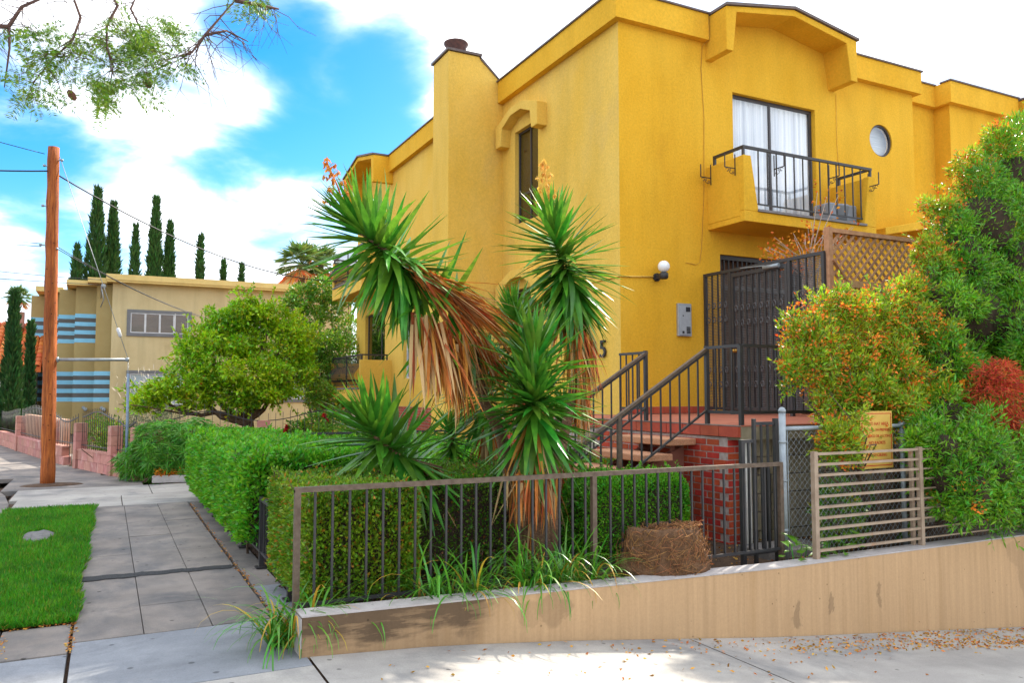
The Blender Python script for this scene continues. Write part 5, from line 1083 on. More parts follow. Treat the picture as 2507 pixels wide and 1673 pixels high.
dead_bundle(bag, at(1180, 1090, Y=YY - 0.35), at(1275, 1100, Y=YY - 0.3), (0.0, -0.1, -1.0), 0.42, 80, 0.24, 0.5)
finish_yucca(bag, yu)
panicle('flower_stalk', at(795, 500, Y=YY - 0.2), at(748, 365, Y=YY - 0.2), M['seed'], yu, n=170, spread=0.15)
panicle('flower_stalk', at(1262, 500, Y=YY), at(1245, 368, Y=YY), M['seed_yellow'], yu, n=190, spread=0.13)
def small_yucca(label, stem, L, ng, nd, trunk_base, dead_dir=None, spread=(8, 100), grav=0.5):
    r_ = thing('yucca', label, 'yucca', (trunk_base[0], trunk_base[1], 0))
    mb = MB(); s = [Vector(trunk_base)] + [Vector(p) for p in stem]
    mb.tube(s, [0.05] + [0.022] * (len(s) - 2) + [0.012], 8); mb.build('trunk', M['yuccatrunk'], r_)
    b = LeafBag(); rosette(b, stem, L, ng, nd, grav=grav, spread=spread, dead_dir=dead_dir); finish_yucca(b, r_); return r_
small_yucca('low leaning yucca whose head hangs over the clipped hedge', [at(1010, 1075, Y=6.55), at(930, 1055, Y=6.45), at(870, 1015, Y=6.35), at(842, 975, Y=6.25)], 0.66, 150, 90, (3.05, 6.9, 0), dead_dir=(0.5, 0, -0.3), spread=(5, 105), grav=0.45)
small_yucca('small young yucca in front of the brick base of the building', [at(1035, 1060, Y=7.6), at(1037, 1010, Y=7.55), at(1038, 985, Y=7.5)], 0.42, 90, 8, (3.3, 7.6, 0))
small_yucca('dark yucca behind the big branching one, close to the yellow wall', [at(1120, 1000, Y=7.6), at(1115, 900, Y=7.55), at(1110, 840, Y=7.5)], 0.62, 140, 60, (3.7, 7.7, 0))
small_yucca('tall narrow yucca behind the central head, below the arched lower window', [at(1200, 900, Y=7.2), at(1185, 780, Y=7.15), at(1180, 720, Y=7.1)], 0.56, 150, 40, (3.9, 7.3, 0))
small_yucca('short yucca at the side of the stair railing', [at(1300, 1060, Y=7.0), at(1295, 985, Y=6.95), at(1290, 950, Y=6.9)], 0.46, 90, 25, (4.0, 7.0, 0))

# ---------------------------------------------------------------- strap-leaved clumps
def strap_mesh(m, arch, w=0.03, seg=9):
    V = []; F = []; x = z = 0.0; a = R(6)
    for i in range(seg + 1):
        t = i / seg; ww = w * (1 - 0.85 * t ** 2.2) * 0.5
        V += [(x, -ww, z), (x, ww, z)]; x += math.sin(a) / seg; z += math.cos(a) / seg; a += arch / seg * (0.4 + 1.2 * t)
    for i in range(seg): F.append((2 * i, 2 * i + 1, 2 * i + 3, 2 * i + 2))
    me = bpy.data.meshes.new('strap_leaf'); me.from_pydata(V, [], F); me.materials.append(m); me.polygons.foreach_set('use_smooth', [True] * len(F)); return me
SG = [strap_mesh(M['strap'], R(a)) for a in (60, 110, 140, 160, 175)]; SY = [strap_mesh(M['strap_yellow'], R(a)) for a in (100, 150, 170)]
def clump(label, x, y, z, n, L, sp, lean=(0, -0.15)):
    r_ = thing('strap_leaf_clump', label, 'plant', (x, y, z))
    for k in range(n):
        yel = random.random() < 0.12; me = random.choice(SY if yel else SG)
        px, py = x + max(-1.3, min(1.3, random.gauss(0, 1))) * sp, y + max(-1.5, min(1.5, random.gauss(0, 1))) * sp * 0.45
        az = random.uniform(0, 6.283); v_ = Vector((math.cos(az) + lean[0], math.sin(az) + lean[1])); az = math.atan2(v_.y, v_.x)
        inst('strap_leaf', me, Matrix.Translation((px, py, z)) @ Matrix.Rotation(az, 4, 'Z') @ Matrix.Rotation(R(random.uniform(0, 48)), 4, 'Y') @ Matrix.Diagonal((*(L * random.uniform(0.55, 1.2),) * 3, 1)), r_)
clump('bushy strap-leaved clump spilling past the low end of the beige wall', 1.12, 5.28, 0.0, 170, 0.56, 0.12, (-0.15, -0.25))
clump('strap-leaved clump arching over the wall top left of the yucca trunk', 2.20, 5.27, 0.10, 140, 0.60, 0.18)
clump('strap-leaved clump with yellow tips against the yucca trunk', 2.92, 5.30, 0.10, 150, 0.60, 0.14)
clump('drooping strap-leaved clump next to the fibrous stump', 3.22, 5.27, 0.10, 90, 0.55, 0.12, (0.5, -0.2))
clump('sparse low strap-leaved clump between the fence pickets', 1.62, 5.30, 0.08, 34, 0.36, 0.2)

# ---------------------------------------------------------------- clipped hedges
def hedge(label, box, n, leaf, width, m, group=None, depth=0.14, wob=0.04, rnd=0.1, twist=0.9, core=0.10, name='clipped_hedge'):
    x0, y0, z0, x1, y1, z1 = box
    r_ = thing(name, label, 'hedge', ((x0 + x1) / 2, (y0 + y1) / 2, 0))
    p, d = box_points(x0, y0, z0, x1, y1, z1, n, depth, wob, rnd)
    dd = d + rng.normal(0, twist * 0.6, d.shape); dd[:, 2] += 0.35
    leaf_mesh('foliage', p, dd, leaf, width, m, r_)
    mb = MB(); mb.box(x0 + core, y0 + core, z0 + 0.1, x1 - core, y1 - core, z1 - core); mb.build('inner_core', M['wickerbrown'], r_)  # solid dark core added to close see-through gaps between the leaves
    mb = MB()
    for k in range(int((x1 - x0) * (y1 - y0) * 4) + 3):
        x, y = random.uniform(x0 + 0.15, x1 - 0.15), random.uniform(y0 + 0.1, y1 - 0.15); mb.tube([(x, y, -0.02), (x + random.gauss(0, 0.04), y, z0 + 0.2)], [0.014, 0.01], 5)
    mb.build('stem', M['bark'], r_)['kind'] = 'stuff'
    lobes_ = [((random.uniform(x0, x1), random.uniform(y0, y1), z1 - 0.03), (0.03, 0.03, 0.03)) for _ in range(int(60 * (x1 - x0) * (y1 - y0)) + 20)] + [((x0 + 0.03, random.uniform(y0, y1), random.uniform(z0 + 0.1, z1)), (0.03, 0.03, 0.03)) for _ in range(30)]
    sprigs('shoots', lobes_, int(70 * (x1 - x0) * (y1 - y0)) + 40, 0.07, leaf, width, m, r_, up=0.8, per=7)
    return r_
hedge('square clipped yellow-green hedge behind the corner of the brown iron fence', (1.23, 5.50, 0.16, 2.06, 6.95, 0.93), 48000, 0.034, 0.02, M['hedge_yellow'])
hedge('dark clipped hedge block set back between the yellow-green hedge and the yucca trunk', (2.04, 6.2, 0.16, 3.5, 7.5, 0.90), 28000, 0.030, 0.017, M['hedge'])
hedge('long bright green clipped hedge running beside the pavement', (1.13, 7.75, 0.20, 2.35, 13.4, 1.02), 75000, 0.055, 0.028, M['hedge_bright'], wob=0.13, rnd=0.2, depth=0.24)
hedge('broad leafy green planting filling the garden behind the long hedge', (2.3, 8.2, 0.1, 4.9, 13.2, 0.86), 42000, 0.075, 0.024, M['hedge_bright'], wob=0.10, rnd=0.16, depth=0.25, twist=0.7, name='garden_shrub')
hedge('rounded clipped green hedge behind the fence at the foot of the stairs', (4.0, 6.35, 0.05, 5.32, 7.0, 0.83), 34000, 0.028, 0.017, M['hedge_bright'], rnd=0.26, depth=0.2)
hedge('leafy green shrub between the stairs and the brick base', (4.2, 8.5, 0.05, 6.6, 10.2, 0.7), 9000, 0.06, 0.03, M['shrub'], rnd=0.2, depth=0.25, name='garden_shrub')

# ---------------------------------------------------------------- umbrella-leaved bush beyond the hedge
ub = thing('umbrella_plant', 'dense dark green bush of umbrella-like leaf whorls beside the pink wall', 'bush', (0.85, 16.1, 0))
pp, dd = lobes_points([((0.95, 16.1, 0.55), (0.55, 0.55, 0.55)), ((1.5, 15.9, 0.6), (0.5, 0.5, 0.55)), ((0.6, 16.3, 0.3), (0.4, 0.4, 0.35))], 900, 0.75)
P2 = []; D2 = []
for p, d in zip(pp, dd):
    if p[2] < 0.03: continue
    ax = unit((d + np.array([0, -0.2, 0.5]))[None])[0]; u_ = unit(np.cross(ax, [0.3, 0.1, 1])[None])[0]; w_ = np.cross(ax, u_)
    for k in range(11): a = k * 0.571; P2.append(p); D2.append(u_ * math.cos(a) + w_ * math.sin(a) + ax * 0.25)
leaf_mesh('foliage', np.array(P2), np.array(D2), 0.15, 0.018, M['fernleaf'], ub, droop=0.15)
mb = MB()
for k in range(14): mb.tube([(random.uniform(0.6, 1.5), random.uniform(15.8, 16.3), 0), (random.uniform(0.5, 1.6), random.uniform(15.7, 16.4), 0.5)], 0.012, 5)
mb.build('stem', M['bark'], ub)
mb = MB(); mb.prism([(0.5, 15.75), (1.9, 15.4), (1.9, 16.6), (0.6, 16.6)], 0.0, 0.42, 'Z'); mb.v = [(x * 1.0, y, z if z < 0.1 else 0.35) for x, y, z in mb.v]
pl = thing('planter_kerb', 'low concrete planter edge below the umbrella-leaved bush', 'planter', (1.3, 15.6, 0))
mb = MB(); mb.quadbox([(0.76, 15.62, 0), (1.95, 15.32, 0), (1.98, 15.44, 0), (0.79, 15.74, 0), (0.76, 15.62, 0.13), (1.95, 15.32, 0.13), (1.98, 15.44, 0.13), (0.79, 15.74, 0.13)]); mb.build('edge_block', M['walltop'], pl, bevel=0.01)
pts = np.stack([rng.uniform(0.8, 1.6, 300), rng.uniform(15.55, 15.75, 300), rng.uniform(0.1, 0.22, 300)], 1)
tag(leaf_mesh('ground_cover', pts, rng.normal(size=(300, 3)) + [0, -0.3, 0.8], 0.07, 0.02, M['orange']), 'low orange-brown ground cover along the planter edge', 'plants', kind='stuff')

# ---------------------------------------------------------------- big right-hand bush with orange bracts
rb = thing('flowering_bush', 'tall dense green bush with orange flowers overhanging the bar fence and sign', 'bush', (8.0, 6.0, 0))
def L_(x, y, r, Y=6.1, sq=1.0): p = at(x, y, Y=Y); r *= 1.1; return ((p.x, p.y, p.z), (r, r * 0.75, r * sq))
green = [L_(2330, 420, 0.55, 6.6), L_(2250, 520, 0.6, 6.5), L_(2200, 590, 0.42, 6.4), L_(2330, 640, 0.75, 6.4), L_(2220, 730, 0.62, 6.3), L_(2290, 850, 0.7, 6.3), L_(2190, 900, 0.55, 5.95), L_(2130, 830, 0.42, 6.0), L_(2170, 1010, 0.40, 5.6), L_(2260, 1060, 0.40, 5.1), L_(2330, 1000, 0.5, 5.9), L_(2330, 1120, 0.34, 5.05), L_(2230, 1130, 0.27, 4.95), L_(2180, 1100, 0.28, 5.05), L_(2160, 960, 0.35, 5.6), L_(2290, 1160, 0.24, 4.98), L_(2350, 1140, 0.3, 5.0), L_(2160, 1040, 0.28, 5.15), L_(2210, 1060, 0.32, 5.1), L_(2330, 1060, 0.36, 5.2), L_(2350, 760, 0.6, 5.9), L_(2150, 700, 0.4, 6.2), L_(2420, 600, 0.9, 6.6), L_(2430, 900, 0.8, 6.2), L_(2440, 350, 0.7, 7.0), L_(2150, 1080, 0.22, 5.5)]
warm = [L_(1895, 770, 0.36, 5.9), L_(1960, 760, 0.34, 5.95), L_(2030, 770, 0.33, 5.95), L_(1880, 840, 0.30, 5.8), L_(1960, 850, 0.42, 5.8), L_(2040, 870, 0.36, 5.85), L_(1930, 930, 0.28, 5.7), L_(2000, 945, 0.32, 5.7), L_(1935, 995, 0.20, 5.3), L_(1950, 1040, 0.13, 5.25), L_(2060, 930, 0.3, 5.6), L_(2085, 850, 0.3, 5.7), L_(1860, 790, 0.26, 5.8), L_(1920, 720, 0.22, 5.9), L_(2010, 715, 0.25, 5.95), L_(1830, 860, 0.2, 5.75), L_(2090, 720, 0.3, 6.1), L_(2120, 780, 0.35, 6.0), L_(2100, 680, 0.22, 6.2), L_(2060, 740, 0.26, 6.0), L_(2140, 560, 0.22, 6.4), L_(2160, 480, 0.25, 6.5), L_(2230, 400, 0.28, 6.6), L_(2290, 330, 0.25, 6.7), L_(2120, 900, 0.3, 5.7), L_(2090, 780, 0.32, 6.0), L_(2150, 620, 0.28, 6.3), L_(1845, 745, 0.2, 5.9), L_(1900, 1030, 0.12, 5.35)]
pg, dg = lobes_points(ragged(green, 12, f=(0.22, 0.5), out=1.02), 165000, 0.45); dg = dg + rng.normal(0, 0.55, dg.shape) + [0, 0, 0.25]
ok = (pg[:, 2] > tz(6) + 0.03); pg, dg = pg[ok], dg[ok]
leaf_mesh('foliage', pg, dg, 0.07, 0.016, M['bottle'], rb)
pw, dw = lobes_points(ragged([(c, (r[0] * 0.78, r[1] * 0.78, r[2] * 0.78)) for c, r in warm], 10, f=(0.25, 0.6), out=1.08), 52000, 0.25); dw = dw + rng.normal(0, 0.6, dw.shape) + [0, 0, 0.25]
leaf_mesh('foliage', pw, dw, 0.06, 0.018, M['bottle_warm'], rb)
# bract clusters
ci, cd = lobes_points(warm + [L_(2180, 1060, 0.3, 5.5), L_(2150, 870, 0.4, 5.8), L_(2270, 1120, 0.3, 5.4), L_(2200, 1150, 0.25, 4.95)], 520, 0.95)
P2 = np.repeat(ci, 9, 0) + rng.normal(0, 0.028, (len(ci) * 9, 3)); D2 = np.repeat(cd, 9, 0) + rng.normal(0, 0.9, (len(ci) * 9, 3)); k_ = P2[:, 2] > 0.2
leaf_mesh('orange_flowers', P2[k_], D2[k_], 0.032, 0.026, M['orange'], rb, fold=0.6)
pd_, dd_ = lobes_points([L_(2285, 920, 0.34, 5.32, 1.25), L_(2300, 990, 0.26, 5.30), L_(2270, 1030, 0.16, 5.28), L_(2300, 860, 0.16, 5.35)], 6000, 0.35); leaf_mesh('dead_branch', pd_, dd_ + rng.normal(0, 0.8, dd_.shape), 0.075, 0.012, M['deadred'], rb, droop=0.3)
sprigs('foliage', green, 520, 0.22, 0.07, 0.015, M['bottle'], rb); sprigs('foliage', warm, 420, 0.16, 0.055, 0.016, M['bottle_warm'], rb)
mb = MB(); r0 = Vector((7.15, 5.75, 0.0))
for (x, y, Y, w0) in ((2250, 520, 6.5, 0.07), (2330, 640, 6.4, 0.06), (1960, 780, 5.9, 0.05), (2040, 850, 5.85, 0.04), (2190, 900, 5.95, 0.05), (1880, 800, 5.85, 0.03), (2290, 850, 6.1, 0.05), (2170, 1020, 5.75, 0.03), (2260, 1080, 5.6, 0.03), (2330, 420, 6.6, 0.05)):
    e = at(x, y, Y=Y); m1 = r0.lerp(e, 0.35) + Vector((random.gauss(0.05, 0.08), random.gauss(0, 0.06), 0.12)); m2 = r0.lerp(e, 0.7) + Vector((random.gauss(0, 0.1), random.gauss(0, 0.06), 0.12))
    mb.tube([r0 + Vector((random.gauss(0, 0.07), random.gauss(0, 0.05), -0.02)), m1, m2, e], [w0, w0 * 0.7, w0 * 0.5, w0 * 0.2], 6)
for k in range(60):
    e = random.choice(green + warm)[0]; s = r0.lerp(Vector(e), random.uniform(0.3, 0.7)); mb.tube([s, s.lerp(Vector(e), 0.6) + Vector((random.gauss(0, 0.12), random.gauss(0, 0.1), random.gauss(0, 0.1))), Vector(e) + Vector((random.gauss(0, 0.15), random.gauss(0, 0.1), random.gauss(0, 0.15)))], [0.012, 0.008, 0.003], 4)
mb.build('branches', M['bark'], rb)
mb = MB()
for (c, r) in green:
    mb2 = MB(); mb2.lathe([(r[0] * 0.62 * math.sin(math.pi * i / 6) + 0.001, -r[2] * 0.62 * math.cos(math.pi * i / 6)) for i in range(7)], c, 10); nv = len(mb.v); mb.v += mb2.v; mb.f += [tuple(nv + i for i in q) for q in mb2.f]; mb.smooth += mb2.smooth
mb.build('inner_core', M['wickerbrown'], rb)['kind'] = 'stuff'  # solid dark lobes added so the bush is not see-through
# shaded shrub under it behind the chain link, and broad-leaved weed at the wall
pv, dv_ = lobes_points([((6.75, 5.9, 0.35), (0.35, 0.2, 0.4)), ((7.6, 6.0, 0.3), (0.5, 0.25, 0.35))], 2600, 0.4)
us = thing('garden_shrub', 'dark leafy shrub growing behind the chain-link fence', 'shrub', (6.9, 5.9, 0)); leaf_mesh('foliage', pv, dv_ + rng.normal(0, 0.5, dv_.shape), 0.06, 0.03, M['shrub'], us)
mb = MB(); [mb.tube([(6.9 + random.gauss(0, 0.2), 5.9, 0), (6.9 + random.gauss(0, 0.4), 5.9, 0.4)], 0.008, 4) for _ in range(10)]; mb.build('stem', M['bark'], us)
wd = thing('broad_leaved_weed', 'broad-leaved green weed growing through the foot of the bar fence', 'plant', (5.7, 5.25, 0.1))
bl = blade_mesh('broad_leaf', M['fernleaf'], seg=5, width=0.42, bend=-0.25, fold=0.15, tipstart=0.3)
for k in range(44):
    p = Vector((5.72 + random.gauss(0, 0.26), 5.22 + random.gauss(0, 0.06), 0.16 + abs(random.gauss(0, 0.09)))); az = random.uniform(0, 6.28)
    inst('broad_leaf', bl, leaf_matrix(p, (math.cos(az), math.sin(az) - 0.3, random.uniform(0.0, 0.6)), random.uniform(0.09, 0.17)), wd)
mb = MB()
for k in range(10): x = 5.72 + random.gauss(0, 0.2); mb.tube([(x, 5.24, 0), (x + random.gauss(0, 0.06), 5.22, 0.26)], 0.005, 4)
mb.build('stem', M['fernleaf'], wd)
# dry plant behind the gate, in front of the balcony
dpn = thing('dry_plant', 'bare pale shrub with orange dry seed heads rising above the gate', 'plant', (9.9, 9.3, LZ))
mb = MB(); sp_ = []
for k in range(30):
    tx, ty = random.choice([(1890, 450), (1930, 455), (1945, 520), (1905, 530), (1860, 520), (1775, 575), (1790, 550), (1830, 600), (1870, 560), (1800, 600), (1840, 545)]); e = at(tx + random.gauss(0, 10), ty + random.gauss(0, 10), Y=9.3 + random.gauss(0, 0.15)); b = Vector((10.1 + random.gauss(0, 0.05), 9.4, LZ)); m_ = at(1855, 640, Y=9.35) + Vector((random.gauss(0, 0.1), 0, 0))
    mb.tube([b, m_, m_.lerp(e, 0.5) + Vector((random.gauss(0, 0.06), 0, 0.1)), e], [0.014, 0.011, 0.008, 0.004], 5)
    for _ in range(13): q = m_.lerp(e, random.uniform(0.55, 1.08)); sp_.append((q.x + random.gauss(0, 0.06), q.y + random.gauss(0, 0.06), q.z + random.gauss(0, 0.07)))
mb.build('stems', M['drytwig'], dpn); leaf_mesh('seed_heads', np.array(sp_), rng.normal(size=(len(sp_), 3)), 0.06, 0.04, M['orange'], dpn, fold=0.5)['kind'] = 'stuff'
# grey tub on the balcony
tb = MB(); tb.lathe([(0.20, 0), (0.25, 0.42), (0.27, 0.44), (0.27, 0.47), (0.23, 0.47), (0.2, 0.30)], (11.75, 10.2, 4.52), 20); tag(tb.build('plastic_tub', M['tub']), 'grey plastic tub standing on the front balcony', 'tub')
mb = MB(); mb.box(11.45, 10.02, 4.52, 12.15, 10.4, 5.02); tag(mb.build('storage_box', M['tub'], None, bevel=0.03), 'pale grey storage box behind the front balcony bars', 'box')
# ---------------------------------------------------------------- fibrous stump
sp0 = at(1545, 1300, Y=5.22); cx, cy = sp0.x, 5.31
stp = thing('palm_stump', 'cut palm stump wrapped in brown tangled fibre on the beige wall', 'stump', (cx, cy, 0.15))
mb = MB(); prof = [(0.40, 0.0), (0.44, 0.03), (0.40, 0.10), (0.35, 0.2), (0.335, 0.28), (0.325, 0.335), (0.27, 0.36), (0.10, 0.345), (0.01, 0.35)]
mb.lathe(prof, (cx, cy, 0.145), 30); mb.v = [(cx + (x - cx) * (1 + 0.10 * math.sin(3 * math.atan2(y - cy, x - cx)) + 0.04 * math.sin(7 * math.atan2(y - cy, x - cx) + z * 12)), cy + (y - cy) * 0.62 + 0.015 * math.sin(x * 35), z + 0.02 * math.sin(x * 14 + y * 9)) for x, y, z in mb.v]; mb.build('trunk_core', M['stumpcore'], stp)
mb = MB()
for k in range(800):
    a = random.uniform(0, 6.283); h = random.uniform(0.0, 0.34); rr = (0.42 - 0.26 * h) * (1 + 0.10 * math.sin(3 * a) + 0.04 * math.sin(7 * a + h * 12)) + random.uniform(-0.015, 0.012)
    a2 = a + random.gauss(0, 0.25); h2 = h + random.gauss(0, 0.07)
    q = lambda t, hh, r: (cx + r * math.cos(t), cy + r * 0.62 * math.sin(t), 0.145 + max(0.0, hh))
    mb.tube([q(a, h, rr), q((a + a2) / 2, (h + h2) / 2, rr + random.uniform(0.0, 0.025)), q(a2, min(h2, 0.36), rr + random.uniform(0, 0.012))], random.uniform(0.0015, 0.0032), 3, cap=False)
for k in range(260):
    a = random.uniform(0, 6.283); r1 = 0.30 * math.sqrt(random.random()); p = Vector((cx + r1 * math.cos(a), cy + r1 * 0.6 * math.sin(a), 0.495 + 0.02 * math.cos(a)))
    d = Vector((random.gauss(0, 1), random.gauss(0, 0.6), random.uniform(0.0, 0.35))).normalized() * random.uniform(0.03, 0.08); mb.tube([p, p + d * 0.6 + Vector((0, 0, 0.01)), p + d], 0.0035, 3, cap=False)
o = mb.build('fibre', M['fibre'], stp); o['kind'] = 'stuff'
mb = MB()
FLAP = mat('pale_bark_flap', (0.40, 0.30, 0.20), (0.50, 0.46, 0.42), scale=10, rough=0.9)
for k in range(2):
    a = random.uniform(2.8, 3.3); p = Vector((cx + 0.36 * math.cos(a), cy + 0.25 * math.sin(a), 0.16 + random.uniform(0, 0.1))); tp = Vector((cx + 0.34 * math.cos(a + 0.1), cy + 0.22 * math.sin(a), p.z + random.uniform(0.12, 0.24)))
    MB().bar(p, tp, random.uniform(0.03, 0.06), 0.008).build('bark_flap', FLAP, stp)
# ================================================================ FURTHER DOWN THE STREET
# ---------------------------------------------------------------- utility pole, strut, guy, wires
up = thing('utility_pole', 'thick orange-brown wooden utility pole standing in the pavement', 'pole', (-0.87, 16.2, 0))
mb = MB(); n = 24
for i in range(n):
    pass
pts = [(-0.87 - 0.10 * i / n, 16.2, 5.98 * i / n) for i in range(n + 1)]
mb.tube([(x, y, z - (0.05 if i == 0 else 0)) for i, (x, y, z) in enumerate(pts)], [0.115 - 0.022 * i / n + 0.004 * math.sin(i * 2.3) for i in range(n + 1)], 16)
mb.v = [(x + 0.005 * math.sin(z * 9 + y * 60), y + 0.005 * math.cos(z * 7 + x * 60), z) for x, y, z in mb.v]; mb.build('shaft', M['pole'], up)
for z, sx_ in ((5.75, 0.13), (5.62, -0.14), (4.9, -0.14), (4.2, -0.15), (4.15, 0.1)):
    mb = MB(); mb.tube([(-0.96, 16.2, z), (-0.96 + sx_, 16.15, z)], 0.012, 6); mb.lathe([(0.018, -0.02), (0.026, 0), (0.018, 0.02)], (-0.96 + sx_, 16.15, z), 8); mb.build('wire_bolt', M['galv'], up)
mb = MB(); mb.lathe([(0.15, -0.04), (0.30, -0.005), (0.26, 0.012), (0.12, 0.03)], (-0.8, 16.1, 0), 16); mb.v = [(-0.8 + (x + 0.8) * 1.7, y, z) for x, y, z in mb.v]; mb.build('earth_collar', M['soil'], up)
gs = thing('guy_strut', 'horizontal grey steel strut with guy wire and upright pipe braced from the pole', 'strut', (0.33, 16.2, 0))
mb = MB(); mb.tube([(-0.80, 16.2, 2.185), (0.33, 16.2, 2.205)], 0.028, 10); mb.lathe([(0.05, -0.02), (0.05, 0.03)], (-0.80, 16.2, 2.185), 10, 'X'); mb.lathe([(0.038, -0.03), (0.038, 0.03)], (0.32, 16.2, 2.205), 10, 'X'); mb.build('strut_pipe', M['galv'], gs)
mb = MB(); mb.tube([(-0.87, 16.2, 5.82), (0.33, 16.2, 2.23)], 0.006, 5); mb.tube([(0.335, 16.2, 2.2), (0.345, 16.2, 1.5)], 0.006, 5); mb.build('guy_wire', M['galv'], gs)
mb = MB(); p = Vector((-0.87, 16.2, 5.82)).lerp(Vector((0.33, 16.2, 2.23)), 0.87); dv = Vector((1.2, 0, -3.59)).normalized()
mb.tube([p - dv * 0.09, p - dv * 0.07, p + dv * 0.07, p + dv * 0.09], [0.012, 0.032, 0.032, 0.012], 10); mb.build('insulator', M['frame_pale'], gs)
mb = MB(); mb.tube([(0.345, 16.2, 1.95), (0.36, 16.2, -0.02)], 0.024, 8); mb.build('guy_pipe', mat('blue_grey_pipe', (0.20, 0.27, 0.36), (0.15, 0.2, 0.28), scale=9, rough=0.5), gs)
def wire(label, a, b, sag, r=0.008):
    mb = MB(); mb.tube(catenary(a, b, sag), r, 5); return tag(mb.build('overhead_wire', M['wire']), label, 'wire')
wire('thick black cable sagging from the pole towards the yellow building', (-0.95, 16.2, 5.52), (6.7, 24.45, 5.1), 0.55, 0.014)
wire('thick black cable coming in to the pole from along the street', (-0.98, 16.2, 5.55), (-8, 13.2, 5.2), 0.35, 0.014)
wire('topmost thin wire reaching the pole head from along the street', (-1.1, 16.15, 5.83), (-9, 14.2, 7.6), 0.25, 0.007)
wire('upper of two thin wires tied to the pole side', (-1.1, 16.15, 4.22), (-9, 14.2, 4.6), 0.12, 0.006)
wire('lower of two thin wires tied to the pole side', (-1.1, 16.15, 4.17), (-9, 14.2, 4.4), 0.14, 0.006)
wire('thin drop wire from the pole to the eave of the khaki building', (-0.9, 16.2, 4.18), (7.5, 34.6, 4.5), 0.7, 0.007)
wire('second thin drop wire to the eave of the khaki building', (-0.9, 16.2, 4.22), (7.6, 34.6, 5.0), 0.9, 0.007)
wire('long thin wire passing behind the pole to the conduit on the khaki building', (-12, 30, 6.6), (-0.3, 34.4, 5.95), 0.3, 0.012)
wire('long thin wire below it to the same conduit on the khaki building', (-12, 30, 5.6), (-0.3, 34.4, 5.75), 0.1, 0.012)
# ---------------------------------------------------------------- khaki building with stepped striped front
GB = 34.7
gb = thing('apartment_building', 'two-storey khaki stucco building with stepped front painted in blue and grey stripes', 'building', (0.1, GB, 0))
mb = MB(); mb.box(0.1, GB, 0, 9.6, GB + 9, 5.9); mb.build('side_wall', M['greenwall'], gb)
mb = MB(); mb.box(-0.14, GB - 0.38, 5.98, 10.0, GB + 9.3, 6.2); mb.box(-0.12, GB - 0.34, 5.90, 10.0, GB + 9.2, 5.98); mb.build('eave', M['eave'], gb)
steps = []; xr_ = 0.1
for vx, dyy in ((218, 0.35), (170, 1.0), (132, 1.8), (100, 2.7), (68, 3.6)):
    xl_ = at(vx, 800, Y=GB + dyy).x; steps.append((round(xl_, 3), round(xr_, 3), dyy)); xr_ = xl_
tops = [5.86, 5.8, 5.74, 5.68, 5.62]
for i, (xa, xb, dyy) in enumerate(steps):
    mb = MB(); mb.box(xa, GB + dyy, 0, xb + 0.0, GB + 9, tops[i]); mb.build('stepped_wall', M['khaki_shaded'], gb)
    if i in (0, 1, 3): mb = MB(); mb.box(xa - 0.32, GB + dyy - 0.42, tops[i] + 0.002, xb + (0.1 if i else -0.2), GB + 9.05, tops[i] + 0.2); mb.build('eave', M['eave'], gb)
    z_sets = [(2.44, 1.25)] if i == 0 else [(4.72, 3.58), (2.44, 1.25)]
    for (zt_, zb_) in z_sets:
        n = 7; h_ = (zt_ - zb_) / n
        for k in range(n):
            mb = MB(); z = zt_ - h_ * (k + 1); mb.box(xa - 0.003 * (1 + k % 2), GB + dyy - 0.006, z + 0.001, xb - 0.001, GB + dyy + 0.01, z + h_ - 0.001); mb.build('painted_stripe', M['stripe_blue' if k % 2 == 0 else 'stripe_grey'], gb)
    if i != 2:
        mb = MB(); xx = (xa + xb) / 2 + 0.1; mb.lathe([(0.03, 0), (0.07, -0.03), (0.075, -0.16), (0.05, -0.17)], (xx, GB + dyy - 0.02, 0.95), 10, 'Y'); mb.lathe([(0.06, 0), (0.06, -0.03)], (xx - 0.08, GB + dyy, 1.02), 10, 'Y'); mb.build('spotlight', M['galv'], gb)
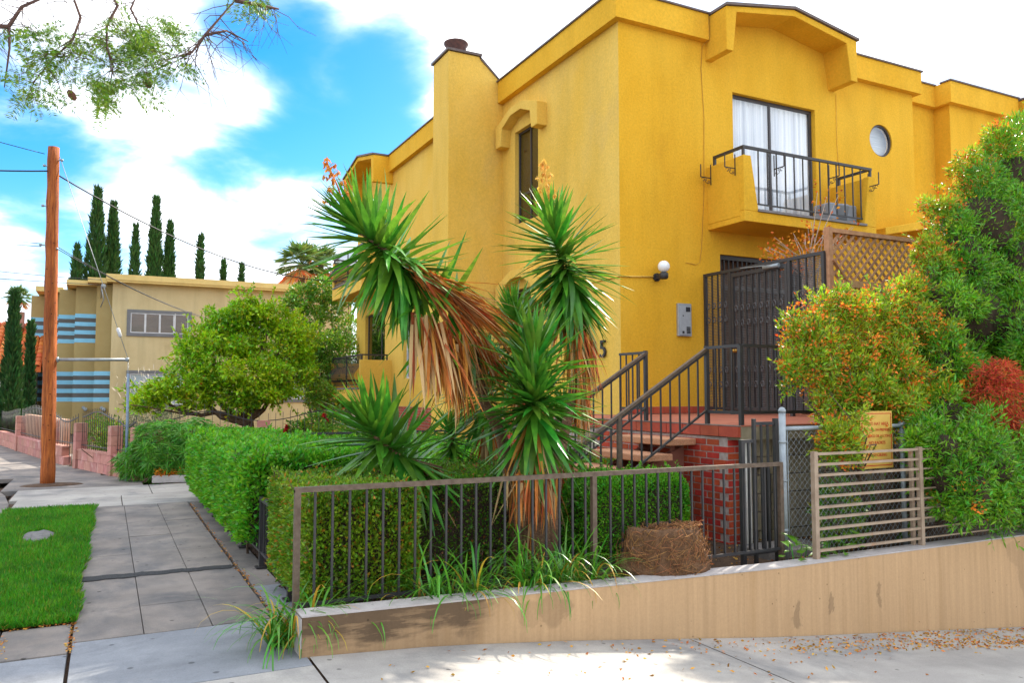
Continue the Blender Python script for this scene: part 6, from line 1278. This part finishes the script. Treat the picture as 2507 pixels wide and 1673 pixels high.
def khaki_window(x0, x1, z0, z1, parts, open_=None):
    f = MB(); t_ = 0.13
    f.box(x0, GB - 0.05, z1 - t_, x1, GB + 0.02, z1); f.box(x0, GB - 0.05, z0, x1, GB + 0.02, z0 + t_); f.box(x0, GB - 0.05, z0 + t_, x0 + t_, GB + 0.02, z1 - t_); f.box(x1 - t_, GB - 0.05, z0 + t_, x1, GB + 0.02, z1 - t_)
    fr = f.build('window', M['windowgrey'], gb)
    xs = np.linspace(x0 + t_, x1 - t_, parts + 1)
    for k, (a, b) in enumerate(zip(xs, xs[1:])):
        m_ = MB(); w = 0.035
        m_.box(a, GB - 0.035, z0 + t_, a + w, GB - 0.003, z1 - t_); m_.box(b - w, GB - 0.035, z0 + t_, b - 0.001, GB - 0.003, z1 - t_); m_.box(a + w, GB - 0.035, z1 - t_ - w, b - w, GB - 0.003, z1 - t_); m_.box(a + w, GB - 0.035, z0 + t_, b - w, GB - 0.003, z0 + t_ + w); m_.build('sash', M['frame_pale'], fr)
        m_ = MB(); m_.box(a + w, GB - 0.02, z0 + t_ + w, b - w, GB - 0.015, z1 - t_ - w); m_.build('pane', GLASS_LOW, fr)
        m_ = MB(); m_.box(a + w, GB - 0.008, z0 + t_ + w, b - w, GB - 0.004, z1 - t_ - w); m_.build('blind', M['blind' if z0 > 3 else 'whiteblind'], fr)
    if open_:
        m_ = MB(); a = xs[open_]; m_.box(a, GB - 0.38, z0 + t_, a + 0.03, GB - 0.34, z1 - t_); m_.box(a, GB - 0.34, z1 - t_ - 0.04, a + 0.03, GB - 0.05, z1 - t_); m_.box(a, GB - 0.34, z0 + t_, a + 0.03, GB - 0.05, z0 + t_ + 0.04); m_.build('open_casement', M['frame_pale'], fr)
khaki_window(0.63, 3.0, 3.83, 4.88, 4, open_=3); khaki_window(3.66, 5.8, 3.83, 4.84, 4); khaki_window(0.67, 2.9, 1.0, 2.48, 3); khaki_window(6.4, 8.2, 1.2, 2.4, 3)
# conduit head where the wires land
mb = MB(); mb.tube([(-0.3, GB + 0.3, 5.3), (-0.3, GB - 0.1, 5.75), (-0.28, GB - 0.3, 5.6), (-0.2, GB - 0.3, 5.2), (-0.3, GB + 0.2, 4.95)], 0.02, 6); mb.lathe([(0.07, 0), (0.1, 0.1), (0.07, 0.16)], (-0.22, GB - 0.3, 5.62), 10); mb.build('cable_head', M['galv'], gb)
# ---------------------------------------------------------------- pink block wall with iron panels
pw_ = thing('pink_block_wall', 'low pink concrete block wall with pillars and black spear-topped railings', 'wall', (-0.6, 19.5, 0))
PL = [Vector((0.55, 16.35)), Vector((0.18, 17.41)), Vector((-0.47, 19.44)), Vector((-1.08, 21.6)), Vector((-2.1, 26.0)), Vector((-3.4, 31.8))]
blk = MB().box(-0.193, -0.075, -0.093, 0.193, 0.075, 0.093).mesh('block', M['pinkblock'])
pbk = MB().box(-0.1, -0.11, -0.093, 0.1, 0.11, 0.093).mesh('block', M['pinkblock'])
capm = MB().box(-0.5, -0.085, -0.02, 0.5, 0.085, 0.02).mesh('wall_cap', M['pinkblock'])
brs = MB().tube([(0, 0, 0), (0, 0, 1)], 0.0065, 5).mesh('railing_bar', M['iron'])
def rot2(d): return Matrix.Rotation(math.atan2(d.y, d.x), 4, 'Z')
for s in range(len(PL) - 1):
    a, b = PL[s], PL[s + 1]; L = (b - a).length; d = (b - a) / L; rm = rot2(d)
    gate_seg = (s == 2)
    n = max(1, round(L / 0.4))
    if not gate_seg or True:
        u0_ = 0.0 if not gate_seg else 0.95
        for c in range(2):
            u = u0_ + 0.12 + (0.2 if c % 2 else 0)
            while u < L - 0.12:
                p = a + d * (u + 0.08); inst('block', blk, Matrix.Translation((p.x, p.y, 0.095 + 0.19 * c)) @ rm @ Matrix.Diagonal((0.99, 1, 0.99, 1)), pw_); u += 0.4
        p = a + d * (u0_ + (L - u0_) / 2); inst('wall_cap', capm, Matrix.Translation((p.x, p.y, 0.40)) @ rm @ Matrix.Diagonal((L - u0_ - 0.2, 1, 1, 1)), pw_)
    # pillar at a
    for c in range(5): inst('block', pbk, Matrix.Translation((a.x, a.y, 0.095 + 0.192 * c)) @ rm, pw_)
    # railing bars with a dipping top
    m_ = int(L / (0.12 if s < 2 else 0.2)); zb_ = 0.42 if not gate_seg else 0.06
    rail = MB(); pr_ = None
    for k in range(1, m_):
        u = k * L / m_; f = u / L; top = 1.02 + 0.13 * math.sin(math.pi * f) ** 2 * (1 if s % 2 else -1) + 0.06
        p = a + d * u; zb2 = 0.42 if not (gate_seg and u < 0.95) else 0.06
        inst('railing_bar', brs, Matrix.Translation((p.x, p.y, zb2)) @ Matrix.Diagonal((1, 1, top - zb2 + 0.08, 1)), pw_)
        q = Vector((p.x, p.y, top)); 
        if pr_: rail.bar(pr_, q, 0.018, 0.022)
        pr_ = q
    rail.bar((a.x, a.y, 0.50), (b.x, b.y, 0.50), 0.018); rail.build('railing_rail', M['iron'], pw_)
# street side wall behind, glimpsed through the bars
sw = thing('garden_shrub', 'yellow-green shrub behind the railings of the pink wall', 'shrub', (0.3, 19.8, 0))
pp, dd = lobes_points([((0.15, 19.0, 0.55), (0.35, 0.4, 0.55)), ((-0.15, 20.2, 0.6), (0.35, 0.4, 0.55)), ((0.3, 18.3, 0.5), (0.25, 0.3, 0.5))], 4200, 0.4); leaf_mesh('foliage', pp, dd + rng.normal(0, 0.5, dd.shape), 0.06, 0.03, M['hedge_yellow'], sw)
mb = MB(); [mb.tube([(0.1 + random.gauss(0, 0.1), 19.3 + random.gauss(0, 0.4), -0.1), (0.1 + random.gauss(0, 0.15), 19.3 + random.gauss(0, 0.5), 0.5)], 0.01, 4) for _ in range(9)]; mb.build('stem', M['bark'], sw)
ow = thing('garden_wall', 'tan block garden wall behind the railings, left of the pole', 'wall', (-1.2, 24, 0)); mb = MB(); mb.prism([(-0.9, 22.2), (-2.2, 28.5), (-2.05, 28.5), (-0.75, 22.2)], 0, 0.95, 'Z'); mb.build('wall_body', mat('tan_block', (0.52, 0.32, 0.22), (0.45, 0.26, 0.17), scale=6, rough=0.9), ow)
# ---------------------------------------------------------------- black fence with pink pillars in front of the citrus tree
bf_ = thing('iron_fence', 'black spear-topped iron fence with pink block pillars under the citrus tree', 'fence', (2.5, 18.5, 0))
segs = [(0.92, 3.05, 18.5), (3.25, 6.0, 18.5)]
for x in (0.78, 3.15, 6.1):
    for c in range(5): inst('block', pbk, Matrix.Translation((x, 18.5, 0.12 + 0.192 * c)) @ Matrix.Diagonal((1.25, 1, 1, 1)), bf_)
for (xa, xb, y) in segs:
    rail = MB(); pr_ = None; m_ = int((xb - xa) / 0.16)
    for k in range(m_ + 1):
        f = k / m_; x = xa + (xb - xa) * f; zt_ = 0.98 + 0.22 * math.sin(math.pi * f) ** 2
        inst('railing_bar', brs, Matrix.Translation((x, y, 0.1)) @ Matrix.Diagonal((0.9, 0.9, zt_ + 0.06, 1)), bf_)
        q = Vector((x, y, zt_))
        if pr_: rail.bar(pr_, q, 0.02)
        pr_ = q
    rail.bar((xa, y, 0.2), (xb, y, 0.2), 0.02); rail.build('railing_rail', M['iron'], bf_)
mb = MB(); mb.box(0.9, 19.6, -0.1, 5.0, 19.75, 0.72); tag(mb.build('garden_wall', mat('brown_rendered_wall', (0.22, 0.15, 0.08), (0.17, 0.11, 0.06), scale=5, rough=0.9)), 'low brown garden wall behind the black spear-topped fence', 'wall')
# ---------------------------------------------------------------- citrus tree
def limb(mb, a, b, r0, r1, n=5, wob=0.06):
    a = Vector(a); b = Vector(b); P = [a.lerp(b, i / n) + (Vector((random.gauss(0, wob), random.gauss(0, wob), random.gauss(0, wob))) if 0 < i < n else Vector((0, 0, 0))) for i in range(n + 1)]
    mb.tube(P, [r0 + (r1 - r0) * i / n for i in range(n + 1)], 8); return P
ct = thing('citrus_tree', 'round-crowned bright green citrus tree with several stems in front of the khaki building', 'tree', (3.15, 20.8, 0))
mb = MB(); b0_ = Vector((3.15, 20.8, -0.05)); k0 = Vector((3.15, 20.8, 0.95)); limb(mb, b0_, k0, 0.17, 0.14, 4, 0.01)
lob = []
for (x, y, Y, r) in ((480, 830, 20.4, 0.75), (560, 770, 20.8, 0.85), (640, 800, 20.9, 0.8), (420, 880, 20.3, 0.6), (690, 850, 20.9, 0.6), (580, 860, 20.2, 0.85), (520, 740, 20.9, 0.55), (600, 720, 20.8, 0.5), (660, 745, 21.1, 0.5), (370, 900, 20.4, 0.42), (330, 925, 20.4, 0.34), (700, 780, 21, 0.5), (450, 920, 20.3, 0.4), (640, 900, 20.4, 0.45), (540, 905, 20.3, 0.5), (560, 700, 20.8, 0.3), (440, 800, 20.6, 0.4), (470, 770, 20.7, 0.35)):
    p = at(x, y, Y=Y); r *= 0.86; lob.append(((p.x, p.y, p.z), (r, r, r * 0.85)))
for (c, r) in lob[:12]: P = limb(mb, k0 + Vector((random.gauss(0, 0.04), random.gauss(0, 0.04), random.uniform(-0.2, 0.05))), c, 0.08, 0.02, 6, 0.07); limb(mb, P[3], Vector(c) + Vector((random.gauss(0, 0.4), random.gauss(0, 0.3), random.gauss(0, 0.3))), 0.03, 0.008, 4, 0.05)
mb.build('trunk', M['bark'], ct)
pp, dd = lobes_points(ragged(lob, 12, f=(0.16, 0.42), out=1.08), 38000, 0.3); sel = (np.sin(pp[:, 0] * 4.1 + pp[:, 2] * 3) + np.sin(pp[:, 2] * 5.3 + pp[:, 1] * 4) + rng.normal(0, 0.6, len(pp))) > -1.1
leaf_mesh('crown', pp[sel], (dd + rng.normal(0, 0.7, dd.shape))[sel], 0.105, 0.05, M['citrus'], ct); sprigs('shoots', lob, 260, 0.35, 0.10, 0.05, M['citrus'], ct)
for k in range(4):
    c, r = random.choice(lob[:8]); d = Vector((random.gauss(0, 1), -abs(random.gauss(0.6, 0.4)), random.gauss(0, 0.6))).normalized(); q = Vector(c) + d * r[0] * 0.95
    mb = MB(); mb.lathe([(0.001, -0.045), (0.035, -0.03), (0.045, 0), (0.035, 0.03), (0.001, 0.045)], q, 8); mb.build('fruit', M['orange'], ct)
# smaller grey-green shrub with pale plumes beside it
gp = thing('plume_bush', 'grey-green bush with pale feathery plumes under the window of the khaki building', 'bush', (1.0, 22, 0))
pp, dd = lobes_points([((0.95, 22, 1.1), (0.5, 0.5, 0.7)), ((1.3, 22, 0.7), (0.5, 0.5, 0.6)), ((0.75, 22, 0.6), (0.4, 0.4, 0.5))], 5000, 0.35); leaf_mesh('foliage', pp, dd + rng.normal(0, 0.4, dd.shape) + [0, 0, 0.5], 0.09, 0.014, mat('grey_green_leaf', (0.13, 0.17, 0.09), (0.08, 0.12, 0.06), scale=4, island=('island', 0.7, 0.05), trans=0.2), gp)
pts = np.array([(0.95 + random.gauss(0, 0.28), 22 + random.gauss(0, 0.2), 1.5 + random.gauss(0, 0.3)) for _ in range(260)]); leaf_mesh('plume', pts, rng.normal(0, 0.4, pts.shape) + [-0.2, 0, 1], 0.16, 0.02, mat('pale_plume', (0.60, 0.55, 0.42), (0.5, 0.45, 0.33), scale=6, trans=0.3), gp)['kind'] = 'stuff'
# ---------------------------------------------------------------- shrubs and small trees between the buildings
def small_tree(label, base, lob, n, leaf, w, m, stems, name='small_tree', cat='tree', tm='bark', th=0.05, shell=0.35):
    t = thing(name, label, cat, base); mb = MB()
    for k in range(stems):
        c, r = lob[k % len(lob)]; limb(mb, (base[0] + random.gauss(0, 0.08), base[1] + random.gauss(0, 0.08), -0.05), c, th, th * 0.25, 6, 0.08)
    mb.build('trunk', M[tm], t); pp, dd = lobes_points(lob, n, shell); leaf_mesh('crown', pp, dd + rng.normal(0, 0.6, dd.shape), leaf, w, M[m], t); return t
def lb(x, y, Y, r, sq=0.9): p = at(x, y, Y=Y); return ((p.x, p.y, p.z), (r, r, r * sq))
small_tree('airy slender tree with reddish stems between the khaki and yellow buildings', (6.3, 26, 0), [lb(690, 680, 26, 0.45), lb(740, 665, 26, 0.5), lb(760, 710, 26, 0.4), lb(710, 730, 25.7, 0.5), lb(800, 680, 26, 0.4), lb(670, 700, 25.5, 0.35)], 5500, 0.12, 0.055, 'shrub', 6, tm='twig')
small_tree('dark green shrub under the bellied balcony', (6.0, 24.9, 0), [lb(770, 820, 25, 0.9), lb(800, 900, 25, 0.8), lb(720, 860, 24.8, 0.9), lb(740, 800, 25, 0.7), lb(800, 760, 25.5, 0.6), lb(690, 800, 24.5, 0.6), lb(760, 930, 24.6, 0.6)], 16000, 0.10, 0.05, 'shrub', 7, name='garden_shrub', cat='shrub')
small_tree('yellow-green young shrub beside the post of the black fence', (5.0, 20.5, 0), [lb(735, 900, 20.6, 0.35), lb(760, 915, 20.6, 0.3), lb(720, 920, 20.5, 0.25)], 2200, 0.08, 0.035, 'hedge_yellow', 3, name='garden_shrub', cat='shrub', th=0.02)
rs = thing('rose_bush', 'rose bush with red blooms behind the black fence', 'bush', (5.3, 19.5, 0))
rl = [lb(720, 975, 19.3, 0.35), lb(770, 970, 19.3, 0.4), lb(800, 1000, 18.0, 0.4), lb(680, 990, 19.2, 0.3), lb(740, 1000, 18.6, 0.35)]
pp, dd = lobes_points(rl, 3600, 0.3); leaf_mesh('foliage', pp, dd + rng.normal(0, 0.6, dd.shape), 0.08, 0.045, M['shrub'], rs)
fl, _ = lobes_points(rl, 24, 0.9)
for q in fl:
    a_pts = np.repeat(q[None], 16, 0); dd2 = unit(rng.normal(size=(16, 3)) + [0, -0.4, 0.4]); leaf_mesh('bloom', a_pts, dd2, 0.075, 0.07, M['redflower'], rs, fold=0.7)
# ---------------------------------------------------------------- white house with tiled gable beyond
wh = thing('house', 'white house with a red tiled gable behind the trees', 'house', (11, 45, 0))
mb = MB(); mb.prism([(8.6, 0), (8.6, 7.4), (10.0, 8.75), (12.2, 7.6), (12.2, 0)], 45, 52, 'Y'); mb.build('wall', M['whiteplaster'], wh)
mb = MB(); mb.prism([(9.95, 8.80), (12.6, 7.4), (12.6, 7.55), (9.95, 8.98)], 44.7, 52.2, 'Y'); mb.prism([(8.3, 7.1), (9.95, 8.80), (9.95, 8.98), (8.2, 7.22)], 44.7, 52.2, 'Y'); rf = mb.build('roof', M['rooftile'], wh)
tl = MB().lathe([(0.09, 0), (0.09, 0.34)], (0, 0, 0), 8, 'Y').mesh('ridge_tile', M['rooftile'])
for k in range(9): f = k / 8; inst('ridge_tile', tl, Matrix.Translation((9.95 + 2.6 * f, 44.62, 8.97 - 1.4 * f)), rf)
mb = MB(); mb.box(9.6, 44.95, 3.6, 10.6, 45.02, 6.9); mb.build('chimney_breast', M['whiteplaster'], wh)
# ---------------------------------------------------------------- tile-roofed house at the left
th_ = thing('house', 'house with orange barrel-tile roof behind the dark cypresses', 'house', (-4.5, 36, 0))
mb = MB(); mb.box(-9, 36.6, 0, -2.55, 45, 2.9); mb.build('wall', M['plaster'], th_)
e0, e1, rz0, rz1, yy0, yy1 = -9.5, -2.3, 2.62, 4.55, 35.9, 39.6
mb = MB(); mb.quadbox([(e0, yy0, rz0 - 0.06), (e1, yy0, rz0 - 0.06), (e1, yy1, rz1 - 0.06), (e0, yy1, rz1 - 0.06), (e0, yy0, rz0), (e1, yy0, rz0), (e1, yy1, rz1), (e0, yy1, rz1)]); rf = mb.build('roof', M['rooftile'], th_)
tile = MB(); 
for k in range(6):
    a, b = math.pi * k / 6, math.pi * (k + 1) / 6
    tile.quad((0.105 * math.cos(a), 0, 0.075 * math.sin(a)), (0.105 * math.cos(b), 0, 0.075 * math.sin(b)), (0.09 * math.cos(b), 0.42, 0.06 * math.sin(b) - 0.01), (0.09 * math.cos(a), 0.42, 0.06 * math.sin(a) - 0.01))
    tile.quad((0.105 * math.cos(a), 0, 0.075 * math.sin(a)), (0.105 * math.cos(b), 0, 0.075 * math.sin(b)), (0.085 * math.cos(b), 0.001, 0.055 * math.sin(b)), (0.085 * math.cos(a), 0.001, 0.055 * math.sin(a)))
tme = tile.mesh('roof_tile', M['rooftile']); sl = math.atan2(rz1 - rz0, yy1 - yy0); Ls = math.hypot(rz1 - rz0, yy1 - yy0)
for i in range(11):
    for k in range(24):
        x = e1 - 0.12 - k * 0.215; s = i * 0.375
        inst('roof_tile', tme, Matrix.Translation((x, yy0 - 0.04 + s * math.cos(sl), rz0 + 0.005 + s * math.sin(sl))) @ Matrix.Rotation(sl, 4, 'X'), rf)
mb = MB(); mb.box(e0, yy0 - 0.02, rz0 - 0.22, e1, yy0 + 0.08, rz0 - 0.04); mb.build('fascia', M['rooftile'], th_)
mb = MB(); mb.box(-3.6, 38.6, 4.3, -3.15, 39.0, 4.95); mb.build('chimney', M['pinkblock'], th_)
# ---------------------------------------------------------------- cypresses
def cypress(label, x, y, h, w, n, group='slim cypresses behind the khaki building'):
    t = thing('cypress', label, 'tree', (x, y, 0), group)
    mb = MB(); mb.tube([(x, y, -0.1), (x, y, h * 0.5), (x, y, h * 0.97)], [0.12, 0.08, 0.01], 6); mb.build('trunk', M['bark'], t)
    z = h * (0.02 + 0.98 * rng.random(n) ** 0.9); f = z / h
    r = w / 2 * (np.minimum(1, (np.maximum(0, 1.005 - f) * 1.75)) ** 0.95 if 'behind' in group else (1.02 - f) ** 0.85) * (0.75 + 0.25 * np.sin(np.minimum(f * 5, 1.57))) * (1 + 0.12 * np.sin(z * 5 + x)) * (0.72 + 0.33 * rng.random(n)); a = rng.random(n) * 6.283 + np.sin(z * 3)
    p = np.stack([x + r * np.cos(a), y + r * np.sin(a), z], 1); d = np.stack([np.cos(a) * 0.45, np.sin(a) * 0.45, np.ones(n)], 1) + rng.normal(0, 0.18, (n, 3))
    leaf_mesh('crown', p, d, 0.30 * (h / 10) ** 0.5 + 0.04, 0.075, M['cypress'], t)
    mb = MB(); k = 10; w = w if 'behind' in group else w * 0.6; mb.tube([(x, y, 0.1)] + [(x, y, h * q) for q in (0.1, 0.5, 0.75, 0.93)], [w * 0.2, w * 0.30, w * 0.28, w * 0.17, 0.01], 8); mb.build('inner_core', M['cypress'], t)  # solid core inside the crown
for i, (x, h, w, lbl) in enumerate(((-1.54, 9.05, 1.05, 'short cypress nearest the striped corner of the khaki building'), (-0.70, 12.1, 1.45, 'tallest and thickest cypress behind the khaki building'), (0.07, 11.5, 1.15, 'tall cypress touching the thickest one'), (1.13, 10.3, 0.72, 'slim cypress standing between two tall ones behind the khaki roof'), (2.09, 11.95, 1.05, 'tall cypress of the pair above the open casement window'), (2.83, 10.75, 0.85, 'shorter cypress of the pair above the open casement window'), (4.33, 10.0, 0.75, 'single slim cypress above the citrus tree'), (5.59, 8.8, 0.5, 'small cypress tip behind the citrus tree'), (6.61, 8.75, 0.42, 'smallest cypress tip beside the white house'))):
    cypress(lbl, x, 46.0 + (i % 3) * 0.4, h, w, 5200 if h > 10.5 else 2800)
cypress('dark slim cypress in front of the tiled roof', -2.72, 30, 4.75, 0.66, 3400, 'dark cypresses by the tiled house'); cypress('darker cypress tucked against the striped wall', -2.42, 32.5, 4.0, 0.36, 2000, 'dark cypresses by the tiled house')
# ---------------------------------------------------------------- fan palms
def fan_palm(label, x, y, ztop, rad, tr, n=34, fib=True):
    t = thing('fan_palm', label, 'palm', (x, y, 0)); mb = MB(); mb.tube([(x - 0.15, y, -0.1), (x, y, ztop * 0.5), (x, y, ztop)], [tr * 1.4, tr, tr * 0.9], 8); mb.build('trunk', M['bark'], t)
    for k in range(n):
        el = R(80 - 135 * (k / n)); az = k * 2.4; d = Vector((math.cos(az) * math.cos(el), math.sin(az) * math.cos(el), math.sin(el))); c = Vector((x, y, ztop)); hub = c + d * rad * 0.5
        P = []; D = []; side = d.cross(Vector((0, 0, 1)))
        side = side.normalized() if side.length > 0.05 else Vector((1, 0, 0))
        for j in range(15):
            a = R(-75 + 150 * j / 14); P.append(tuple(hub)); D.append(tuple(d * math.cos(a) + side * math.sin(a) + Vector((0, 0, -0.15))))
        f = leaf_mesh('frond', np.array(P), np.array(D), rad * 0.55, rad * 0.09, M['palmleaf' if k < n * 0.8 else 'ydead'], t, droop=0.15)
        mb = MB(); mb.tube([c, hub], 0.02, 4); mb.build('frond_stalk', M['palmleaf'], f)
fan_palm('small distant fan palm above the tiled roof', -5.25, 60, 7.75, 0.85, 0.11, 30)
fan_palm('fan palm crown rising beside the white gabled house', 8.5, 40, 8.0, 1.35, 0.18, 34); fan_palm('lower fan palm crown half hidden behind the yellow building', 9.7, 41, 8.2, 1.2, 0.16, 26)
# ---------------------------------------------------------------- tree overhanging from the left
jt = thing('jacaranda_tree', 'feathery-leaved street tree whose bare and leafy branches hang into the sky', 'tree', (-2.6, 5.2, 0))
mb = MB(); crown0 = Vector((-2.2, 5.4, 4.3)); mb.tube([(-2.6, 5.2, -0.15), (-2.55, 5.2, 1.4), (-2.4, 5.3, 3.0), crown0], [0.2, 0.16, 0.14, 0.11], 10)
JY = 5.2
j_ = lambda x, y, Y=JY: at(x, y, Y=Y)
tw = []
def branch(pts, r0, r1, sub=True):
    P = [Vector(p) for p in pts]; n = len(P); mb.tube(P, [r0 + (r1 - r0) * i / (n - 1) for i in range(n)], 6); return P
main1 = branch([crown0, j_(-60, 60), j_(20, 60), j_(50, 15), j_(130, -20)], 0.02, 0.006); branch([j_(20, 60), j_(22, 110), j_(10, 200)], 0.010, 0.003)
main2 = branch([crown0 + Vector((0, 0, 0.3)), j_(-20, -60), j_(160, -30), j_(185, 40), j_(165, 95), j_(125, 130), j_(75, 190)], 0.014, 0.003)
main3 = branch([crown0 + Vector((0, 0, 0.4)), j_(0, -90), j_(240, -40), j_(270, 12), j_(245, 60), j_(245, 110), j_(260, 150), j_(252, 200)], 0.014, 0.003)
main4 = branch([crown0 + Vector((0, 0, 0.5)), j_(60, -110), j_(400, -60), j_(540, 0), j_(470, 80), j_(440, 120), j_(420, 130)], 0.015, 0.005)
main5 = branch([crown0 + Vector((0, 0, 0.5)), j_(100, -100), j_(330, -50), j_(300, 20), j_(330, 80), j_(360, 120)], 0.013, 0.003)
branch([j_(540, 0), j_(600, 12), j_(640, 20)], 0.016, 0.006); branch([j_(470, 80), j_(520, 70), j_(570, 95)], 0.010, 0.003)
def twigs(P, n, ln, r=0.004, down=0.6):
    for _ in range(n):
        i = random.randrange(1, len(P)); a = P[i - 1].lerp(P[i], random.random()); d = Vector((random.gauss(0, 1), random.gauss(0, 0.6), random.gauss(-down, 0.5))).normalized() * ln * random.uniform(0.5, 1.3)
        Q = [a, a + d * 0.5 + Vector((random.gauss(0, 0.02), 0, 0.015)), a + d]; mb.tube(Q, [r, r * 0.7, r * 0.35], 4); tw.append(Q[1]); tw.append(Q[2])
        for _k in range(2): b = Q[1].lerp(Q[2], random.random()); e = d.normalized() * ln * 0.4 + Vector((random.gauss(0, 0.07), random.gauss(0, 0.05), random.gauss(-0.03, 0.05))); mb.tube([b, b + e], [r * 0.5, r * 0.25], 3)
for P in (main2[2:], main3[2:], main5[2:], main1[1:]): twigs(P, 24, 0.22, 0.003)
bare = len(tw); twigs(main4[3:], 26, 0.24, 0.0035, 0.8); twigs([j_(540, 0), j_(600, 12), j_(640, 20)], 12, 0.22, 0.003, 0.8); twigs([j_(470, 80), j_(520, 70), j_(570, 95)], 12, 0.2, 0.003, 0.8)
for c in ((60, -80), (300, -120), (-150, 0), (-200, 150), (-100, -150), (500, -180)): branch([crown0, crown0.lerp(j_(*c, Y=JY - 0.8), 0.5) + Vector((0, 0, 0.2)), j_(*c, Y=JY - 0.8)], 0.05, 0.01)
mb.build('trunk', M['twig'], jt)
# feathery compound leaves hung on the twigs
P2 = []; D2 = []
lc = [(60, 80), (95, 60), (130, 100), (85, 110), (60, 140), (130, 150), (180, 120), (215, 95), (250, 80), (290, 60), (330, 50), (370, 45), (385, 95), (330, 100), (300, 130), (350, 150), (390, 155), (265, 170), (230, 180), (255, 205), (220, 215), (290, 195), (300, 215), (90, 195), (75, 215), (55, 165), (240, 225), (320, 170), (280, 110), (190, 160), (150, 75), (345, 75), (405, 80), (310, 90), (565, 8), (590, -5), (340, 60), (360, 130), (250, 140), (330, 125)]
for (x, y) in lc * 5:
    a = j_(x + random.gauss(0, 16), y + random.gauss(0, 12), Y=JY + random.gauss(0, 0.12)); ax = Vector((random.gauss(0.1, 0.8), random.gauss(0, 0.35), random.gauss(-0.45, 0.45))).normalized(); Lf = random.uniform(0.10, 0.20); sd_ = ax.cross(Vector((random.gauss(0, 0.35), -1, random.gauss(0.2, 0.3)))).normalized(); nn = int(Lf / 0.0085)
    for k in range(nn):
        q = a + ax * Lf * k / nn + Vector((0, 0, -0.03 * (k / nn) ** 2))
        for s_ in (-1, 1):
            for rep in range(1 + int(1.9 * (1 - abs(2 * k / nn - 0.8)))): P2.append(tuple(q + sd_ * s_ * 0.014 * rep)); D2.append(tuple(sd_ * s_ + ax * 0.45))
leaf_mesh('crown', np.array(P2), np.array(D2), 0.030, 0.0075, M['jacaranda'], jt)
for (x, y) in ((338, 190), (165, 218)):
    p = j_(x, y); mb = MB(); mb.lathe([(0.002, -0.03), (0.02, -0.02), (0.028, 0), (0.02, 0.02), (0.002, 0.028)], p, 10); mb.v = [(x_, p.y + (y_ - p.y) * 0.35, z_ - (x_ - p.x) * 0.5) for x_, y_, z_ in mb.v]; mb.tube([p + Vector((0, 0, 0.02)), p + Vector((-0.01, 0, 0.09))], 0.002, 4); mb.build('seed_pod', mat('brown_pod', (0.20, 0.07, 0.04), (0.13, 0.05, 0.03), scale=20, rough=0.7), jt)
